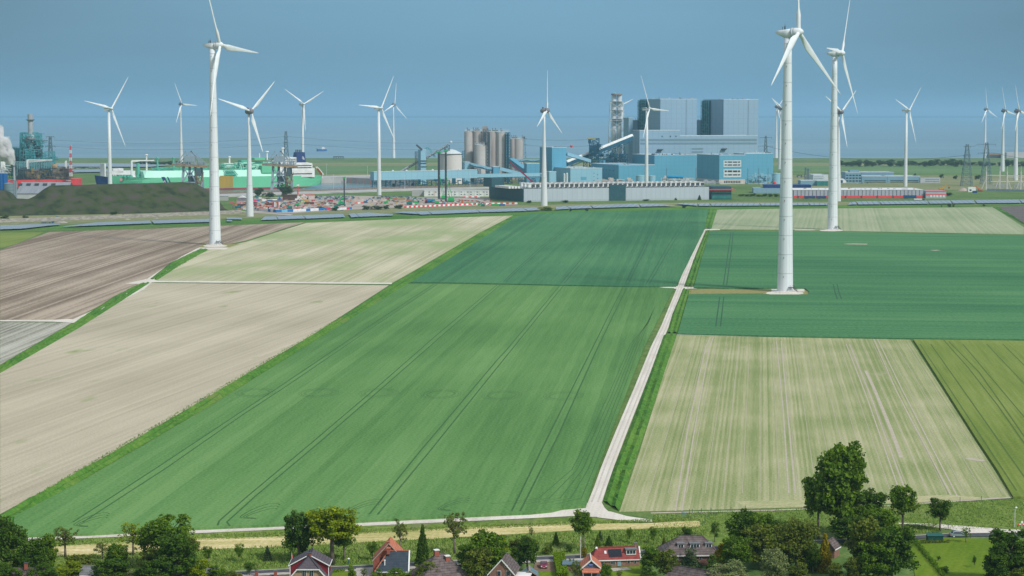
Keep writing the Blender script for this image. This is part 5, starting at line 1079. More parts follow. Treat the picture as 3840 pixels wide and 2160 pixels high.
while x < 2640:
    u, z = F_.hit(x, 700); w = 8.2
    for row, v in ((0, 4), (1, 20), (2, 36)):
        q = MB().frame(C, DA); q.box(u, u+w, v, v+9, h+1.2, h+5.0); q.box(u-.3, u+w+.3, v-.4, v+9.4, h+5.0, h+5.6); q.box(u+.3, u+1, v+.5, v+1.2, h, h+1.2); q.box(u+w-1, u+w-.3, v+.5, v+1.2, h, h+1.2)
        o_ = q.build('cooling_unit', m_white, t)
        if row == 0: q = MB().frame(C, DA); q.box(u+w*.45, u+w*.97, v-.3, v-.02, h+1.5, h+4.6); q.build('fan_grille', m_dkgrey, o_)
    x += 18.6 if k % 2 else 17.8; k += 1
t, C2, L2, Wd2, h2 = bld('dark_hall_end', 'dark green-black end building with a raised square block, at the data hall\'s left end', 'data centre', 1962, DD-.3, 1834, 1964.5, 708, m_dclad, deg=DA+6, trim=False)
q = MB().frame(C2, DA+6); q.box(-16, .4, Wd2*.55, Wd2*.80, h2, h2+11); q.build('roof_block', m_dclad, t)
q = MB().frame(C2, DA+6); [q.box(-14+i*4, -11.5+i*4, Wd2*.1, Wd2*.5, h2, h2+2.5) for i in range(4)]; q.build('roof_units', m_white, t)
# canopied office at the right end
DO = base_y(748); t, C, L, Wd, h = bld('canopy_office', 'dark glass office with a bright red canopy band at the data hall\'s right end', 'office building', 2668, DO, 2655, 2743, 700, m_dclad, deg=6, Wd=30, trim=False); F_ = Fac(C, 6)
b = MB().frame(C, 6); b.box(-3, L+4, -4, 30, zz(713,DO), zz(709.5,DO)); b.build('canopy', m_redp, t)
m_tglass = mat('teal_glass', (.02,.14,.13), .15, (.04,.22,.20), .25, 3, stretch=(3,3,.6), spec=.6)
b = MB(); F_.rect(b, 2670, 716, 2741, 724, .25, .02); b.build('glazing', m_tglass, t); b = MB(); F_.rect(b, 2670, 733, 2741, 745, .25, .02); b.build('glazing', m_tglass, t)
m_gan0 = mat('pale_portal', (.55,.56,.56), .6); m_pyl0 = mat('mast_dark', (.10,.16,.19), .7)
# yard equipment round the plant
for i, (x0, x1, y0, y1, D, n, m, lab) in enumerate(((2480,2600,664,688,2985,70,m_gan0,'pale pipe portals before the turbine hall, left of the office block'),(2800,2895,655,689,2970,90,m_bl2,'blue-grey transformers and pipes right of the office block'),(2600,2690,680,692,2955,50,m_stack,'low grey equipment yard below the office block\'s left face'),(2225,2375,672,684,2970,50,m_base,'beige low walls and gear at the foot of the switch hall'))):
    t = thing('equipment_yard', lab, 'equipment', G((x0+x1)/2, y1)); q = MB(); maze(q, x0, x1, y0, y1, D, n, 60+i, .7, 12, n//4); q.bar(P3(x0,y1,D), P3(x1,y1,D), .8); q.build('equipment', m, t)['kind'] = 'stuff'
tag(MB().cyl(P3(2500,662,2975), P3(2562,665,2975), 2.0, 2.0, 10).build('supply_pipe', mat('bright_blue', (.01,.26,.50), .5), loc=P3(2500,662,2975)), 'bright blue horizontal pipe at the foot of the turbine hall', 'pipe')
for x in (2500,2610,2804,2880,2845):
    p = P3(x,660,2950); tag(MB().bar((p.x,2950,0),(p.x,2950,zz(630,2950)),.7).build('lightning_mast', m_pyl0, loc=(p.x,2950,0)), {2500:'thin dark mast in front of the hall left of the blue pipe',2610:'thin dark mast at the office block\'s left corner',2804:'thin dark mast just right of the office block',2845:'thin dark mast midway right of the office block',2880:'thin dark mast near the right end of the blue hall'}[x], 'mast', 'lightning masts at the plant')
# things on and behind the dike
p = G(1270, 600); t = thing('dike_platform', 'dark open platform standing on the dike right of the ship funnel', 'platform', P3(1270,598,4290)); q = MB(); a, c = P3(1250,588,4290), P3(1289,588,4290); q.bar(a, c, 1.2, 2.0); [q.bar(a.lerp(c,f), a.lerp(c,f)-Vector((0,0,6)), .9) for f in (0,.15,.3,.5,.7,.85,1)]; q.build('frame', m_dkgrey, t)
t = thing('cargo_ship', 'dark-hulled ship with rusty deck beyond the trees at the far right', 'ship', P3(3735,590,4600)); q = MB(); a, c = P3(3700,588,4600), P3(3772,588,4600); q.bar(a, c, 12, 9); q.build('hull', m_dkgrey, t); q = MB(); q.bar(a+Vector((3,0,6)), c+Vector((-8,0,6)), 10, 3); q.build('deck_load', m_rustd, t)
t, C, L, Wd, h = bld('harbour_building', 'pale grey long building beyond the trees at the right edge', 'building', 3775, 4550, None, 3860, 572, m_quay, deg=0, Wd=40, trim=False)
# ------------------------------------------------------------------ right-hand side: warehouses, offices, pylons, substation
DR1 = base_y(744); m_wroof = mat('white_roof', (.62,.63,.64), .8, (.70,.70,.70), .05, 5); m_panel = mat('grey_wall_panel', (.36,.37,.42), .7, (.40,.41,.46), .1)
t = thing('red_base_warehouse', 'very long low warehouse with white roof, grey bays and a red base', 'warehouse', Vector((xx_(2975,DR1,3),DR1,0))); F_ = Fac(Vector((xx_(2975,DR1,3),DR1,0)), 2)
X0, X1 = 0, F_.hit(3462,730)[0]; hh = zz(713,DR1)
b = MB().frame(F_.C, 2); b.box(0, X1, 0, 60, 0, hh); b.build('wall', m_panel, t)
b = MB().frame(F_.C, 2); b.box(-.3, X1+.3, -.3, 60.3, hh, hh+.5); b.build('roof', m_wroof, t)
b = MB().frame(F_.C, 2); b.box(0, X1, -.25, 0, .3, zz(734,DR1)); b.build('red_base', m_redp, t)
for i in range(34): b = MB().frame(F_.C, 2); u = X1*i/34; b.box(u, u+.4, -.35, -.005, zz(734,DR1), hh); b.build('bay_joint', m_dkgrey, t)
for i in range(8): b = MB().frame(F_.C, 2); u = X1*(.03+i/8.2); b.box(u, u+1.8, -.4, -.255, .3, zz(734,DR1)); b.build('dock_gap', m_dkgrey, t)
r_ = random.Random(9)
for i in range(22): b = MB().frame(F_.C, 2); u = r_.uniform(0, X1-4); v = r_.uniform(5, 50); b.box(u, u+r_.uniform(1,3), v, v+2, hh+.5, hh+1.4); b.build('skylight', m_rustd if i % 3 == 0 else m_stack, t)
t, C, L, Wd, h = bld('dark_roof_warehouse', 'grey warehouse with a long navy parapet band behind the largest turbine\'s tower', 'warehouse', 2826, base_y(724), None, 2975, 706, m_gry2, deg=-4, Wd=40, trim=False)
b = MB().frame(C, -4); b.box(14, L+24, 8, 39, h, h+4.2); b.build('parapet', m_navy, t)
t = thing('small_office', 'small red-framed white office at the right end of the red-based warehouse', 'office building', Vector((xx_(3472,DR1+2,3),DR1+2,0))); F_ = Fac(t.location, 0)
b = MB(); F_.rect(b, 3472, 715, 3548, 744, -24, 0); b.build('wall', m_panel, t); b = MB(); F_.rect(b, 3470, 714.5, 3550, 717.5, .3, .02); b.build('red_band', m_redp, t); b = MB(); F_.rect(b, 3470, 728, 3550, 731, .3, .02); b.build('red_band', m_redp, t)
for x in (3488,3500,3511,3524,3535): b = MB(); F_.rect(b, x, 731.5, x+7, 740, .3, .05); b.build('window', m_white, t)
# trailers
m_tblue = mat('trailer_blue', (.012,.055,.17), .5, (.02,.07,.2), .4)
def trailer(x0, x1, y0, yb, m, label, cab=None, cabm=None, grp=None, deg=0, letters=None):
    D = base_y(yb); X0, X1 = xx_(x0,D,2), xx_(x1,D,2); h = zz(y0,D); t = thing('trailer_truck' if cab else 'trailer', label, 'truck' if cab else 'trailer', Vector((X0,D,0)), grp)
    q = MB(); q.box(X0,X1,D,D+2.6,1.1,h); q.build('cargo_box', m, t); q = MB(); [q.cyl((X0+e,D-.05,.5),(X0+e,D+.3,.5),.5,.5,10) for e in (1.5,2.9,4.3)]; q.build('wheel', m_dkgrey, t)
    q = MB(); q.box(X0,X1,D+.3,D+2.3,.8,1.08); q.build('chassis', m_dkgrey, t)
    if cab:
        q = MB(); q.box(X1+.6,X1+3.0,D,D+2.6,.6,h*.9); q.build('cab', cabm, t); q = MB(); q.box(X1+3.01,X1+3.1,D+.2,D+2.4,h*.5,h*.8); q.box(X1+1.7,X1+2.9,D-.06,D-.01,h*.5,h*.8); q.build('windscreen', m_glass, t); q = MB(); [q.cyl((X1+e,D-.05,.5),(X1+e,D+.3,.5),.5,.5,10) for e in (-.8,1.9)]; q.build('wheel', m_dkgrey, t)
    return t
trailer(3016,3057,735,746.5,m_tblue,'dark blue trailer under the red-based warehouse, left one of the pair near the second tower',grp='blue trailers')
trailer(3061,3099,735,746.5,m_tblue,'dark blue trailer just left of the second ring-jointed tower, right one of its pair',grp='blue trailers')
trailer(3389,3437,732.5,745.5,m_tblue,'dark blue trailer parked before the warehouse\'s right end',grp='blue trailers')
trailer(3428,3458,745,753,m_wroof,'pale truck with a dark cab driving right below the warehouse end',cab=1,cabm=m_dkgrey)
t = trailer(153,190,829,837.5,mat('trailer_silver',(.22,.31,.36),.5),'silver-sided truck with a bright blue cab on the road below the dark heap',cab=1,cabm=mat('cab_blue',(.02,.22,.45),.4))
tk = thing('portable_toilet', 'blue portable toilet cabin against the block wall below the heap', 'cabin', G(215,824)); p = G(215,824); q = MB(); q.box(p.x-1.1,p.x+1.1,p.y-1,p.y+1,0,3.2); q.build('cabin', mat('toilet_blue',(.01,.13,.30),.5), tk); q = MB(); q.box(p.x-.6,p.x+.6,p.y-1.1,p.y-1.01,.2,2.5); q.build('door', m_tblue, tk)
# blue office with wings
m_bl3 = mat('office_blue', (.17,.31,.40), .6, (.19,.33,.42), .05)
DO2 = base_y(685); t, C, L, Wd, h = bld('port_office', 'blue office with a grid of dark windows, right of the second ring-jointed tower', 'office building', 3171, DO2, 3168, 3230, 647, m_bl3, deg=2, Wd=30); F_ = Fac(C, 2)
for r_ in range(3):
    for c_ in range(5): b = MB(); F_.rect(b, 3173+c_*12, 655+r_*10.5, 3181+c_*12, 660+r_*10.5, .2, .03); b.build('window', m_glass, t)
b = MB().frame(C, 2); b.box(8, 22, 6, 22, h, h+3.2); b.build('roof_house', m_bl3, t)
t, C, L, Wd, h = bld('port_hall', 'blue hall wing behind the four-storey port office', 'hall', 3232, DO2+60, 3231, 3352, 647, m_bl3, deg=-2, Wd=40)
for (cx,l,r,tp,lab,dg) in ((3232,3231,3328,662,'low blue hall right of the port office, with dark window strips',-3),(3329,3328,3450,662,'low blue hall with dark window strips continuing to the right turbine',3)):
    t, C, L, Wd, h = bld('port_hall', lab, 'hall', cx, DO2+4, l, r, tp, m_bl3, deg=dg, Wd=40); F_ = Fac(C, dg)
    for y in (676,682): b = MB(); F_.rect(b, cx+10, y, r-6, y+2.6, .2, .03); b.build('window_strip', m_glass, t)
t, C, L, Wd, h = bld('cabin_row', 'white-grey two-storey cabin row right of the blue port halls', 'site cabins', 3452, DO2-10, 3451, 3526, 667, mat('cabin_grey',(.45,.48,.50),.7), deg=2, Wd=8, trim=False); F_ = Fac(C, 2)
for y in (671,679): b = MB(); F_.rect(b, 3470, y, 3522, y+2.6, .2, .03); b.build('window_strip', m_band, t)
t, C, L, Wd, h = bld('white_hall', 'white-roofed hall behind the slim pylons, left of the second tower', 'hall', 3050, 2990, 3048, 3106, 657, m_wsteel, deg=4, Wd=40); F_ = Fac(C, 4)
for y in (662,669): b = MB(); F_.rect(b, 3052, y, 3088, y+2, .2, .03); b.build('window_strip', m_band, t)
D_ = 3020; t = thing('arched_tent', 'white arched storage tent with a blue door, just right of the second tower', 'tent', Vector((xx_(3160,D_,3),D_,0))); q = MB(); Xc = xx_(3158,D_,3); rr = 6.5
arc = [(Xc+rr*math.cos(a), rr*.95*math.sin(a)) for a in [math.pi*i/10 for i in range(11)]]; n = 11
q.add([(x, D_, z) for x, z in arc] + [(x+4, D_+30, z) for x, z in arc], [(i, i+1, n+i+1, n+i) for i in range(n-1)] + [tuple(range(n))[::-1]]); q.build('canopy', m_white, t); q = MB(); q.box(Xc-3,Xc+1,D_-.3,D_-.02,0,4.2); q.build('door', m_tblue, t)
t, C, L, Wd, h = bld('teal_hall', 'low teal-grey sheds behind the navy parapet warehouse', 'hall', 3003, 2900, 3001, 3064, 678, m_bl3, deg=4, Wd=20); t, C, L, Wd, h = bld('teal_hall', 'low glassy teal shed just left of the second tower', 'hall', 3063, 2895, 3062, 3106, 679, m_tglass, deg=0, Wd=20)
# pylons
m_pyl = mat('pylon_steel', (.10,.16,.19), .7, (.14,.20,.23), .3)
def pylon(px, yt, D, arms, w0, w1, label, th=.55):
    X = xx_(px, D, 30); H_ = zz(yt, D); t = thing('pylon', label, 'pylon', Vector((X, D, 0)), 'lattice power pylons'); q = MB(); q.truss_tower((X,D,0), w0, w1, H_, 10, th); q.build('lattice', m_pyl, t)
    for (y, hw) in arms:
        z = zz(y, D); q = MB(); [q.bar((X+s*hw*D/F_PX,D,z), (X,D,z+.3), th) or q.bar((X+s*hw*D/F_PX,D,z), (X,D,z+3.2), th*.7) for s in (-1,1)]; q.build('crossarm', m_pyl, t)
        q = MB(); [q.bar((X+s*hw*D/F_PX*.93,D,z), (X+s*hw*D/F_PX*.93,D,z-2.6), .3) for s in (-1,1)]; q.bar((X-hw*D/F_PX*.93,D,z-.2),(X+hw*D/F_PX*.93,D,z-.2),.15); q.build('insulator', m_pyl, t)
    return t
pylon(1073,492,3120,[(511,7),(535,8)],12,2.4,'slim lattice pylon rising behind the gas carrier\'s stern crane',.75)
pylon(190,512,3060,[(513,16),(548,19)],10,3,'lattice pylon with spread arms behind the smaller teal process tower',.75)
pylon(2871,510,3500,[(516,23),(548,28)],10,2,'lattice pylon showing above the right end of the power station',.7)
pylon(3626,541,2890,[(549,13),(582,14)],15,3.2,'left of the two large lattice pylons at the far right')
pylon(3699,535,2960,[(541,35),(574,34)],15,3.2,'right of the two large lattice pylons, with wide arms, at the far right')
pylon(1965,512,3300,[(520,11),(543,12)],11,2.4,'lattice pylon standing behind the lower rear silo pair',.6)
pylon(3021,628,2960,[(634,6)],3,1.5,'left of two small slim masts in front of the white-roofed hall',.35); pylon(3031,632,2960,[(638,12)],3,1.5,'right of two small slim masts in front of the white-roofed hall',.35)
# power lines
def wire(pts, label, r=.42):
    P = [P3(*p) for p in pts]; q = MB()
    for a, c in zip(P[:-1], P[1:]):
        n = 14; prev = a
        for i in range(1, n+1):
            f = i/n; p = a.lerp(c, f); p.z -= 4*f*(1-f)*min(16, (c-a).length*.022); q.bar(prev, p, r); prev = p
    tag(q.build('power_line', m_pyl, loc=P[0]), label, 'power line', 'overhead lines crossing above the port')
wire([(202,525,3060),(1073,511,3120)], 'upper overhead wire from the left pylon to the pylon behind the stern crane'); wire([(202,549,3060),(1073,535,3120)], 'lower overhead wire from the left pylon to the pylon behind the stern crane')
wire([(1073,511,3120),(1965,520,3300)], 'upper overhead wire above the pale blue gallery and the silos'); wire([(1073,535,3120),(1965,543,3300)], 'lower overhead wire above the pale blue gallery and the silos')
wire([(1965,520,3300),(2228,521,3300)], 'upper overhead wire between the rear silos and the dark lattice tower'); wire([(1965,543,3300),(2228,545,3300)], 'lower overhead wire between the rear silos and the dark lattice tower')
mb_ = tag(MB().sphere(P3(2143,548,3300), 2.4, 10).build('marker_ball', m_redp, loc=P3(2143,548,3300)), 'red marker ball hanging on the overhead wire left of the dark lattice tower', 'marker ball')
wire([(2871,548,3500),(3626,582,2890)], 'overhead wire from the pylon above the power station to the far right pylons'); wire([(3639,549,2890),(3664,541,2960)], 'short overhead wire between the two far right pylons'); wire([(3734,574,2960),(3900,600,2900)], 'overhead wire leaving the far right pylon to the right')
# substation gantries
m_gan = mat('gantry_paint', (.62,.58,.56), .6); DGn = base_y(712)
for i, (x, yt, tw) in enumerate(((3699,632,0),(3750,632,30),(3777,632,0),(3829,632,0))):
    t = thing('gantry_mast', '%s of the pale substation masts at the far right' % ('leftmost','second from left','third from left','rightmost')[i], 'mast', Vector((xx_(x,DGn+tw,5),DGn+tw,0)), 'substation masts')
    X = xx_(x,DGn+tw,20); q = MB(); q.bar((X,DGn+tw,0),(X,DGn+tw,zz(644,DGn)),1.4); q.build('post', m_gan, t); q = MB(); q.bar((X,DGn+tw,zz(644,DGn)),(X,DGn+tw,zz(yt-8,DGn)),.5); q.build('lightning_rod', m_gan, t)
    q = MB(); s = -1 if i in (0,1) else 1; q.bar((X+s*6.5,DGn+tw,0),(X,DGn+tw,zz(668,DGn)),.7); i == 3 and q.bar((X-6.5,DGn+tw,0),(X,DGn+tw,zz(668,DGn)),.7); q.build('stay', m_gan, t)
for (x0,y0,x1,y1,lab) in ((3699,657,3860,658,'upper pale gantry beam spanning the substation masts'),(3777,663.5,3860,664,'second pale gantry beam between the right substation masts'),(3715,680,3860,681,'lowest long pale gantry beam behind the substation masts')):
    D_ = DGn + (60 if y0 > 670 else 1); t = tag(MB().bar(P3(x0,y0,D_), P3(x1,y1,D_), .9).build('gantry_beam', m_gan, loc=P3(x0,y0,D_)), lab, 'beam', 'substation beams')
r_ = random.Random(12); t = thing('switchyard', 'field of small grey switchgear posts behind a fence at the far right', 'substation', G(3760,710)); q = MB()
for i in range(70): p = G(r_.uniform(3700,3850), r_.uniform(700,716)); q.bar(p, p+Vector((0,0,r_.uniform(3,8))), .35); r_.random() < .5 and q.bar(p+Vector((0,0,5)), p+Vector((4,0,5)), .35)
q.bar(G(3700,712)+Vector((0,0,.2)), G(3850,712)+Vector((0,0,.2)), .3, .3); q.build('switchgear', m_stack, t)['kind'] = 'stuff'; q = MB(); q.wall([G(3700,716),G(3860,720)], 0, 3.0, .4); q.build('fence', m_crane, t)
p = G(3645,720); t = thing('white_cabin', 'white boxy cabin left of the substation masts', 'cabin', p); q = MB(); q.box(p.x-5,p.x+5,p.y,p.y+9,0,6.3); q.build('wall', m_white, t); q = MB(); q.box(p.x-3.4,p.x-.8,p.y-.2,p.y-.01,1.5,3.6); q.build('window', m_glass, t)
p = G(3656,724); tag(MB().box(p.x-2.8,p.x+3,p.y,p.y+3,0,3).build('container', m_tblue, loc=p), 'blue container at the right foot of the white boxy cabin', 'container')
p = G(3612,716); q = MB(); q.lathe(p, [(7.5,0),(5.5,1.6),(2.5,3.6),(.5,4.3)], 18); tag(q.build('sand_heap', mat('sand',(.36,.29,.24),.95,(.42,.35,.29),.3,5), loc=p), 'pale sand heap left of the white boxy cabin', 'heap')
def digger(px, py, m, label, s=1.0, rz=0, arm=1, grp=None):
    p = G(px, py); t = thing('excavator', label, 'excavator', p, grp); f = MB().frame((p.x,p.y,0), rz)
    f.box(-2*s,2*s,-1.5*s,-.8*s,0,.9*s); f.box(-2*s,2*s,.8*s,1.5*s,0,.9*s); f.build('track', m_dkgrey, t)
    f = MB().frame((p.x,p.y,0), rz); f.box(-2.2*s,1.2*s,-1.3*s,1.3*s,.95*s,2.3*s); f.box(.2*s,1.7*s,-1.3*s,-.2*s,2.3*s,3.2*s); f.build('body', m, t)
    f = MB().frame((p.x,p.y,0), rz); f.bar((1.4*s,.4*s,1.8*s),(4.2*s,.4*s,5.2*s*arm),.6*s); f.bar((4.2*s,.4*s,5.2*s*arm),(7*s,.4*s,3.0*s),.5*s); f.build('arm', m, t)
    f = MB().frame((p.x,p.y,0), rz); f.box(6.4*s,7.6*s,-.3*s,1.1*s,1.7*s,3.0*s); f.build('bucket', m_dkgrey, t); return t
m_yel = mat('machine_yellow',(.55,.30,.03),.5); m_org = mat('machine_orange',(.60,.13,.03),.5); m_grn = mat('machine_green',(.02,.42,.10),.5); m_grn2 = mat('machine_teal',(.01,.20,.17),.5); m_mblue = mat('machine_blue',(.01,.16,.40),.5)
digger(3530,714,m_yel,'yellow excavator right of the red-framed small office',1.5); digger(3675,718,m_org,'orange excavator right of the blue container near the substation',1.4,180)
# bollards, lamps, signs along the far road
for i, (x, y, h_, lab) in enumerate(((1225,660,20,'thin grey lamp mast on the grass behind the harbour basin'),(1251,716,22,'thin grey lamp mast on the near quay, left one'),(1378,664,18,'thin pale lamp mast left of the long gallery end'),(1518,712,20,'thin grey lamp mast before the gallery legs'),(1763,706,20,'thin pale mast at the right part of the gallery'),(970,707,18,'thin lamp mast on the quay left of the stern crane'))):
    p = G(x,y); q = MB(); q.cyl(p, p+Vector((0,0,h_)), .28, .18, 6); q.bar(p+Vector((-.9,0,h_)), p+Vector((.9,0,h_)), .3); tag(q.build('lamp_mast', m_wsteel, loc=p), lab, 'lamp', 'lamp masts in the port')
# solar field and parked rows behind the navy ship, far left
for i, (pts, lab) in enumerate(((((205,612),(395,612),(640,618),(560,625),(205,624)),'pale blue-grey solar field behind the navy-hulled ship, upper band'),(((270,636),(420,634),(420,643),(270,645)),'pale blue-grey solar field behind the navy-hulled ship, lower band'))):
    q = MB(); q.prism([G(x,y,2.4) for x,y in pts], 2.0, 2.4); tag(q.build('solar_array', m_solar, loc=G(*pts[0])), lab, 'solar panels', 'far solar fields')
# ------------------------------------------------------------------ building site, car park, cabins
m_dirt = mat('site_dirt', (.30,.25,.21), .95, (.42,.37,.32), .03, 7, c3=(.36,.31,.27)); m_dirt2 = mat('heap_dirt', (.32,.26,.22), 1, (.40,.34,.29), .2, 6)
poly('site_ground', [(885,752),(960,742),(1120,737),(1300,733),(1543,740),(1838,742),(1838,757),(1950,768),(1600,776),(1440,781),(1250,789),(1100,800),(960,798),(890,778)], .14, m_dirt)
poly('site_ground', [(890,790),(960,797),(1100,803),(1090,808),(985,800),(890,794)], .16, m_pave)
sr = random.Random(21)
CARC = {'white':(.70,.71,.72), 'silver':(.38,.41,.44), 'dark blue':(.02,.05,.12), 'black':(.02,.02,.025), 'grey':(.16,.18,.20), 'red':(.45,.03,.03), 'light blue':(.16,.32,.42)}
for k, v in CARC.items(): mat('car_' + k, v, .35, tuple(x*.92 for x in v), 1.0, spec=.5)
def small_car_bm():
    b = MB(); b.hexa([(-2.2,-.85,.35),(2.2,-.85,.35),(2.2,.85,.35),(-2.2,.85,.35)],[(-2.15,-.85,.95),(2.1,-.85,.85),(2.1,.85,.85),(-2.15,.85,.95)],0)
    b.hexa([(-1.9,-.8,.95),(1.1,-.8,.9),(1.1,.8,.9),(-1.9,.8,.95)],[(-1.4,-.65,1.45),(.4,-.65,1.45),(.4,.65,1.45),(-1.4,.65,1.45)],1); b.hexa([(-1.35,-.62,1.45),(.35,-.62,1.45),(.35,.62,1.45),(-1.35,.62,1.45)],[(-1.3,-.6,1.5),(.3,-.6,1.5),(.3,.6,1.5),(-1.3,.6,1.5)],0)
    for x in (-1.4,1.4): [b.cyl((x,y,.33),(x,y+.2,.33),.33,.33,8,2) for y in (-.9,.7)]
    return b
CARM = {}
def small_car(p, rz, col, label, grp):
    if col not in CARM: CARM[col] = small_car_bm().build('parked_car', [MATS['car_'+col], m_glass, m_dkgrey]); o = CARM[col]
    else: o = CARM[col].copy(); COL.objects.link(o)
    o.location = p; o.rotation_euler = (0,0,rz); o.scale = (1.15,)*3; return tag(o, label, 'car', grp)
cols = ['white','silver','dark blue','black','grey','red','light blue']; wts = [34,22,10,10,14,3,7]
used_p = []
def lot(rows, n, where, grp):
    for k_, (x0, x1, y) in enumerate(rows):
        rn = ('back row, ','middle row, ','front row, ')[k_ if len(rows) == 3 else 2*k_] if len(rows) > 1 else ''
        for i in range(n):
            x = x0 + (x1-x0)*(i+sr.uniform(.1,.9))/n; p = G(x, y + sr.uniform(-.6,.6)); col = sr.choices(cols, wts)[0]
            small_car(p, sr.choice([R(75),R(78),R(-102)]), col, '%s car, %s' % (col, rn + where), grp)
lot([(1185,1330,740),(1180,1330,744),(1190,1340,748)], 17, 'car park left of the earth heaps', 'cars in the left part of the site car park')
lot([(1400,1545,740.5),(1395,1560,744.5),(1400,1600,748)], 16, 'car park between earth heaps and white cabins', 'cars in the right part of the site car park')
lot([(2985,3045,660),(2985,3045,664)], 9, 'lot left of the white-roofed hall', 'cars near the white-roofed hall')
lot([(2790,2900,686)], 10, 'yard in front of the power station office', 'cars before the power station')
lot([(212,395,629),(215,395,632)], 26, 'far lot between the two solar fields', 'vehicles in the far left lot')
lot([(3195,3270,688)], 7, 'in front of the blue port office', 'cars at the port office')
# earth heaps
def heap(px, py, wpx, hpx, label, m=None):
    p = G(px, py); s = F_PX/p.y; w = wpx/s/2; h = hpx/s*1.0; q = MB(); vs = []; n = 22; rr = random.Random(px)
    for k in range(6):
        f = k/5
        for i in range(n): a = 2*math.pi*i/n; r = (1-f)**.8 * (1+.14*math.sin(2*a+px)+.08*math.sin(5*a)) + .02; vs.append((p.x+w*r*math.cos(a), p.y+w*.6*r*math.sin(a), h*(f**.75)*(1+.15*math.sin(3*a+k))*.9))
    q.add(vs, [(n*k+i, n*k+(i+1) % n, n*k+n+(i+1) % n, n*k+n+i) for k in range(5) for i in range(n)] + [tuple(range(5*n,6*n))]); tag(q.build('earth_heap', m or m_dirt2, loc=p), label, 'heap', 'earth heaps on the building site')
heap(1345,760,78,20,'wide grey-brown earth heap right of the single piling mast'); heap(1385,758,60,15,'earth heap overlapping the wide one on its right'); heap(1437,757,48,17,'pointed earth heap just left of the containers')
heap(230,835,52,7,'low pale rubble heap right of the blue-cabbed truck', m_blockw); heap(478,824,20,5,'small pale rubble heap below the middle of the dark heap', m_blockw); heap(587,820,14,4,'tiny pale heap left of the near left turbine, on the verge', m_blockw)
# piling rigs
def piling_rig(mx, yt, yb, w, bx0, bx1, label, stays, mm=m_dkgrey, top=m_grn):
    p = G(mx, yb); D = p.y; t = thing('piling_rig', label, 'piling rig', p, 'piling rigs'); X = xx_(mx,D,10); wm_ = w*D/F_PX; h = zz(yt,D)
    q = MB(); q.truss_tower((X,D,1), wm_, wm_, h-1, 16, wm_*.28); q.box(X-wm_*.35,X+wm_*.35,D-wm_*.35,D+wm_*.35,1,h-1); q.build('mast', mm, t)
    q = MB(); q.box(X-wm_*1.3,X+wm_*1.3,D-1,D+1,h-.6,h+1.2); q.bar((X-wm_*1.6,D,h+.4),(X+wm_*1.6,D,h+1.4),.7); q.build('mast_head', top, t)
    a, b_ = xx_(bx0,D,3), xx_(bx1,D,3); q = MB(); q.box(a,b_,D-2,D+2,0,1.4); q.build('crawler', m_dkgrey, t); q = MB(); q.box(a+(b_-a)*.25,b_,D-1.8,D+1.8,1.45,4.6); q.box(a+(b_-a)*.45,a+(b_-a)*.6,D-1.8,D,4.6,6.2); q.build('cab_and_engine', top, t)
    if stays:
        q = MB(); [q.bar((X+.8,D+e,h*stays), (b_-2,D+e,4.6), .55) for e in (-1.2,1.2)]; [q.bar((X+.8,D,h*stays*.72), (a+(b_-a)*.5,D,4.6), .4)]; q.build('stay', top, t)
    return t
piling_rig(1646,572,748,6.4,1650,1672,'left of two very tall dark piling rigs in front of the long gallery',.52)
piling_rig(1672,568,757,5.6,1672,1703,'right of two very tall dark piling rigs, with a bright green crawler body',.50)
piling_rig(1291,668,770,3.6,1262,1290,'shorter dark piling rig with a green body left of the earth heaps',None)
piling_rig(1117,696,750,3.2,1112,1124,'short red and white piling mast right of the rusty sheet wall',None,m_redp,m_white)
# long white site cabins
D_ = base_y(737); t, C, L, Wd, h = bld('site_cabins', 'long row of two-storey white site cabins behind the car park', 'site cabins', 1590, D_, 1589, 1834, 715, m_white, deg=1, Wd=14, trim=False); F_ = Fac(C, 1)
for y in (719,728):
    for i in range(20):
        if (i*7+int(y)) % 5 < 3: b = MB(); F_.rect(b, 1595+i*12, y, 1601+i*12, y+2.4, .15, .03); b.build('window', m_glass, t)
for i in range(13): b = MB().frame(C, 1); b.box(L*i/13, L*i/13+.3, -.2, -.01, 0, h); b.build('cabin_joint', m_redp if i in (2,3,5) else m_stack, t)
b = MB().frame(C,1); b.box(-.3,L+.3,-.5,14.3,h,h+.35); b.build('roof', m_wroof, t)
t, C, L, Wd, h = bld('concrete_block_stack', 'pale grey concrete building shell at the left end of the white cabins', 'building', 1545, D_+6, 1543, 1588, 712.5, m_quay, deg=1, Wd=14, trim=False)
t, C, L, Wd, h = bld('white_cabin', 'white cabin with three dark windows above the building site, right of the red piling mast', 'site cabins', 1128, base_y(748), 1127, 1175, 732, mat('cream_cabin',(.66,.55,.50),.7), deg=-3, Wd=10, trim=False); F_ = Fac(C, -3)
for x in (1144,1149,1154): b = MB(); F_.rect(b, x, 736, x+2.5, 740, .2, .03); b.build('window', m_glass, t)
b = MB().frame(C,-3); b.box(-.3,L+.3,-.3,10.3,h,h+.4); b.build('roof', m_redp, t)
p = G(838,752); t = thing('concrete_shed', 'plain pale concrete shed just right of the near left turbine tower', 'shed', p); q = MB(); q.box(p.x-5,p.x+5,p.y,p.y+8,0,5.2); q.build('wall', m_quay, t); q = MB(); q.box(p.x-5.3,p.x+5.3,p.y-.3,p.y+8.3,5.2,5.6); q.build('roof', m_stack, t)
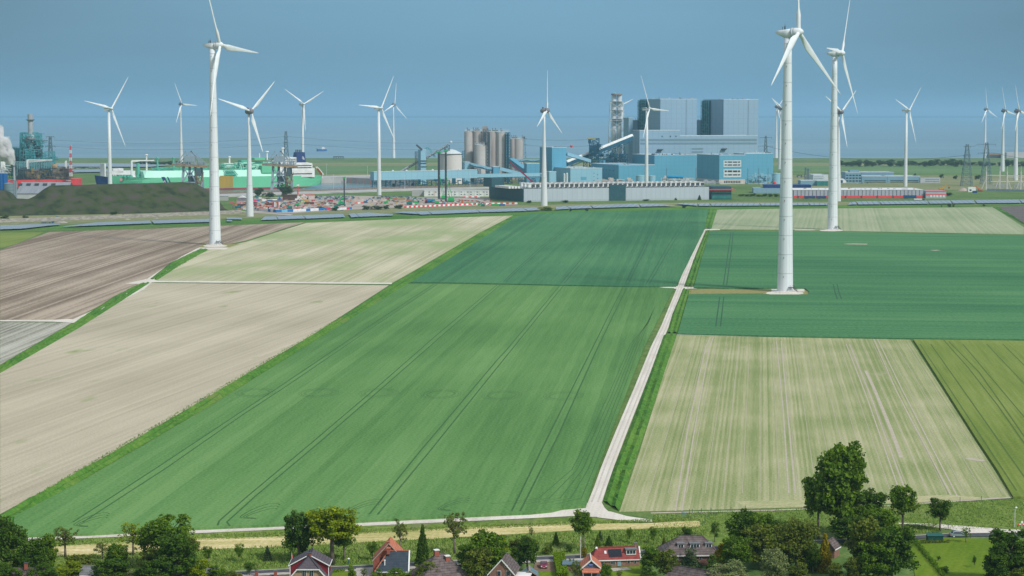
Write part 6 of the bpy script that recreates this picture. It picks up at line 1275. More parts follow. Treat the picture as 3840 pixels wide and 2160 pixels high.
p = G(900,754); t = thing('grey_shed', 'grey shed with a pale pitched roof behind the foot of the building site turbine', 'shed', p); q = MB(); q.box(p.x-3,p.x+16,p.y,p.y+8,0,4); q.build('wall', m_nacg, t); q = MB(); q.add([(p.x-3.4,p.y-.4,4),(p.x+8,p.y-.4,4),(p.x+8,p.y+8.4,4),(p.x-3.4,p.y+8.4,4),(p.x+2,p.y-.4,6.4),(p.x+2,p.y+8.4,6.4)],[(0,1,4),(3,5,2),(0,4,5,3),(1,2,5,4)]); q.build('roof', m_wroof, t)
# rusty sheet pile wall, dark steel stacks
p = G(1060,752); q = MB(); a, b_ = G(1060,752), G(1114,751)
for i in range(40): c = a.lerp(b_, i/40); q.box(c.x, c.x+(b_.x-a.x)/40*.7, c.y-(i % 2)*.8, c.y+.8, 0, 7.2)
tag(q.build('sheet_pile_wall', mat('rust_brown',(.12,.06,.05),.9,(.18,.09,.07),.6,5), loc=p), 'rusty brown sheet pile wall left of the red piling mast', 'wall')
# containers and boxes
CC = {'yellow':(.46,.31,.07),'orange':(.50,.19,.09),'green':(.02,.42,.10),'blue':(.01,.17,.42),'red':(.46,.06,.06),'white':(.72,.72,.72),'brown':(.13,.06,.05),'pink':(.65,.18,.20),'teal':(.02,.26,.30)}
for k, v in CC.items(): mat('box_'+k, v, .55, tuple(x*.8 for x in v), .8)
def container(px, py, wpx, hpx, col, label, dp=2.5):
    p = G(px, py); s = F_PX/p.y; w = wpx/s; h = hpx/s; t = thing('container', label, 'container', p, 'containers on the building site')
    q = MB(); q.box(p.x-w/2,p.x+w/2,p.y,p.y+dp,.15,h); q.build('body', MATS['box_'+col], t)
    q = MB(); n = max(3, int(w/.9)); [q.box(p.x-w/2+w*i/n,p.x-w/2+w*i/n+.25,p.y-.12,p.y-.01,.2,h-.1) for i in range(n+1)]; q.box(p.x-w/2,p.x+w/2,p.y-.15,p.y-.02,h-.2,h+.06); q.build('ribs', MATS['box_'+col], t); return t
for a in ((1505,752,26,8,'yellow','long yellow skip container right of the pointed earth heap'),(1488,758,14,4,'blue','low blue skip below the long yellow one'),(1535,757,24,9,'orange','orange container between the yellow and the green ones'),(1559,764,22,9,'green','bright green container left of the blue concrete mixer'),
    (1481,751,18,8,'orange','faded orange container left of the long yellow one'),(1455,755,14,11,'red','red wedge-shaped tarpaulin bin on the pointed earth heap'),(1749,769,15,8,'green','left one of two green containers right of the piling rigs'),(1768,769,18,8,'green','right one of two green containers right of the piling rigs'),
    (1797,769,10,5,'green','small green container below the cabins\' right part'),(1857,772,32,7,'green','long green container below the dark end of the data hall'),(1883,772,20,7,'blue','blue container right of the long green one'),(1010,770,34,8,'brown','brown steel cage stack right of the building site turbine'),
    (905,775,30,9,'brown','brown steel cage stack left of the building site turbine'),(880,768,18,7,'orange','orange bundle at the right foot of the dark heap'),(868,762,14,5,'pink','pinkish pallet bundle near the plain concrete shed'),(1160,766,34,8,'brown','long dark rack of steel below the cream cabin'),
    (1212,764,22,5,'brown','low dark rack right of the long one'),(1238,757,20,8,'red','red tarpaulin mound among the parked cars'),(964,745,10,8,'teal','teal cabinet below the left bush'),(975,746,10,7,'white','white cabinet beside the teal cabinet'),(1652,762,9,4,'white','small white box below the left piling rig'),
    (1265,773,22,6,'brown','dark ballast pile at the foot of the shorter piling rig'),(1100,757,30,3,'orange','long low orange beam below the rusty sheet wall'),(1008,754,26,5,'blue','blue awning over the red site gate'),(940,765,34,7,'brown','long brown steel bundle behind the building site turbine'),
    (1000,748,10,6,'white','white box behind the hoarding, upper left'),(1650,706,0.1,0.1,'yellow','x')): 
    if a[5] != 'x': container(*a)
container(1645,706,18,9,'yellow','yellow machine house under the long gallery near the piling rigs')
for i, (px, py) in enumerate(((1025,778),(1030,778),(1042,778),(1048,778))):
    p = G(px,py); q = MB(); q.box(p.x-.9,p.x+.9,p.y,p.y+1.5,0,6.2); tag(q.build('gate_pillar', MATS['box_red'] if i % 2 == 0 else MATS['box_white'], loc=p), '%s pillar of the red and white site gate, %s' % (('red','white')[i % 2], ('leftmost','second','third','rightmost')[i]), 'pillar', 'pillars of the site gate')
p = G(1036,777); q = MB(); q.box(p.x-6,p.x+8,p.y,p.y+3,6.25,7.8); tag(q.build('gate_beam', m_nacg, loc=p), 'grey beam resting on the red and white gate pillars', 'beam')
# drums and mixers
p = G(1616,762); t = thing('concrete_mixer', 'big blue drum concrete mixer left of the tall piling rigs', 'mixer', p); q = MB(); q.cyl(p+Vector((-4.5,0,3)), p+Vector((4.5,0,3.6)), 2.2, 1.5, 14); q.build('drum', MATS['box_blue'], t); q = MB(); q.box(p.x-5,p.x+5,p.y-1,p.y+1,.2,1.2); q.build('chassis', m_dkgrey, t)
p = G(1600,762); t = thing('concrete_mixer', 'dark red drum mixer touching the big blue one', 'mixer', p); q = MB(); q.cyl(p+Vector((-2.2,2,2.6)), p+Vector((2.2,2,2.8)), 2.1, 1.6, 14); q.build('drum', MATS['box_red'], t); q = MB(); q.box(p.x-2.4,p.x+2.4,p.y+1,p.y+3,.2,1); q.build('chassis', m_dkgrey, t)
for a in ((1638,765,m_grn,'green excavator between the blue mixer and the right piling rig',1.2,180),(1448,764,m_grn,'green excavator on the flank of the pointed earth heap',1.3,0),(1535,768,m_grn2,'dark green drilling machine in front of the orange container',1.5,0),(1810,774,m_grn2,'teal excavator below the cabins\' right end',1.2,180),
    (1733,766,m_org,'orange digger left of the two green containers',1.2,90),(1085,784,m_grn2,'teal excavator behind the striped hoarding',1.4,180),(1115,772,m_grn,'light green excavator in the middle of the site',1.2,0),(1262,780,m_grn2,'dark teal excavator below the shorter piling rig',1.3,0),
    (1150,762,m_yel,'yellow excavator below the cream cabin',1.4,180),(1047,756,m_mblue,'blue crane arm digger near the upper hoarding',1.4,90),(975,790,m_org,'orange telehandler at the left end of the lower hoarding',1.3,0),(988,791,m_org,'orange telehandler just right of the other orange one',1.2,180),(1372,761,m_mblue,'light blue digger in front of the wide earth heap',1.1,0),
    (1118,756,m_white,'white excavator at the foot of the red piling mast',1.6,0),(1195,770,m_yel,'small yellow machine by the long dark rack',.9,0),(1285,750,m_grn,'green telehandler left of the wide earth heap',1.2,180)):
    digger(a[0],a[1],a[2],a[3],a[4],a[5],grp='machines on the building site')
# people in yellow vests
def person(px, py, label):
    p = G(px, py); vs = [(0,0,.95),(0,0,1.25),(0,0,1.5),(0,0,1.62),(0,0,1.78),(-.12,0,.9),(-.15,0,.5),(-.16,0,.05),(.12,0,.9),(.15,.05,.5),(.17,.02,.05),(-.25,0,1.45),(-.33,0,1.15),(-.3,.1,.9),(.25,0,1.45),(.33,0,1.15),(.3,.1,.9)]
    ed = [(0,1),(1,2),(2,3),(3,4),(0,5),(5,6),(6,7),(0,8),(8,9),(9,10),(2,11),(11,12),(12,13),(2,14),(14,15),(15,16)]; rad = [.17,.16,.18,.07,.12,.11,.08,.07,.11,.08,.07,.07,.05,.04,.07,.05,.04]
    me = bpy.data.meshes.new('person'); me.from_pydata(vs, ed, []); o = bpy.data.objects.new('person', me); COL.objects.link(o); o.location = p; sm = o.modifiers.new('skin','SKIN')
    for i, r in enumerate(rad): me.skin_vertices[0].data[i].radius = (r, r)
    me.skin_vertices[0].data[0].use_root = True; o.modifiers.new('sub','SUBSURF').levels = 1; me.materials.append(mat('hi_vis_yellow',(.65,.62,.03),.7)); return tag(o, label, 'person', 'workers on the building site')
for x, y, l in ((1386,768,'worker in a yellow vest below the earth heaps, leftmost of three'),(1389,768.5,'worker in a yellow vest below the earth heaps, middle of three'),(1397,768,'worker in a yellow vest below the earth heaps, rightmost of three'),(1160,768,'worker in yellow near the long dark rack')):
    o = person(x, y, l)
# hoardings and barriers
m_h1 = mat('hoarding_white', (.72,.73,.75), .6); m_h2 = mat('hoarding_blue', (.02,.16,.42), .6); m_h3 = mat('hoarding_red', (.60,.04,.10), .6); m_h4 = mat('hoarding_sky', (.15,.45,.65), .6)
def hoarding(pts, h, seq, label, seed):
    t = thing('hoarding', label, 'hoarding', G(*pts[0]), 'printed hoardings round the site'); P = [G(*p) for p in pts]; r = random.Random(seed)
    for a, c in zip(P[:-1], P[1:]):
        n = max(2, int((c-a).length/6.0))
        for i in range(n): s0, s1 = a.lerp(c, i/n), a.lerp(c, (i+.97)/n); q = MB(); q.bar((s0.x,s0.y,h/2),(s1.x,s1.y,h/2),.15,h); q.build('panel', r.choice(seq), t)
hoarding([(930,786),(975,791),(1035,797),(1100,795),(1180,791),(1255,787)], 3.0, [m_h1,m_h1,m_h1,m_h2,m_h3,m_h4,m_h1], 'long printed white, blue and red hoarding in front of the building site', 1)
hoarding([(1255,789),(1300,786),(1320,785)], 2.6, [m_h1,m_h2,m_h3,m_h4], 'short printed hoarding right of the bushes below the piling rig', 2)
hoarding([(870,780),(905,783),(940,784)], 2.4, [m_h1,m_h1,m_h4], 'low white hoarding between the heap foot and the building site turbine', 3)
hoarding([(945,755),(1000,754),(1060,752)], 2.2, [m_h1,m_h3,m_h2,m_h1], 'upper printed hoarding behind the building site, left of the rusty wall', 4)
def barrier(pts, label, h=1.3):
    t = thing('road_barrier', label, 'barrier', G(*pts[0]), 'red and white barriers'); P = [G(*p) for p in pts]; qs = [MB(), MB()]
    L = sum((c-a).length for a, c in zip(P[:-1], P[1:])); k = 0
    for a, c in zip(P[:-1], P[1:]):
        n = max(2, int((c-a).length/3.4))
        for i in range(n): s0, s1 = a.lerp(c, i/n), a.lerp(c, (i+1)/n); qs[k % 2].bar((s0.x,s0.y,h/2+.1),(s1.x,s1.y,h/2+.1),.6,h); k += 1
    qs[0].build('red_segment', m_redp, t); qs[1].build('white_segment', m_white, t)
barrier([(1516,780),(1600,776),(1720,771),(1800,768),(1940,766)], 'long red and white barrier along the near edge of the site, below the piling rigs', 2.0)
barrier([(1720,752),(1760,755),(1800,757)], 'short red and white barrier below the white cabins'); barrier([(1735,741),(1800,740)], 'upper red and white barrier in front of the white cabins'); barrier([(1330,764),(1362,763)], 'red and white barrier in front of the wide earth heap')
# scattered site stuff: pallets, pipes, planks nobody could count
r_ = random.Random(33); mats_ = [MATS['box_'+k] for k in ('yellow','orange','red','blue','white','brown','pink','teal')]; q = MB()
for i in range(470):
    if r_.random() < .35: px, py = r_.uniform(880, 960), r_.uniform(757, 786)
    else: px, py = r_.uniform(960, 1320), r_.uniform(752, 790)
    p = G(px, py); w, d, h_ = r_.uniform(.6,4.5), r_.uniform(.4,1.6), r_.uniform(.2,1.6); q.box(p.x,p.x+w,p.y,p.y+d,0,h_, r_.randrange(8))
for i in range(200):
    px, py = r_.uniform(1400, 1840), r_.uniform(752, 771); p = G(px, py); q.box(p.x,p.x+r_.uniform(.6,3.5),p.y,p.y+.8,0,r_.uniform(.2,1.4), r_.choice([0,1,2,4,5,5,5,3]))
tag(q.build('building_materials', mats_), kind='stuff')
# ------------------------------------------------------------------ the village strip in the foreground
poly('mown_strip', [(-60,2062),(90,2056),(520,2028),(760,2019),(1000,2013),(1480,1990),(1900,1972),(2170,1962),(2400,1963),(2560,1955),(2622,1953),(2628,1975),(2500,1978),(2400,1984),(2170,1988),(1900,2004),(1480,2028),(1000,2053),(749,2061),(400,2078),(90,2090),(-60,2098)], .12, m_hay)
poly('meadow', [(-300,2098),(90,2090),(749,2061),(1480,2028),(2170,1988),(2628,1975),(2700,1925),(3300,1900),(3900,1868),(3900,1990),(3380,1962),(3400,2030),(2414,2078),(1400,2140),(-300,2200)], .07, m_wild)
poly('meadow', [(-300,2024),(90,2029),(520,2010),(960,1990),(1380,1972),(1840,1951),(2166,1936),(2330,1953),(2640,1940),(2640,1955),(2170,1963),(1480,1991),(760,2020),(90,2057),(-300,2080)], .09, m_wild)
rd = [(-100,2192,2205),(500,2162,2175),(960,2139,2150),(1400,2118,2131),(2020,2087,2099),(2155,2081,2094),(2414,2063,2074),(2900,2036,2047),(3403,2010,2023),(3563,2000,2011),(3767,1996,2012),(3950,1998,2018)]
poly('asphalt_road', [(x,a) for x,a,b in rd] + [(x,b) for x,a,b in rd[::-1]], .14, m_asph)
poly('kerb_strip', [(x,a-1.6) for x,a,b in rd] + [(x,a+.4) for x,a,b in rd[::-1]], .155, m_pave)
poly('footpath', [(x,b) for x,a,b in rd[:7]] + [(x,b+9) for x,a,b in rd[:7][::-1]], .13, m_pave)
poly('concrete_road', [(3370,1960),(3500,1964),(3600,1971),(3767,1984),(3950,1990),(3950,2000),(3767,1997),(3640,1999),(3560,1984),(3480,1973),(3370,1964)], .16, m_track)
poly('lawn', [(3405,2027),(3560,2017),(3740,2022),(3900,2030),(3900,2200),(3440,2200)], .15, m_lawn)
poly('lawn', [(2240,2122),(2420,2112),(2440,2200),(2260,2200)], .13, m_lawn); poly('lawn', [(2020,2142),(2125,2141),(2140,2200),(2010,2200)], .15, m_lawn); poly('lawn', [(1232,2146),(1400,2138),(1400,2200),(1232,2200)], .13, m_lawn)
poly('lawn', [(1040,2160),(1090,2156),(1090,2200),(1030,2200)], .13, m_lawn)
poly('driveway', [(2005,2109),(2080,2106),(2085,2142),(2000,2144)], .16, mat('brown_gravel',(.17,.11,.07),.95,(.24,.17,.11),.8,5)); poly('driveway', [(1335,2130),(1400,2127),(1400,2165),(1330,2170)], .15, m_pave)
poly('garden_path', [(2290,2131),(2350,2128),(2370,2136),(2300,2142)], .17, m_pave)
def roofmat(name, c, c2, rows=3.2):
    m = mat(name, c, .75, c2, 1.2, 5); n = m.node_tree.nodes; l = m.node_tree.links; p = n['Principled BSDF']
    g = n.new('ShaderNodeNewGeometry'); s = n.new('ShaderNodeSeparateXYZ'); l.new(g.outputs['Position'], s.inputs[0])
    def q(op, a, b):
        k = n.new('ShaderNodeMath'); k.operation = op
        for i, v in enumerate((a, b)):
            if isinstance(v, (int, float)): k.inputs[i].default_value = v
            else: l.new(v, k.inputs[i])
        return k.outputs[0]
    a = q('LESS_THAN', q('FRACT', q('MULTIPLY', s.outputs[2], rows), 0), .28); b = q('LESS_THAN', q('FRACT', q('MULTIPLY', s.outputs[0], 2.6), 0), .22)
    f = q('MULTIPLY', q('MAXIMUM', a, q('MULTIPLY', b, .6)), .55); old = p.inputs['Base Color'].links[0].from_socket
    mx_ = n.new('ShaderNodeMixRGB'); mx_.inputs[2].default_value = tuple(x*.45 for x in c) + (1,); l.new(f, mx_.inputs[0]); l.new(old, mx_.inputs[1]); l.new(mx_.outputs[0], p.inputs['Base Color']); return m
m_rpur = roofmat('roof_purple', (.085,.070,.085), (.115,.095,.110)); m_rblu = roofmat('roof_blue_black', (.035,.050,.070), (.05,.07,.09)); m_rred = roofmat('roof_red', (.23,.045,.040), (.30,.07,.06)); m_rorg = roofmat('roof_orange', (.48,.15,.085), (.56,.20,.12))
m_rbrn = roofmat('roof_brown', (.095,.070,.068), (.17,.14,.135), 2.2); m_rslt = roofmat('roof_slate', (.16,.16,.17), (.22,.22,.23))
m_brk = mat('brick_brown', (.20,.105,.080), .9, (.27,.16,.12), 2.5, 6); m_brk2 = mat('brick_red', (.26,.075,.050), .9, (.33,.11,.08), 2.5, 6); m_brky = mat('brick_buff', (.28,.20,.12), .9, (.38,.28,.18), 2.5, 6); m_dormred = mat('cladding_wine', (.20,.02,.03), .6)
def gwin(b_, par, F, x0, y0, x1, y1, fr=m_white, nx=2, name='window'):
    q = MB(); F.rect(q, x0, y0, x1, y1, .10, .02); o = q.build(name, fr, par)
    for i in range(nx):
        w = (x1-x0-1.0*(nx+1))/nx; q = MB(); F.rect(q, x0+1.0+i*(w+1.0), y0+1.0, x0+1.0+i*(w+1.0)+w, y1-1.0, .04, .125); q.build('pane', m_glass, o)
class House:
    def __init__(s, name, label, cx, base, deg, cat='house'):
        s.C = G(cx, base); s.deg = deg; s.t = thing(name, label, cat, s.C); s.F = Fac(s.C, deg)
    def mb(s): return MB().frame((s.C.x, s.C.y, 0), s.deg)
    def wall(s, u0, u1, v0, v1, z, m): q = s.mb(); q.box(u0,u1,v0,v1,0,z); return q.build('wall', m, s.t)
    def roof(s, u0, u1, v0, v1, ze, r0, r1, zr, m, o=.35, gable=None, th=.18, trim=None):
        """eave rectangle u0..u1 x v0..v1, ridge from r0 to r1 at mid depth; hips where the ridge is shorter"""
        vm_ = (v0+v1)/2; u0_, u1_ = u0-o, u1+o; P = [(u0_,v0-o,ze),(u1_,v0-o,ze),(u1_,v1+o,ze),(u0_,v1+o,ze),(r0 if r0 > u0+.01 else u0_,vm_,zr),(r1 if r1 < u1-.01 else u1_,vm_,zr)]
        q = s.mb(); q.add(P + [(a,b,c-th) for a,b,c in P], [(0,1,5,4),(2,3,4,5),(3,0,4),(1,2,5),(6,9,8,7)] + [(i,6+i,6+(i+1)%4,(i+1)%4) for i in range(4)])
        ro = q.build('roof', m, s.t)
        q = s.mb(); q.bar((P[4][0],vm_,zr+.05),(P[5][0],vm_,zr+.05),.28,.2)
        for a, b in ((0,4),(3,4),(1,5),(2,5)): q.bar(P[a],P[b],.2,.16)
        q.build('ridge_tiles', trim or m, ro)
        q = s.mb(); q.bar((u0_,v0-o-.06,ze-.12),(u1_,v0-o-.06,ze-.12),.16,.22); q.build('gutter', m_white, ro)
        if gable:
            for uu in (u0, u1):
                if (uu == u0 and r0 <= u0+.01) or (uu == u1 and r1 >= u1-.01): q = s.mb(); e = .02 if uu == u1 else -.02; q.add([(uu+e,v0,ze-.2),(uu+e,v1,ze-.2),(uu+e,vm_,zr-.2),(uu-e*4,v0,ze-.2),(uu-e*4,v1,ze-.2),(uu-e*4,vm_,zr-.2)],[(0,1,2),(5,4,3),(0,3,4,1),(1,4,5,2),(2,5,3,0)]); q.build('gable', gable, s.t)
        return ro
    def chimney(s, u, v, z0, z1, m=None, cap=None, w=.7):
        q = s.mb(); q.box(u-w/2,u+w/2,v-w/2,v+w/2,z0,z1); c = q.build('chimney', m or m_brk2, s.t); q = s.mb(); q.box(u-w/2-.1,u+w/2+.1,v-w/2-.1,v+w/2+.1,z1,z1+.16); q.build('chimney_cap', cap or m_white, c)
    def dormer(s, u0, u1, v, z0, z1, back, nx, m_side=None, sk=.25):
        q = s.mb(); q.box(u0,u1,v,v+back,z0,z1); d = q.build('dormer', m_side or m_white, s.t); q = s.mb(); q.box(u0-sk,u1+sk,v-.25,v+back,z1,z1+.16); q.build('dormer_roof', m_rslt, d)
        w = (u1-u0-.3-.12*(nx-1))/nx
        for i in range(nx): q = s.mb(); a = u0+.15+i*(w+.12); q.box(a,a+w,v-.05,v-.005,z0+.25,z1-.22); q.build('window', m_glass, d)
# house 1: purple roof with half hip, facing the viewer
H = House('brick_house', 'buff brick house with a dark purple tiled roof and wine-red side dormers', 1156, 2222, 0)
q = H.mb(); q.add([(-4.1,0,0),(4.1,0,0),(4.1,0,2.9),(2.3,0,5.2),(-2.3,0,5.2),(-4.1,0,2.9),(-4.1,9.5,0),(4.1,9.5,0),(4.1,9.5,2.9),(2.3,9.5,5.2),(-2.3,9.5,5.2),(-4.1,9.5,2.9)],[(0,1,2,3,4,5),(11,10,9,8,7,6),(0,6,7,1),(1,7,8,2),(5,11,6,0)]); q.build('wall', m_brky, H.t)
q = H.mb(); yf, yb = -.35, 9.8; A = [(-4.6,2.7),(-2.4,5.3),(0,7.8),(2.4,5.3),(4.6,2.7)]
vs = [(A[0][0],yf,A[0][1]),(A[1][0],yf,A[1][1]),(0,1.7,7.8),(A[3][0],yf,A[3][1]),(A[4][0],yf,A[4][1])] + [(x,yb,z) for x,z in A]; vs += [(x,y,z-.2) for x,y,z in vs]
q.add(vs, [(0,1,6,5),(1,2,7,6),(2,3,8,7),(3,4,9,8),(1,3,2),(10,15,16,11),(11,16,17,12),(12,17,18,13),(13,18,19,14),(0,10,11,1),(3,13,14,4),(1,11,13,3)]); ro = q.build('roof', m_rpur, H.t)
q = H.mb(); q.bar((-2.6,yf-.1,5.2),(2.6,yf-.1,5.2),.2,.2); q.bar((-2.5,yf-.08,5.1),(-4.7,yf-.08,2.6),.18,.24); q.bar((2.5,yf-.08,5.1),(4.7,yf-.08,2.6),.18,.24); q.build('barge_board', m_white, ro)
q = H.mb(); q.bar((0,1.6,7.85),(0,yb,7.85),.3,.25); q.bar((0,1.7,7.85),(2.4,yf,5.35),.2,.2); q.bar((0,1.7,7.85),(-2.4,yf,5.35),.2,.2); q.build('ridge_tiles', mat('ridge_dark',(.05,.045,.06),.7), ro)
for s_ in (-1, 1):
    q = H.mb(); y0_, y1_ = 2.4, 8.6; q.add([(s_*.3,y0_,7.9),(s_*4.5,y0_,5.6),(s_*4.5,y1_,5.6),(s_*.3,y1_,7.9),(s_*.3,y0_,7.7),(s_*4.5,y0_,5.4),(s_*4.5,y1_,5.4),(s_*.3,y1_,7.7)],[(0,1,2,3) if s_ > 0 else (3,2,1,0),(4,5,6,7),(0,4,5,1),(1,5,6,2),(2,6,7,3)]); d = q.build('dormer_roof', m_rpur, ro)
    q = H.mb(); q.add([(s_*.6,y0_+.3,7.5),(s_*4.2,y0_+.3,5.5),(s_*4.2,y0_+.3,3.1),(s_*4.2,y1_,5.5),(s_*4.2,y1_,3.1)],[(0,1,2),(1,3,4,2)]); q.build('dormer', m_dormred, H.t)
    q = H.mb(); q.bar((s_*.5,y0_-.1,7.62),(s_*4.6,y0_-.1,5.4),.14,.2); q.bar((s_*4.55,y0_,5.45),(s_*4.55,y1_,5.45),.16,.16); q.bar((s_*4.25,y0_+.2,5.4),(s_*4.25,y0_+.2,3.1),.16); q.build('white_trim', m_white, d)
for x in (1134,1161.5): gwin(0, H.t, H.F, x, 2138, x+15, 2164, m_white, 2)
H.chimney(0, 2.6, 7.3, 8.2, m_brk2, m_dkgrey, .8)
# house 2: red brick gable with a blue-black wing
H = House('brick_house', 'red brick gable house with a blue-black tiled front wing, left of the tall conifer', 1455, 2178, 0)
q = H.mb(); hw = 3.6; q.add([(-hw,3.5,0),(hw,3.5,0),(hw,3.5,3.9),(0,3.5,7.6),(-hw,3.5,3.9),(-hw,11,0),(hw,11,0),(hw,11,3.9),(0,11,7.6),(-hw,11,3.9)],[(0,1,2,3,4),(9,8,7,6,5),(0,5,6,1),(1,6,7,2),(4,9,5,0)]); q.build('wall', m_brk2, H.t)
q = H.mb(); q.add([(-hw-.2,3.3,3.7),(0,3.3,7.75),(hw+.2,3.3,3.7),(-hw-.2,11.2,3.7),(0,11.2,7.75),(hw+.2,11.2,3.7)],[(0,1,4,3),(1,2,5,4)]); q.build('roof', m_rorg, H.t)
q = H.mb(); q.bar((-hw-.2,3.3,3.7),(0,3.3,7.8),.12,.14); q.bar((hw+.2,3.3,3.7),(0,3.3,7.8),.12,.14); q.build('barge_board', m_pave, H.t); H.chimney(-.2, 4.2, 6.8, 8.0, m_brk2, m_rorg); H.chimney(0.0, 2.4, 5.6, 6.9, m_brk2, m_rorg)
q = H.mb(); q.box(-1.9,-1.2,3.3,3.48,3.6,4.6); q.build('window', m_glass, H.t)
q = H.mb(); q.add([(-2.9,-.3,2.2),(4.6,-.3,2.2),(4.6,3.4,6.1),(0,3.4,6.1),(4.6,7,2.6),(1,7,4),(-2.9,-.3,2.0),(4.6,-.3,2.0),(4.6,3.4,5.9),(0,3.4,5.9)],[(0,1,2,3),(3,2,4,5),(6,0,3,9),(6,7,1,0),(1,7,8,2)]); w_ = q.build('wing_roof', m_rblu, H.t)
q = H.mb(); q.bar((-3,-.35,2.2),(0,3.4,6.15),.16); q.bar((0,3.4,6.18),(4.7,3.4,6.18),.2,.14); q.build('ridge_tiles', m_rorg, w_); q = H.mb(); q.bar((4.7,-.4,2.2),(4.7,3.4,6.15),.3,.3); q.bar((-2.9,-.4,2.05),(4.8,-.4,2.05),.2,.2); q.build('white_trim', m_white, w_)
q = H.mb(); q.box(-2.6,4.4,.2,6.5,0,2.0); q.build('wing_wall', m_brk, H.t); q = H.mb(); q.cyl((-.8,.9,3.2),(-.8,.9,4.4),.14,.14,8); q.cyl((-.8,.9,4.4),(-.8,.9,4.6),.25,.25,8); q.build('flue', m_white, w_)
# house 3
H = House('brown_roofed_house', 'house with a weathered brown pyramid roof and two white-capped chimneys, right of the tall conifer', 1668, 2215, 22)
H.wall(-5,5.5,0,8,2.6,m_brk); H.roof(-5,5.5,0,8,2.6,-.6,1.4,7.4,m_rbrn,.5); H.chimney(-.5,4,7.0,8.3,m_brk2,m_white,1.0); H.chimney(1.7,3.0,5.8,7.0,m_brk2,m_white,1.0)
# house 4
H = House('brick_cottage', 'brown brick cottage with white-framed windows, left of the greenhouse', 1893, 2212, -8)
q = H.mb(); q.add([(-3.4,0,0),(2.0,0,0),(2.0,0,3.6),(-.7,0,6.6),(-3.4,0,3.6),(-3.4,8,0),(2.0,8,0),(2.0,8,3.6),(-.7,8,6.6),(-3.4,8,3.6)],[(0,1,2,3,4),(9,8,7,6,5),(1,6,7,2),(4,9,5,0)]); q.build('wall', m_brk, H.t)
q = H.mb(); q.add([(-3.8,-.3,3.3),(-.7,-.3,6.8),(2.4,-.3,3.3),(-3.8,8.3,3.3),(-.7,8.3,6.8),(2.4,8.3,3.3)],[(0,1,4,3),(1,2,5,4)]); ro = q.build('roof', m_rbrn, H.t); q = H.mb(); q.bar((-.7,-.35,6.8),(2.5,-.35,3.2),.12,.22); q.bar((-.7,-.35,6.8),(-3.9,-.35,3.2),.12,.22); q.build('barge_board', m_white, ro)
gwin(0, H.t, H.F, 1899, 2140, 1914, 2158, m_white, 1); gwin(0, H.t, H.F, 1865, 2140, 1879, 2160, m_white, 1); gwin(0, H.t, H.F, 1893, 2119, 1904, 2127, m_white, 1)
q = H.mb(); q.box(2.05,5,2,6,0,2.4); q.build('lean_to', m_dormred, H.t); q = H.mb(); q.box(2.0,5.3,1.7,6.3,2.45,2.7); q.build('lean_to_roof', m_white, H.t)
H = House('greenhouse', 'small gabled shed with bluish glass roof panels beside the driveway', 1986, 2192, 0, 'shed'); q = H.mb(); q.box(-1.7,1.7,0,4.5,0,1.9); q.build('wall', m_brk, H.t)
q = H.mb(); q.add([(-2,-.2,1.8),(0,-.2,3.2),(2,-.2,1.8),(-2,4.8,1.8),(0,4.8,3.2),(2,4.8,1.8)],[(0,1,4,3),(1,2,5,4)]); ro = q.build('roof', mat('glass_roof',(.10,.17,.20),.2,(.14,.2,.22),.6), H.t); q = H.mb(); q.bar((-2.05,-.25,1.8),(0,-.25,3.25),.1,.16); q.bar((2.05,-.25,1.8),(0,-.25,3.25),.1,.16); q.bar((0,-.2,3.25),(0,4.8,3.25),.4,.12); q.bar((-1.9,4.8,1.85),(0,4.8,3.25),.1,.1); q.build('frame', mat('weathered_wood',(.32,.25,.20),.8), ro)
# house 5: long red roof
H = House('red_roofed_house', 'long low brick house with a red tiled roof, black solar panels and a white dormer', 2223, 2130, 7)
L5 = H.F.hit(2398,2100)[0]; H.wall(0,L5,0,4.8,1.9,m_brk); H.roof(0,L5,0,4.8,1.85,1.4,L5,4.25,m_rred,.25,gable=m_brk)
def onroof(u, z, off=.06): v = -.25 + (z-1.85)*(2.65/2.4); return (u, v-off*.7, z+off*.7)
q = H.mb(); q.add([onroof(u,z,.1) for u,z in ((3.9,2.35),(7.0,2.4),(6.9,3.85),(3.8,3.8))],[(0,1,2,3)]); q.build('solar_panel', mat('black_solar',(.008,.010,.018),.25,spec=.5), H.t)
q = H.mb(); q.add([onroof(u,z,.12) for u,z in ((2.9,3.0),(3.4,3.0),(3.4,3.55),(2.9,3.55))],[(0,1,2,3)]); q.build('skylight', m_wroof, H.t)
H.dormer(L5-3.0,L5-.7,.55,2.75,4.0,1.6,3); H.chimney(L5-.5,2.4,4.0,5.0,m_brk,m_rslt,.6); q = H.mb(); q.bar((L5+.3,-.3,1.8),(L5+.3,2.4,4.3),.3,.2); q.bar((1.3,2.3,4.3),(1.1,1.9,4.0),.4,.4); q.build('white_trim', m_white, H.t)
for x0, x1, n in ((2248,2265,2),(2290,2307,2),(2352,2363,1),(2378,2388,1)): gwin(0, H.t, H.F, x0, 2104 - (x0-2248)*.07, x1, 2119 - (x0-2248)*.07, m_white, n)
q = MB(); H.F.rect(q, 2315, 2099, 2329, 2122, .1, .03); q.build('door', mat('door_blue',(.22,.36,.42),.6), H.t)
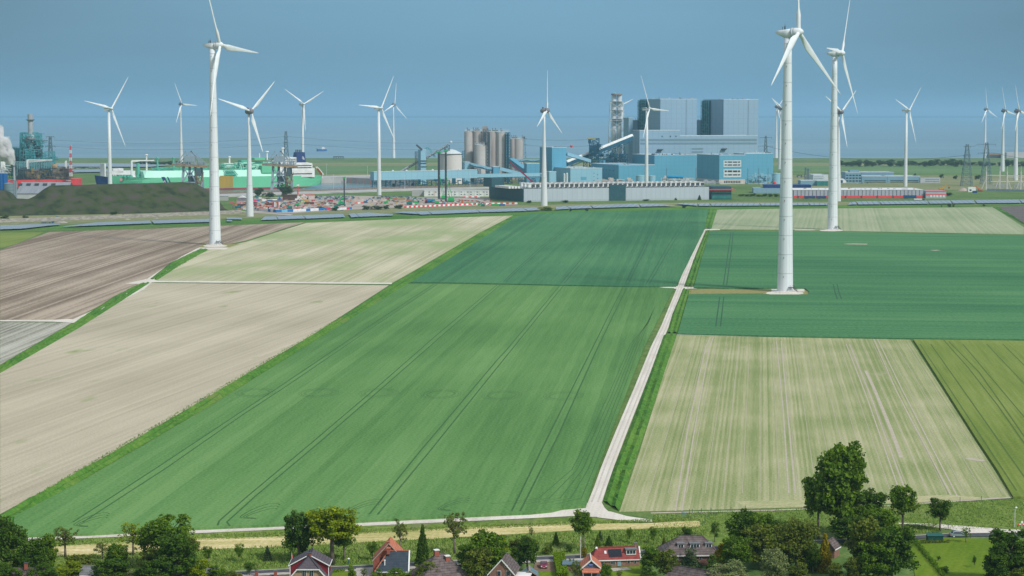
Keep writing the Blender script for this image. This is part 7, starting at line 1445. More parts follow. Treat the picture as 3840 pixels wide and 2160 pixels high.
# garage
H = House('garage', 'garage with an orange-red tiled roof, dark blue gable and a blue oval sign', 2217, 2166, 0, 'garage')
q = H.mb(); hw = 2.2; q.add([(-hw,0,0),(hw,0,0),(hw,0,2.2),(0,0,3.9),(-hw,0,2.2),(-hw,6.5,0),(hw,6.5,0),(hw,6.5,2.2),(0,6.5,3.9),(-hw,6.5,2.2)],[(0,1,2,3,4),(9,8,7,6,5),(1,6,7,2),(4,9,5,0)]); q.build('wall', mat('blue_grey_boards',(.085,.115,.16),.7,(.11,.14,.18),1.5,3,stretch=(6,6,.5)), H.t)
q = H.mb(); xb_ = -1.9; q.add([(-hw-.25,-.3,2.0),(0,-.3,4.05),(hw+.25,-.3,2.0),(-hw-.25+xb_*0,6.8,2.0),(0,6.8,4.05),(hw+.25,6.8,2.0)],[(0,1,4,3),(1,2,5,4)]); ro = q.build('roof', m_rorg, H.t); q = H.mb(); q.bar((-hw-.3,-.36,1.95),(0,-.36,4.1),.14,.28); q.bar((hw+.3,-.36,1.95),(0,-.36,4.1),.14,.28); q.bar((0,-.3,4.1),(0,6.8,4.1),.2,.14); q.build('white_trim', m_white, ro)
q = H.mb(); q.add([(-hw+.1,-2.2,1.55),(hw+.1,-2.2,1.55),(hw,-.05,2.15),(-hw,-.05,2.15)],[(0,1,2,3)]); q.build('porch_roof', m_rorg, H.t); q = H.mb(); [q.bar((x,-2.1,0),(x,-2.1,1.5),.16) for x in (-hw+.3,0,hw-.1)]; q.build('porch_post', m_pave, H.t)
q = H.mb(); q.cyl((0,-.10,2.95),(0,-.02,2.95),.34,.34,16); sg = q.build('sign', mat('sign_blue',(.01,.10,.50),.5), H.t); sg.data.transform(Matrix.Diagonal((1,1,1,1))); q = H.mb(); q.box(-.62,.62,-.14,-.105,2.86,3.08); q.build('sign', MATS['sign_blue'], H.t); q = H.mb(); q.box(-.5,.5,-.17,-.145,2.98,3.02); q.box(-.35,.35,-.17,-.145,2.91,2.94); q.build('sign_lettering', m_white, sg)
H = House('flat_shed', 'low shed with a flat slate-blue roof between the clipped hedge and the garage', 2150, 2146, -4, 'shed'); H.wall(-2.2,3,0,3.6,1.7,m_brk); q = H.mb(); q.box(-2.6,3.3,-.3,4,1.72,1.9); q.build('roof', mat('blue_felt',(.10,.16,.20),.8,(.13,.19,.23),.7), H.t)
# house 6: brown hip roof with three dormers
H = House('hip_roofed_house', 'large brick house with a weathered brown hipped roof and three white dormers', 2527, 2122, 3)
u0 = H.F.hit(2482,2080)[0]; u1 = H.F.hit(2692,2076)[0]; H.wall(u0,u1,0,7.4,2.6,m_brk); H.roof(u0,u1,0,7.4,2.55,H.F.hit(2552,2030)[0]+.4,H.F.hit(2636,2030)[0]+.4,6.3,m_rbrn,.45)
for a, b_, n in ((2543,2566,2),(2590,2625,3),(2648,2671,2)): H.dormer(H.F.hit(a,2060)[0]+.1,H.F.hit(b_,2060)[0]+.1,1.25,3.6,4.95,1.9,n)
gwin(0, H.t, H.F, 2623, 2088, 2632, 2098, m_white, 1); gwin(0, H.t, H.F, 2659, 2080, 2676, 2112, m_white, 2); gwin(0, H.t, H.F, 2564, 2104, 2576, 2118, m_white, 1); gwin(0, H.t, H.F, 2532, 2088, 2545, 2104, m_white, 1)
H = House('outbuilding', 'long brown-tiled outbuilding roof sloping to the bottom edge below the hip-roofed house', 2590, 2205, -38, 'shed'); H.wall(-6,6,0,4,1.9,m_brk); H.roof(-6,6,0,4,1.9,-6,6,4.0,m_rbrn,.3,gable=m_brk)
H = House('small_cottage', 'small cottage roof with a pale ridge, half hidden between the big trees on the right', 3140, 2088, 62); H.wall(-2.2,1.6,0,3.2,2.2,m_brk); H.roof(-2.2,1.6,0,3.2,2.2,-2.2,1.6,4.2,m_rbrn,.2,gable=m_brk)
H = House('slate_shed', 'shed with a slate-grey roof among the dark trees at the lower left', 338, 2185, -3, 'shed'); H.wall(-2,2,0,3,1.7,m_brk); H.roof(-2,2,0,3,1.7,-2,2,3.5,m_rslt,.3,gable=m_brk)
H = House('chimneyed_house', 'house hidden by trees at the lower left, only its red brick chimney showing', 86, 2215, 0); H.wall(-4,4,0,6,2.5,m_brk); H.roof(-4,4,0,6,2.5,-4,4,4.4,m_rbrn,.3,gable=m_brk); H.chimney(.2,2.4,4.2,5.6,m_brk2,m_dkgrey)
H = House('pillared_shed', 'grey shed roof edge between the bushes left of the buff house', 795, 2175, 0, 'shed'); H.wall(-1,1,0,2,1.6,m_brk); H.roof(-1,1,0,2,1.6,-1,1,2.6,m_rslt,.2,gable=m_brk)
# brick pillars, lamps, pole, hedge, shed
for x, l in ((962,'left of two brick gate pillars beside the road, left of the purple-roofed house'),(1033,'right of two brick gate pillars, next to the purple-roofed house'),(784,'white-capped brick pillar beside the yellow-green bush')):
    p = G(x, 2160 if x > 800 else 2158); t = thing('brick_pillar', l, 'pillar', p, 'brick gate pillars'); q = MB(); q.box(p.x-.35,p.x+.35,p.y-.35,p.y+.35,0,1.15); q.build('post', m_brk2, t); q = MB(); q.box(p.x-.42,p.x+.42,p.y-.42,p.y+.42,1.15,1.3); q.build('cap', m_rslt if x > 800 else m_white, t)
def lamp(x, y, top, l, head=m_white, grp='street lamps'):
    p = G(x, y); h = zz(top, p.y); t = thing('street_lamp', l, 'street lamp', p, grp); q = MB(); q.cyl(p, p+Vector((0,0,h)), .09, .06, 8); q.build('pole', m_dst if h < 4 else m_wsteel, t); q = MB(); q.lathe(p+Vector((.25 if h > 4 else 0,0,h-.15)), [(.12,0),(.34,.15),(.26,.32),(.05,.42)], 10); q.build('lamp_head', head, t)
lamp(1307, 2116, 2096, 'short green street lamp behind the hedge, right of the purple-roofed house'); lamp(3805, 1980, 1904, 'tall pale street lamp at the right edge, in the grass by the concrete road')
p = G(2177, 2118); t = thing('flagpole', 'white flagpole with a small furled pennant behind the garage', 'flagpole', p); h = zz(2012, p.y); q = MB(); q.cyl(p, p+Vector((0,0,h)), .08, .05, 8); q.build('pole', m_white, t); q = MB(); q.add([(p.x,p.y,h-.6),(p.x-.1,p.y+.05,h-.62),(p.x-.42,p.y,h-1.9),(p.x-.30,p.y,h-1.95)],[(0,1,2,3)]); q.build('pennant', m_orange, t)
p = G(1095, 2150); t = thing('flagpole', 'white flagpole standing left of the purple-roofed house', 'flagpole', p); h = zz(2074, p.y); q = MB(); q.cyl(p, p+Vector((0,0,h)), .08, .05, 8); q.build('pole', m_white, t); q = MB(); q.add([(p.x+.06,p.y,h-.3),(p.x+.2,p.y,h-.5),(p.x+.32,p.y,h-1.9),(p.x+.1,p.y,h-1.8)],[(0,1,2,3)]); q.build('pennant', m_redp, t)
p = G(3508, 2036); t = thing('garden_shed', 'dark green flat-roofed garden shed on the lawn\'s edge, left of the silver car', 'shed', p); q = MB(); q.box(p.x-1.9,p.x+1.9,p.y,p.y+2,0,1.75); q.build('wall', mat('shed_green',(.008,.05,.04),.7,(.015,.075,.055),1.2), t); q = MB(); q.add([(p.x-2.0,p.y-.15,1.78),(p.x+2.0,p.y-.15,1.78),(p.x+1.9,p.y+2.1,2.1),(p.x-2.0,p.y+2.1,2.1),(p.x-2.0,p.y-.15,1.68),(p.x+2.0,p.y-.15,1.68)],[(0,1,2,3),(0,4,5,1)]); q.build('roof', mat('shed_roof',(.02,.11,.10),.6), t)
p = G(3832, 1984); t = thing('crossing_sign', 'red and white striped cross-bar sign on a post at the right edge', 'sign', p); q = MB(); q.bar(p, p+Vector((0,0,1.9)), .1); q.build('post', m_wsteel, t)
for i in range(5): q = MB(); q.box(p.x-1.1+.44*i,p.x-.66+.44*i,p.y-.08,p.y-.02,1.15,1.4); q.build('stripe', m_redp if i % 2 == 0 else m_white, t)
q = MB(); q.box(p.x-.22,p.x+.22,p.y-.1,p.y-.04,1.5,2.1); q.build('board', m_white, t)
for i in range(13): pp = ((2585,1927),(2596,1926),(2630,1924),(2666,1922),(2741,1918),(2795,1914),(3352,1896),(3600,1882),(3680,1878),(3500,1976),(3556,1984),(3640,2018),(3716,2018))[i]; p = G(*pp); tag(MB().bar(p, p+Vector((0,0,1.3)), .12).build('fence_post', m_dkgrey, loc=p), '%s dark wooden fence post along the field path and concrete road, counting from the left' % ('first','second','third','fourth','fifth','sixth','seventh','eighth','ninth','tenth','eleventh','twelfth','thirteenth')[i], 'post', 'wooden fence posts')
p = G(2556, 1938); q = MB(); [q.bar(p+Vector((.35*i,0,0)), p+Vector((.35*i+.1,0,1.5-.1*i)), .12) for i in range(4)]; q.bar(p+Vector((0,0,1.2)), p+Vector((1.2,0,.9)), .1); tag(q.build('field_gate', mat('gate_teal',(.10,.28,.30),.6), loc=p), 'small pale teal field gate at the end of the bare wheel tracks', 'gate')
# cars
def car(px, py, rz, L, Wd, Hh, m, label, plate):
    p = G(px, py); t = thing('parked_car', label, 'car', p); t.rotation_euler = (0,0,rz); n_ = 9; l = L/2; w = Wd/2
    def put(q, nm, m_, par=t): 
        o = q.build(nm, m_, None); o.parent = par; WL[o.name] = Vector((0,0,0)); return o
    prof = [(-l,.35),(-l,.75),(-l*.93,.98),(-l*.80,1.02),(-l*.62,Hh*.97),(-l*.1,Hh),(l*.12,Hh*.96),(l*.46,1.0),(l*.86,.86),(l*.97,.70),(l,.35)]
    wid = [w*.9,w*.97,w*.97,w*.97,w*.78,w*.74,w*.76,w*.97,w*.93,w*.88,w*.86]; q = MB(); vs = []
    for (x, z), ww in zip(prof, wid): vs += [(x,-ww,z),(x,ww,z)]
    base_ = [(-l*.98,-w,.3),(-l*.98,w,.3),(l*.98,-w,.3),(l*.98,w,.3)]; k = len(prof)
    side = lambda e: tuple(2*i+e for i in range(k)); q.add(vs, [(2*i,2*i+1,2*i+3,2*i+2) for i in range(k-1)] + [side(0)[::-1], side(1), (0,2*k-2,2*k-1,1)]); q.add([(-l*.9,-w,.32),(l*.9,-w,.32),(l*.9,w,.32),(-l*.9,w,.32),(-l*.92,-w*.99,.9),(l*.9,-w*.99,.86),(l*.9,w*.99,.86),(-l*.92,w*.99,.9)],[(0,1,5,4),(2,3,7,6),(0,4,7,3),(1,2,6,5),(4,5,6,7)]); put(q, 'body', m)
    q = MB(); q.add([(l*.15,-w*.74,Hh*.93),(l*.15,w*.74,Hh*.93),(l*.46,w*.9,1.04),(l*.46,-w*.9,1.04)],[(0,1,2,3)]); o = put(q, 'windscreen', m_glass); o.location.z = .03; o.location.x = .04
    q = MB(); q.add([(-l*.82,-w*.85,1.06),(-l*.82,w*.85,1.06),(-l*.65,w*.72,Hh*.92),(-l*.65,-w*.72,Hh*.92)],[(0,1,2,3)]); o = put(q, 'rear_window', m_glass); o.location.x = -.05
    for e in (-1,1): q = MB(); q.add([(-l*.72,e*w*.99,1.04),(l*.38,e*w*.99,1.02),(l*.10,e*w*.80,Hh*.93),(-l*.58,e*w*.81,Hh*.93)],[(0,1,2,3)]); o = put(q, 'side_window', m_glass); o.location.y = e*.03
    for x in (-l*.62,l*.62):
        for e in (-1,1): q = MB(); q.cyl((x,e*w*.84,.33),(x,e*(w+.02),.33),.33,.33,16); wl = put(q, 'wheel', m_dkgrey); q = MB(); q.cyl((x,e*(w+.021),.33),(x,e*(w+.035),.33),.2,.2,12); put(q, 'rim', m_wsteel, wl)
    for e in (-.68,.68): q = MB(); q.box(l*.90,l*1.0,e*w-.17,e*w+.17,.62,.78); put(q, 'headlight', m_white); q = MB(); q.box(-l*1.01,-l*.96,e*w-.12,e*w+.12,.7,.95); put(q, 'tail_light', m_redp)
    for e in (-1,1): q = MB(); q.box(l*.30,l*.38,e*(w+.08)-.09,e*(w+.08)+.09,.98,1.12); put(q, 'mirror', m)
    q = MB(); q.box(l*1.0,l*1.01,-.26,.26,.42,.53); put(q, 'number_plate', plate)
car(2039, 2129, R(-90), 3.7, 1.62, 1.42, mat('paint_wine',(.19,.012,.045),.3,(.21,.015,.05),spec=.6), 'small wine-red car parked on the brown driveway, facing the viewer', mat('plate_yellow',(.70,.45,.02),.5))
car(3596, 2013, R(0), 4.6, 1.8, 1.46, mat('paint_silver_blue',(.26,.33,.36),.3,(.28,.35,.38),metal=.3,spec=.6), 'silver-blue estate car driving right on the asphalt road beside the lawn', mat('plate_yellow',(.70,.45,.02),.5))
# ------------------------------------------------------------------ trees, bushes, hedges, grass
def leafmat(name, dark, mid, light):
    m = bpy.data.materials.new(name); m.use_nodes = True; n = m.node_tree.nodes; l = m.node_tree.links; p = n['Principled BSDF']; p.inputs['Roughness'].default_value = .75; p.inputs['Specular IOR Level'].default_value = .15
    g = n.new('ShaderNodeNewGeometry'); z = n.new('ShaderNodeTexNoise'); z.inputs['Scale'].default_value = .55; z.inputs['Detail'].default_value = 4; l.new(g.outputs['Position'], z.inputs['Vector'])
    z2 = n.new('ShaderNodeTexNoise'); z2.inputs['Scale'].default_value = 3.0; l.new(g.outputs['Position'], z2.inputs['Vector'])
    a = n.new('ShaderNodeMath'); a.operation = 'ADD'; l.new(z.outputs[0], a.inputs[0]); l.new(z2.outputs[0], a.inputs[1]); b = n.new('ShaderNodeMath'); b.operation = 'MULTIPLY'; b.inputs[1].default_value = .5; l.new(a.outputs[0], b.inputs[0])
    r = n.new('ShaderNodeValToRGB'); e = r.color_ramp.elements; e[0].position = .36; e[1].position = .64; e[0].color = dark + (1,); e[1].color = light + (1,); k = e.new(.5); k.color = mid + (1,); l.new(b.outputs[0], r.inputs[0]); l.new(r.outputs[0], p.inputs['Base Color'])
    tr = n.new('ShaderNodeBsdfTranslucent'); l.new(r.outputs[0], tr.inputs[0]); mxs = n.new('ShaderNodeMixShader'); mxs.inputs[0].default_value = .38; l.new(p.outputs[0], mxs.inputs[1]); l.new(tr.outputs[0], mxs.inputs[2]); l.new(mxs.outputs[0], n['Material Output'].inputs[0]); return m
LM = {'dark': leafmat('leaves_dark', (0.034,0.084,0.008), (0.070,0.142,0.013), (0.140,0.229,0.021)), 'mid': leafmat('leaves_mid', (0.057,0.124,0.009), (0.112,0.209,0.013), (0.218,0.316,0.023)), 'yellow': leafmat('leaves_yellow_green', (0.117,0.189,0.008), (0.218,0.296,0.009), (0.389,0.444,0.015)),
 'olive': leafmat('leaves_olive', (0.074,0.114,0.013), (0.140,0.185,0.023), (0.242,0.269,0.040)), 'silver': leafmat('leaves_silver', (0.132,0.175,0.061), (0.218,0.269,0.099), (0.342,0.376,0.156)), 'gold': leafmat('leaves_gold', (0.171,0.155,0.006), (0.312,0.256,0.008), (0.514,0.391,0.014)),
 'blue': leafmat('leaves_blue_green', (0.047,0.087,0.033), (0.086,0.142,0.052), (0.147,0.215,0.080)), 'bright': leafmat('leaves_bright_hedge', (0.117,0.215,0.008), (0.171,0.282,0.009), (0.234,0.349,0.015)), 'far': leafmat('leaves_far', (0.050,0.100,0.030), (0.086,0.142,0.042), (0.132,0.189,0.057))}
m_bark = mat('bark', (.115,.095,.075), .95, (.17,.145,.12), 1.5, 5)
def leaves(centres, radii, n_per, size, seed, flat=.55):
    rg = np.random.default_rng(seed); V = []
    for c, r in zip(centres, radii):
        n = max(6, int(n_per)); d = rg.normal(size=(n, 3)); d /= np.linalg.norm(d, axis=1)[:, None]; rr = r * rg.random(n)[:, None] ** .45
        P = np.array(c)[None] + d * rr * np.array([1, 1, .8])[None]
        nrm = d * .5 + rg.normal(size=(n, 3)) * .7 + np.array([0, 0, flat])[None]; nrm /= np.linalg.norm(nrm, axis=1)[:, None]
        t = np.cross(nrm, rg.normal(size=(n, 3))); t /= np.linalg.norm(t, axis=1)[:, None]; b = np.cross(nrm, t); s = size * rg.uniform(.55, 1.25, n)[:, None]
        V.append(np.stack([P - t*s - b*s*.6, P + t*s - b*s*.6, P + t*s*.7 + b*s*.7, P - t*s*.5 + b*s*.8], 1))
    return np.concatenate(V).reshape(-1, 3)
def leaf_obj(V, m, name='crown'):
    me = bpy.data.meshes.new(name); n = len(V); me.vertices.add(n); me.vertices.foreach_set('co', V.astype(np.float32).ravel()); me.loops.add(n); me.loops.foreach_set('vertex_index', np.arange(n, dtype=np.int32))
    me.polygons.add(n // 4); me.polygons.foreach_set('loop_start', np.arange(0, n, 4, dtype=np.int32)); me.update(calc_edges=True); me.materials.append(m); o = bpy.data.objects.new(name, me); COL.objects.link(o); return o
PROTO = {}
def proto(kind, var):
    """unit trees: 12 m high, crown 10 m across"""
    r = random.Random(hash((len(kind), var)) % 9973 + {'broad':1,'high':2,'airy':3,'cone':4,'young':5,'bush':6,'tall':7,'willow':8}[kind]*131)
    C = []; Rr = []; tr = MB(); H_ = 12.0
    cfg = {'broad': (95, .16, 1.0, .34), 'high': (80, .40, 1.0, .34), 'airy': (62, .38, 1.0, .24), 'tall': (120, .22, 1.0, .36), 'young': (34, .28, 1.0, .42), 'bush': (80, .02, 1.0, .34), 'willow': (110, .02, 1.0, .26), 'cone': (0, 0, 0, .22)}[kind]
    if kind == 'cone':
        for k in range(60):
            f = (k+.5)/60; z = .6 + 11.2*f; w = 4.6*(1-f)**.85 + .3; m_ = max(3, int(10*(1-f))+2); a0 = r.random()*6
            for i in range(m_): a = a0 + 2*math.pi*i/m_; q = w*r.uniform(.55,1.0); C.append((q*math.cos(a), q*math.sin(a), z - .12*q)); Rr.append(.5+.9*(1-f))
        tr.cyl((0,0,0),(0,0,11.5),.35,.05,8); nper, size = 16, .34
    else:
        n, z0, _, size = cfg; zc = H_*(z0 + (1-z0)*.52); hz = H_*(1-z0)*.5
        lobes = [(2.7*math.cos(i*2.4+var)*r.uniform(.6,1), 2.5*math.sin(i*2.4+var)*r.uniform(.6,1), zc + (-.55+1.15*i/6)*hz*r.uniform(.8,1), r.uniform(.48,.70)) for i in range(7)] + [(0,0,zc,.85)]
        for i in range(n):
            lx, ly, lz, ls = lobes[i % 8]; d = Vector((r.gauss(0,1), r.gauss(0,1), r.gauss(0,1))).normalized(); q = r.uniform(.55,1.0)
            x, y, z = lx*.9 + d.x*4.0*ls*q, ly*.9 + d.y*4.0*ls*q, lz + d.z*hz*ls*q*.95
            z = min(max(z, H_*z0 + .3), H_*.98); k = 1.0 if kind != 'tall' else (1.05 - .35*abs((z-zc)/hz))
            C.append((x*k, y*k, z)); Rr.append({'airy': r.uniform(.5,1.0), 'young': r.uniform(1.2,1.9), 'willow': r.uniform(.9,1.5)}.get(kind, r.uniform(.8,1.5)))
        nper = {'airy': 22, 'young': 80, 'willow': 70, 'tall': 85}.get(kind, 82); size = {'airy': .22, 'willow': .21}.get(kind, .24)
        if kind not in ('bush',):
            zt = H_*max(z0, .12); tr.cyl((0,0,0),(.1,0,zt),.42,.30,9); tr.cyl((.1,0,zt),(.1,.1,H_*.8),.30,.06,8)
            for i in range({'airy': 26, 'young': 5}.get(kind, 14)):
                c = Vector(C[r.randrange(len(C))]); s = Vector((.1,0, zt + (c.z-zt)*r.uniform(.05,.55) if c.z > zt else zt*.9)); mid = s.lerp(c, .5) + Vector((0,0,.3)); tr.cyl(s, mid, .15, .10, 5); tr.cyl(mid, c, .10, .03, 5)
    V = leaves(C, Rr, nper, size, var*17+5, .4); root = bpy.data.objects.new('tree', None); COL.objects.link(root); WL[root.name] = Vector((0,0,0))
    cr = leaf_obj(V, LM['mid']); cr.parent = root; WL[cr.name] = Vector((0,0,0))
    if tr.v: tr.build('trunk', m_bark, root, smooth=True)
    return root
def tree(px, py, top, wpx, kind, col, label, name=None, cat='tree', grp='trees and bushes of the village strip'):
    var = (int(px) // 7) % 2; key = (kind, var); p = G(px, py); D = p.y; h = max(.6, zz(top, D)); w = wpx*D/F_PX*1.12
    first = key not in PROTO
    if first: PROTO[key] = proto(kind, var); o = PROTO[key]; o['label'] = label; o['category'] = cat; o['group'] = grp
    else: o = dup(PROTO[key], p, 0, None, label, grp, cat)
    o.location = p; o.rotation_euler = (0,0,(px*1.7) % 6.28); o.scale = (w/10, w/10, h/12)
    o.name = name or {'cone': 'conifer', 'bush': 'bush', 'young': 'young_tree'}.get(kind, 'broadleaf_tree')
    for c in o.children:
        if c.name.startswith('crown'): c.material_slots[0].link = 'OBJECT'; c.material_slots[0].material = LM[col]
    return o
TR = [
(20,2150,1945,170,'broad','dark','large dark tree cut by the left edge in front of the concrete track'),(120,2185,2015,120,'broad','dark','dense dark tree second from the left, before the mown strip'),(180,2165,2005,90,'broad','mid','mid-green tree just right of the second dark one, lower left'),(245,2092,1976,112,'airy','olive','open airy tree with visible branches, lower left before the track'),
(385,2098,2034,80,'airy','olive','small spindly tree with two stems over the mown strip, left'),(500,2085,1958,112,'airy','yellow','airy yellow-green tree whose branches cross the track, left one'),(612,2140,1944,210,'high','mid','wide spreading tree crossing the concrete track, above the big dark round one'),
(655,2190,2000,190,'broad','dark','big dark round tree in the lower left, tallest of its clump'),(560,2165,2058,80,'bush','olive','olive bush left of the big dark round tree'),(745,2190,2098,80,'bush','yellow','bright yellow-green bush at the bottom, right of the big dark round tree'),(820,2185,2125,90,'bush','mid','low green bush at the bottom edge left of the ball-shaped tree'),
(250,2185,2112,130,'bush','yellow','bright green rounded bush by the slate-roofed shed'),(420,2200,2095,150,'broad','dark','dark rounded tree right of the slate-roofed shed'),(330,2140,2115,70,'bush','gold','small yellow bush above the slate roof'),(480,2200,2148,110,'bush','silver','pale silvery bush at the bottom edge, lower left'),(20,2210,2110,120,'bush','dark','dark bushes in the bottom left corner'),(170,2210,2120,120,'bush','dark','dark undergrowth between the hidden chimney and bright bush'),(540,2200,2130,90,'bush','dark','dark low bush under the spreading tree at the bottom'),(690,2160,2090,120,'bush','dark','dark lower skirt bush beside the big round tree'),
(780,2112,2050,46,'young','mid','small rounded young tree in the meadow, leftmost of the pair above the bushes'),(897,2108,2040,40,'young','mid','upright young tree in the meadow right of the first'),(1003,2104,2046,30,'cone','blue','small dark spruce in the meadow left of the buff house'),(936,2158,2110,50,'young','dark','clipped ball-shaped tree by the roadside'),
(1120,2112,1918,120,'broad','dark','dark leaning tree left of the tall yellow-green one, behind the buff house'),(1247,2118,1903,205,'high','yellow','large bright yellow-green tree with a bare trunk behind the buff house'),(1398,2102,2032,46,'young','mid','young tree beside the red brick gable'),(1500,2076,1950,72,'airy','olive','slender birch behind the blue-black roof'),
(1585,2122,1968,52,'cone','dark','tall narrow dark conifer between two houses'),(1705,2082,1918,112,'airy','olive','tall birch with pale stem and airy crown'),(1825,2185,1992,170,'broad','mid','big mid-green tree mass right of the tall birch'),(1790,2205,2056,130,'broad','olive','olive-green tree in front of the mid-green mass'),(1880,2120,2010,60,'broad','yellow','yellow-green tree between the big mass and the dark one'),
(1598,2205,2108,100,'bush','olive','olive bush below the tall conifer'),(1410,2210,2138,60,'bush','mid','small garden bush left of the blue-black wing'),(1365,2200,2130,30,'airy','olive','thin shrub on the driveway left of the brick gable'),(1500,2200,2138,110,'bush','mid','low green bushes in front of the blue-black wing'),(1320,2200,2120,34,'bush','bright','square clipped hedge block beside the brick gable drive'),
(1978,2140,2012,96,'broad','dark','dark roundish tree left of the wine-red car'),(1992,2030,1974,24,'airy','olive','thin sapling tip rising above the dark tree'),(2188,2064,1918,100,'high','mid','lone green tree with forked trunk behind the garage'),(2190,2095,2056,28,'bush','gold','yellow flowering bush by the flagpole'),
(2085,2046,1994,26,'cone','mid','small conical young tree in the meadow above the hedge'),(2065,2072,2042,18,'cone','dark','tiny dark spruce near the road'),(2135,2072,2044,26,'bush','dark','dark low shrub near the road behind the hedge'),(2242,2052,2004,24,'cone','mid','slim young tree behind the long red roof, left'),(2284,2050,2008,30,'cone','dark','dark small conifer behind the long red roof'),(2362,2036,1980,28,'young','mid','upright young tree behind the white dormer'),(2450,2042,1976,32,'young','mid','upright young tree left of the hip-roofed house'),
(2490,2050,2012,18,'cone','olive','narrow brownish conifer at the left corner of the hip roof'),(2575,2012,1977,40,'bush','dark','dark young tree behind the hip roof ridge'),(2680,2034,1958,36,'young','dark','dark upright young tree right of the hip roof ridge'),(2158,2195,2096,60,'airy','olive','wispy willow-like tree in front of the garage\'s left slope'),(2272,2210,2115,50,'broad','mid','green tree at the right foot of the garage'),(2322,2205,2135,30,'airy','olive','thin sapling on the lawn before the red-roofed house'),(2365,2118,2104,18,'bush','mid','small shrub below the red-roofed house window'),
(2440,2155,2050,86,'broad','mid','green tree between the red roof and the hip-roofed house'),(2505,2180,2062,96,'broad','olive','olive tree in front of the left end of the hip-roofed house'),(2430,2205,2130,80,'bush','dark','dark low bushes at the bottom, right of the lawn'),(2588,2132,2050,62,'airy','blue','blue-green pine in front of the middle dormer'),(2588,2128,2070,78,'cone','blue','lower blue-green pine skirt before the hip-roofed house'),(2704,2135,2038,84,'cone','gold','golden cypress at the right end of the hip-roofed house'),(2670,2175,2085,60,'bush','dark','dark shrubs below the golden cypress'),
(2725,2205,2108,180,'willow','silver','wide silvery willow bush at the bottom edge'),(2902,2205,2056,118,'willow','silver','rounded silvery tree right of the wide willow bush'),(2800,2085,1915,170,'broad','dark','dark dense tree rising above the golden cypress'),(2860,2140,1968,170,'broad','olive','olive weeping tree in front of the dense dark one'),(2985,2140,1948,190,'willow','olive','large drooping olive tree left of the golden conifer'),(3048,2150,2040,70,'broad','dark','dark conifer gap-filler between the drooping tree and the golden conifer'),
(3093,2145,2000,58,'cone','gold','tall golden conifer left of the small cottage roof'),(3150,2018,1668,232,'tall','mid','huge poplar-like tree, tallest of all, over the striped field'),(3068,2022,1804,118,'high','mid','tall green tree directly left of the tallest one'),(3250,2010,1838,180,'broad','dark','dense dark tree right of the tallest one'),(3215,2020,1890,110,'broad','mid','mid-green tree in front of the tallest one\'s right side'),(3385,1998,1826,118,'high','mid','round-crowned tree with slim trunk left of the lone small tree'),(3524,1992,1876,92,'high','dark','lone small round tree beside the concrete road'),
(3255,2180,1942,190,'broad','olive','olive-brown tree right of the small cottage roof'),(3345,2200,1975,190,'broad','dark','broad dark tree at the left edge of the lawn'),(3130,2195,2110,80,'bush','olive','olive bush below the small cottage'),(3200,2200,2090,90,'bush','olive','light olive bush at the bottom between cottage and dark tree'),(3790,2190,1984,190,'broad','dark','large dark tree cut by the right edge'),(3740,2200,2060,120,'broad','dark','dark tree overlapping the right edge tree on its left'),(3815,2200,2110,130,'bush','olive','dull green bush in the bottom right corner'),
(3622,2036,1978,44,'airy','mid','thin leafy sapling in front of the silver-blue car'),(3520,2105,2085,18,'young','dark','tiny clipped tree on the lawn, upper one'),(3542,2150,2125,36,'bush','dark','dark low shrub on the lawn near the bottom'),(3653,2130,2085,16,'young','dark','small sapling standing alone on the lawn'),(2250,2030,1990,20,'cone','blue','faint young spruce left of the dark small conifer')]
TR += [(90,2150,2055,150,'bush','mid','mid-green undergrowth between the two leftmost dark trees'),(300,2160,2080,120,'broad','olive','olive tree between the airy tree and the slate-roofed shed'),(440,2135,2040,90,'broad','mid','mid-green tree left of the airy yellow-green one'),(545,2125,2000,120,'airy','yellow','second airy yellow-green tree beside the spreading one'),(590,2210,2095,120,'broad','dark','dark tree at the bottom, left of the bright bush'),(700,2120,2010,110,'high','olive','olive-green crown right behind the big dark round tree'),
(870,2205,2140,70,'bush','olive','olive bush at the bottom edge below the ball-shaped tree'),(1290,2100,1985,90,'high','mid','lower right limb-like tree beside the bright yellow-green one'),(1760,2170,2040,110,'broad','mid','green tree between the tall birch and the mid-green mass'),(1870,2180,2060,100,'broad','mid','green tree mass above the brown brick cottage'),(1945,2110,2040,70,'bush','mid','green shrubs between the cottage and the dark roundish tree'),
(1930,2060,2020,50,'bush','olive','olive shrubs in the meadow above the road, centre'),(2050,2080,2052,34,'bush','olive','olive meadow shrub right of the dark roundish tree'),(2760,2150,2010,120,'broad','mid','mid-green tree between the golden cypress and the olive weeping tree'),(2850,2110,1925,120,'broad','mid','mid-green tree just right of the dense dark one'),(2930,2120,1955,130,'broad','dark','dark tree between the two olive weeping trees'),(3010,2100,1985,110,'broad','mid','green tree behind the drooping olive tree'),
(3180,2040,1930,150,'broad','dark','dark shrubby tree under the tallest one, right of its trunk'),(3300,2060,1905,150,'broad','mid','mid-green tree left of the round-crowned one'),(3290,2205,2030,150,'broad','mid','mid-green tree at the bottom, left of the lawn'),(2990,2205,2110,90,'bush','olive','olive bush at the bottom right of the rounded silvery tree'),(2640,2205,2150,90,'bush','mid','low green bush at the bottom below the hip-roofed house')]
for a in TR: tree(*a)
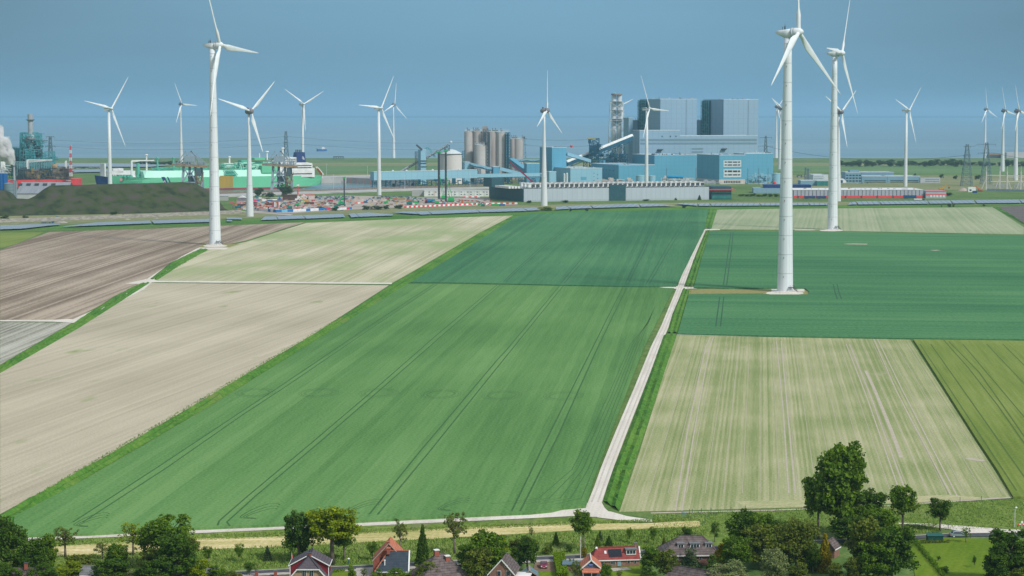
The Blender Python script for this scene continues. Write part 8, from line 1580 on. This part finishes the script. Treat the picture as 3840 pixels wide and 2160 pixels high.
FT = [(970,738,704,40,'bush','round grey-green bush beside the building site turbine'),(1072,735,692,62,'bush','wide dark tree clump at the foot of the stern crane'),(1012,740,722,46,'bush','low dark bush between the two tree clumps behind the site'),(1020,752,742,60,'bush','low bright green hedge behind the upper hoarding'),(1200,785,774,36,'bush','scrubby bush at the near edge of the site, left of the short hoarding'),
 (1255,790,776,38,'bush','scrubby bush in front of the shorter piling rig'),(1375,787,771,34,'bush','first of the dark bushes below the earth heaps'),(1415,786,772,50,'bush','second of the dark bushes below the earth heaps, widest'),(1447,785,769,26,'bush','third of the dark bushes, just left of the striped barrier'),(1495,783,768,40,'bush','rightmost dark bush touching the striped barrier'),
 (18,832,808,36,'bush','dark round bush at the left end of the block wall'),(96,829,807,26,'bush','dark bush left of the blue-cabbed truck'),(427,806,792,30,'bush','grey-green bush against the heap\'s foot, mid-left'),(778,805,797,11,'bush','small bush at the near left turbine tower'),(462,811,802,6,'bush','tiny shrub along the block wall'),
 (1985,762,752,24,'bush','dark low mound bush left of the data hall\'s grey wall'),(2120,760,751,30,'bush','dark low mound bush under the data hall\'s grey wall'),(2422,754,747,26,'bush','dark mound right of the data hall\'s dark panel'),(2532,750,730,14,'cone','left of two thin poplars in front of the data hall'),(2623,750,731,13,'cone','right of two thin poplars in front of the data hall'),
 (2050,790,776,60,'bush','yellowish scrub around the central turbine\'s foot'),(2140,793,786,11,'bush','small dark bush on the bank above the dark wheat, left'),(2201,792,783,14,'bush','second small dark bush on the bank above the dark wheat'),(2565,780,770,20,'bush','dark bush on the bank left of the largest turbine'),(3560,777,764,16,'bush','round dark bush on the bank below the solar row, right'),(3575,777,766,10,'bush','smaller bush touching the round dark one'),
 (3690,774,766,12,'bush','small bush on the bank at the far right'),(3531,776,770,7,'bush','tiny bush left of the round dark one'),(3431,660,650,10,'bush','small round tree on the meadow behind the port halls'),(3530,668,653,18,'bush','dark round tree left of the large pylons'),(3582,672,658,20,'bush','low dark tree just left of the left large pylon'),(3666,674,656,26,'bush','dark tree between the two large pylons'),
 (3555,735,722,40,'bush','dark bushes right of the small red-framed office'),(2700,715,700,10,'bush','x')]
for a in FT:
    if a[5] != 'x': tree(a[0],a[1],a[2],a[3],a[4],'yellow' if 'bright' in a[5] or 'yellowish' in a[5] else 'far',a[5],None,'tree' if 'tree' in a[5] or 'poplar' in a[5] else 'bush','bushes and trees of the port land')
r_ = random.Random(77)
def ORD(n): return str(n) + ({1:'st',2:'nd',3:'rd'}.get(n % 10, 'th') if n not in (11,12,13) else 'th')
for i in range(26):      # tree belt before the dike on the right
    x = 3140 + i*28 + r_.uniform(-8,8); o_ = tree(x, 622+r_.uniform(-2,4), 606+r_.uniform(-8,4) - (6 if 3480 < x < 3640 else 0), r_.uniform(30,52), 'bush', 'far', '%s dark bush from the left in the tree belt below the right dike' % ORD(i+1), None, 'bush', 'tree belt below the right dike')
for i in range(8): tree(520+i*24+r_.uniform(-6,6), 618, 607+r_.uniform(-3,2), 34, 'bush', 'far', '%s scrub clump from the left in the hedge behind the gas carrier\'s bow' % ORD(i+1), None, 'bush', 'hedge line behind the gas carrier')
for i in range(9): tree(2780+i*22, 736+i*.4, 727+r_.uniform(-3,2), 26, 'bush', 'mid', '%s green bush from the left in the planted bank beside the canopied office' % ORD(i+1), None, 'bush', 'planted bank bushes')
# clipped hedge beside the driveway
hp = [(2078,2150),(2108,2150),(2100,2090),(2082,2090)]
cs_ = []; rs_ = []
for i in range(26):
    f = i/25; a = G(2110+ (2096-2110)*f, 2172 - 76*f, 0)
    for u in (-1.0,-.35,.35,1.0):
        for z in (.4,1.0,1.5): cs_.append((a.x+u, a.y, z)); rs_.append(.42)
o = leaf_obj(leaves(cs_, rs_, 46, .13, 3), LM['bright'], 'clipped_hedge'); tag(o, 'long bright green clipped hedge between the driveway and the flat-roofed shed', 'hedge')
cs_ = [(G(1236+i*5,2148-i*.45).x, G(1236+i*5,2148-i*.45).y, .4) for i in range(12)]; o = leaf_obj(leaves(cs_, [.45]*12, 40, .12, 4), LM['bright'], 'clipped_hedge'); tag(o, 'low clipped hedge along the lawn right of the purple-roofed house', 'hedge')
cs_ = []; [cs_.extend([(G(3430+i*3.3,2034+i*4).x, G(3430+i*3.3,2034+i*4).y, z) for z in (.3,.8)]) for i in range(34)]; o = leaf_obj(leaves(cs_, [.7]*68, 30, .16, 5), LM['mid'], 'garden_hedge'); tag(o, 'loose green hedge running diagonally down the lawn\'s left side', 'hedge')
cs_ = [(G(3450+i*9,2040-i*.3).x, G(3450+i*9,2040-i*.3).y, .5) for i in range(13)]; o = leaf_obj(leaves(cs_, [.6]*13, 30, .14, 6), LM['olive'], 'garden_hedge'); tag(o, 'scrubby plants around the dark green garden shed', 'hedge')
# rough grass: uncountable blades in tufts
rg = np.random.default_rng(5); P = []
def scatter(polyf, n, hmin, hmax, w=.13):
    out = []
    while len(out) < n:
        px, py = polyf(); p = G(px, py); h = rg.uniform(hmin, hmax) * .62; a = rg.uniform(0, 6.28); dx, dy = math.cos(a)*w, math.sin(a)*w; lx, ly = rg.normal(0, .25, 2); out.append([(p.x-dx, p.y-dy, 0), (p.x+dx, p.y+dy, 0), (p.x+lx+dx*.15, p.y+ly+dy*.15, h), (p.x+lx-dx*.15, p.y+ly-dy*.15, h)])
    return np.array(out).reshape(-1, 3)
def rnd_band(x0, x1, f0, f1): return lambda: (lambda x: (x, rg.uniform(f0(x), f1(x))))(rg.uniform(x0, x1))
LNb = lambda a, b: (lambda x: a[1] + (b[1]-a[1])*(x-a[0])/(b[0]-a[0]))
m_tuft = field_mat('tuft_grass', [(.10,.175,.026), (.185,.275,.048), (.30,.36,.11)], 5, across=1.4, along=3, patch=.08, fine=1.0)
V = np.concatenate([scatter(rnd_band(-50, 2640, LNb((90,2092),(2620,1978)), LNb((90,2178),(2620,2052))), 30000, .35, 1.1), scatter(rnd_band(-50, 2600, LNb((90,2030),(2600,1944)), LNb((90,2056),(2600,1952))), 9000, .3, .9), scatter(rnd_band(2450, 3880, LNb((2450,1930),(3850,1872)), LNb((2450,2020),(3850,1980))), 13000, .25, .8),
   scatter(rnd_band(3390, 3520, lambda x: 1968, lambda x: 2000), 1500, .3, .9)])
tag(leaf_obj(V, m_tuft, 'meadow_grass'), kind='stuff')
def quadf(a, b, c, d):
    def f():
        t, k = rg.random(), rg.random()
        return tuple(a[j]*(1-t)*(1-k) + b[j]*t*(1-k) + c[j]*(1-t)*k + d[j]*t*k for j in (0, 1))
    return f
V = np.concatenate([scatter(quadf(*q), n, .3, h, .14) for q, n, h in (
  (((0,1935),(1925,809),(20,1968),(1940,811)), 9000, 1.0), (((0,1374),(540,1064),(0,1398),(560,1062)), 2600, 1.6), (((565,1046),(745,938),(590,1048),(780,938)), 900, 1.6),
  (((2270,1880),(2492,1262),(2318,1905),(2530,1262)), 4200, 1.1), (((2520,1250),(2640,890),(2541,1250),(2662,890)), 1500, 1.2))])
tag(leaf_obj(V, mat('ditch_reeds', (.050,.165,.022), .9, (.110,.250,.035), .12, 5, c3=(.15,.24,.035), space='Object'), 'ditch_reeds'), kind='stuff')
# ------------------------------------------------------------------ haze over the whole place
hm = bpy.data.materials.new('haze_air'); hm.use_nodes = True; hn = hm.node_tree.nodes; hl = hm.node_tree.links; hn.clear()
ho = hn.new('ShaderNodeOutputMaterial'); hv = hn.new('ShaderNodeVolumePrincipled'); hv.inputs['Color'].default_value = (.38, .64, .84, 1); hv.inputs['Density'].default_value = 5.3e-5; hv.inputs['Anisotropy'].default_value = .1
hl.new(hv.outputs[0], ho.inputs['Volume'])
hz = MB().box(-70000, 70000, -700, 120000, -2.2, 300.0).build('haze', hm); tag(hz, kind='stuff')
sc.cycles.volume_bounces = 6
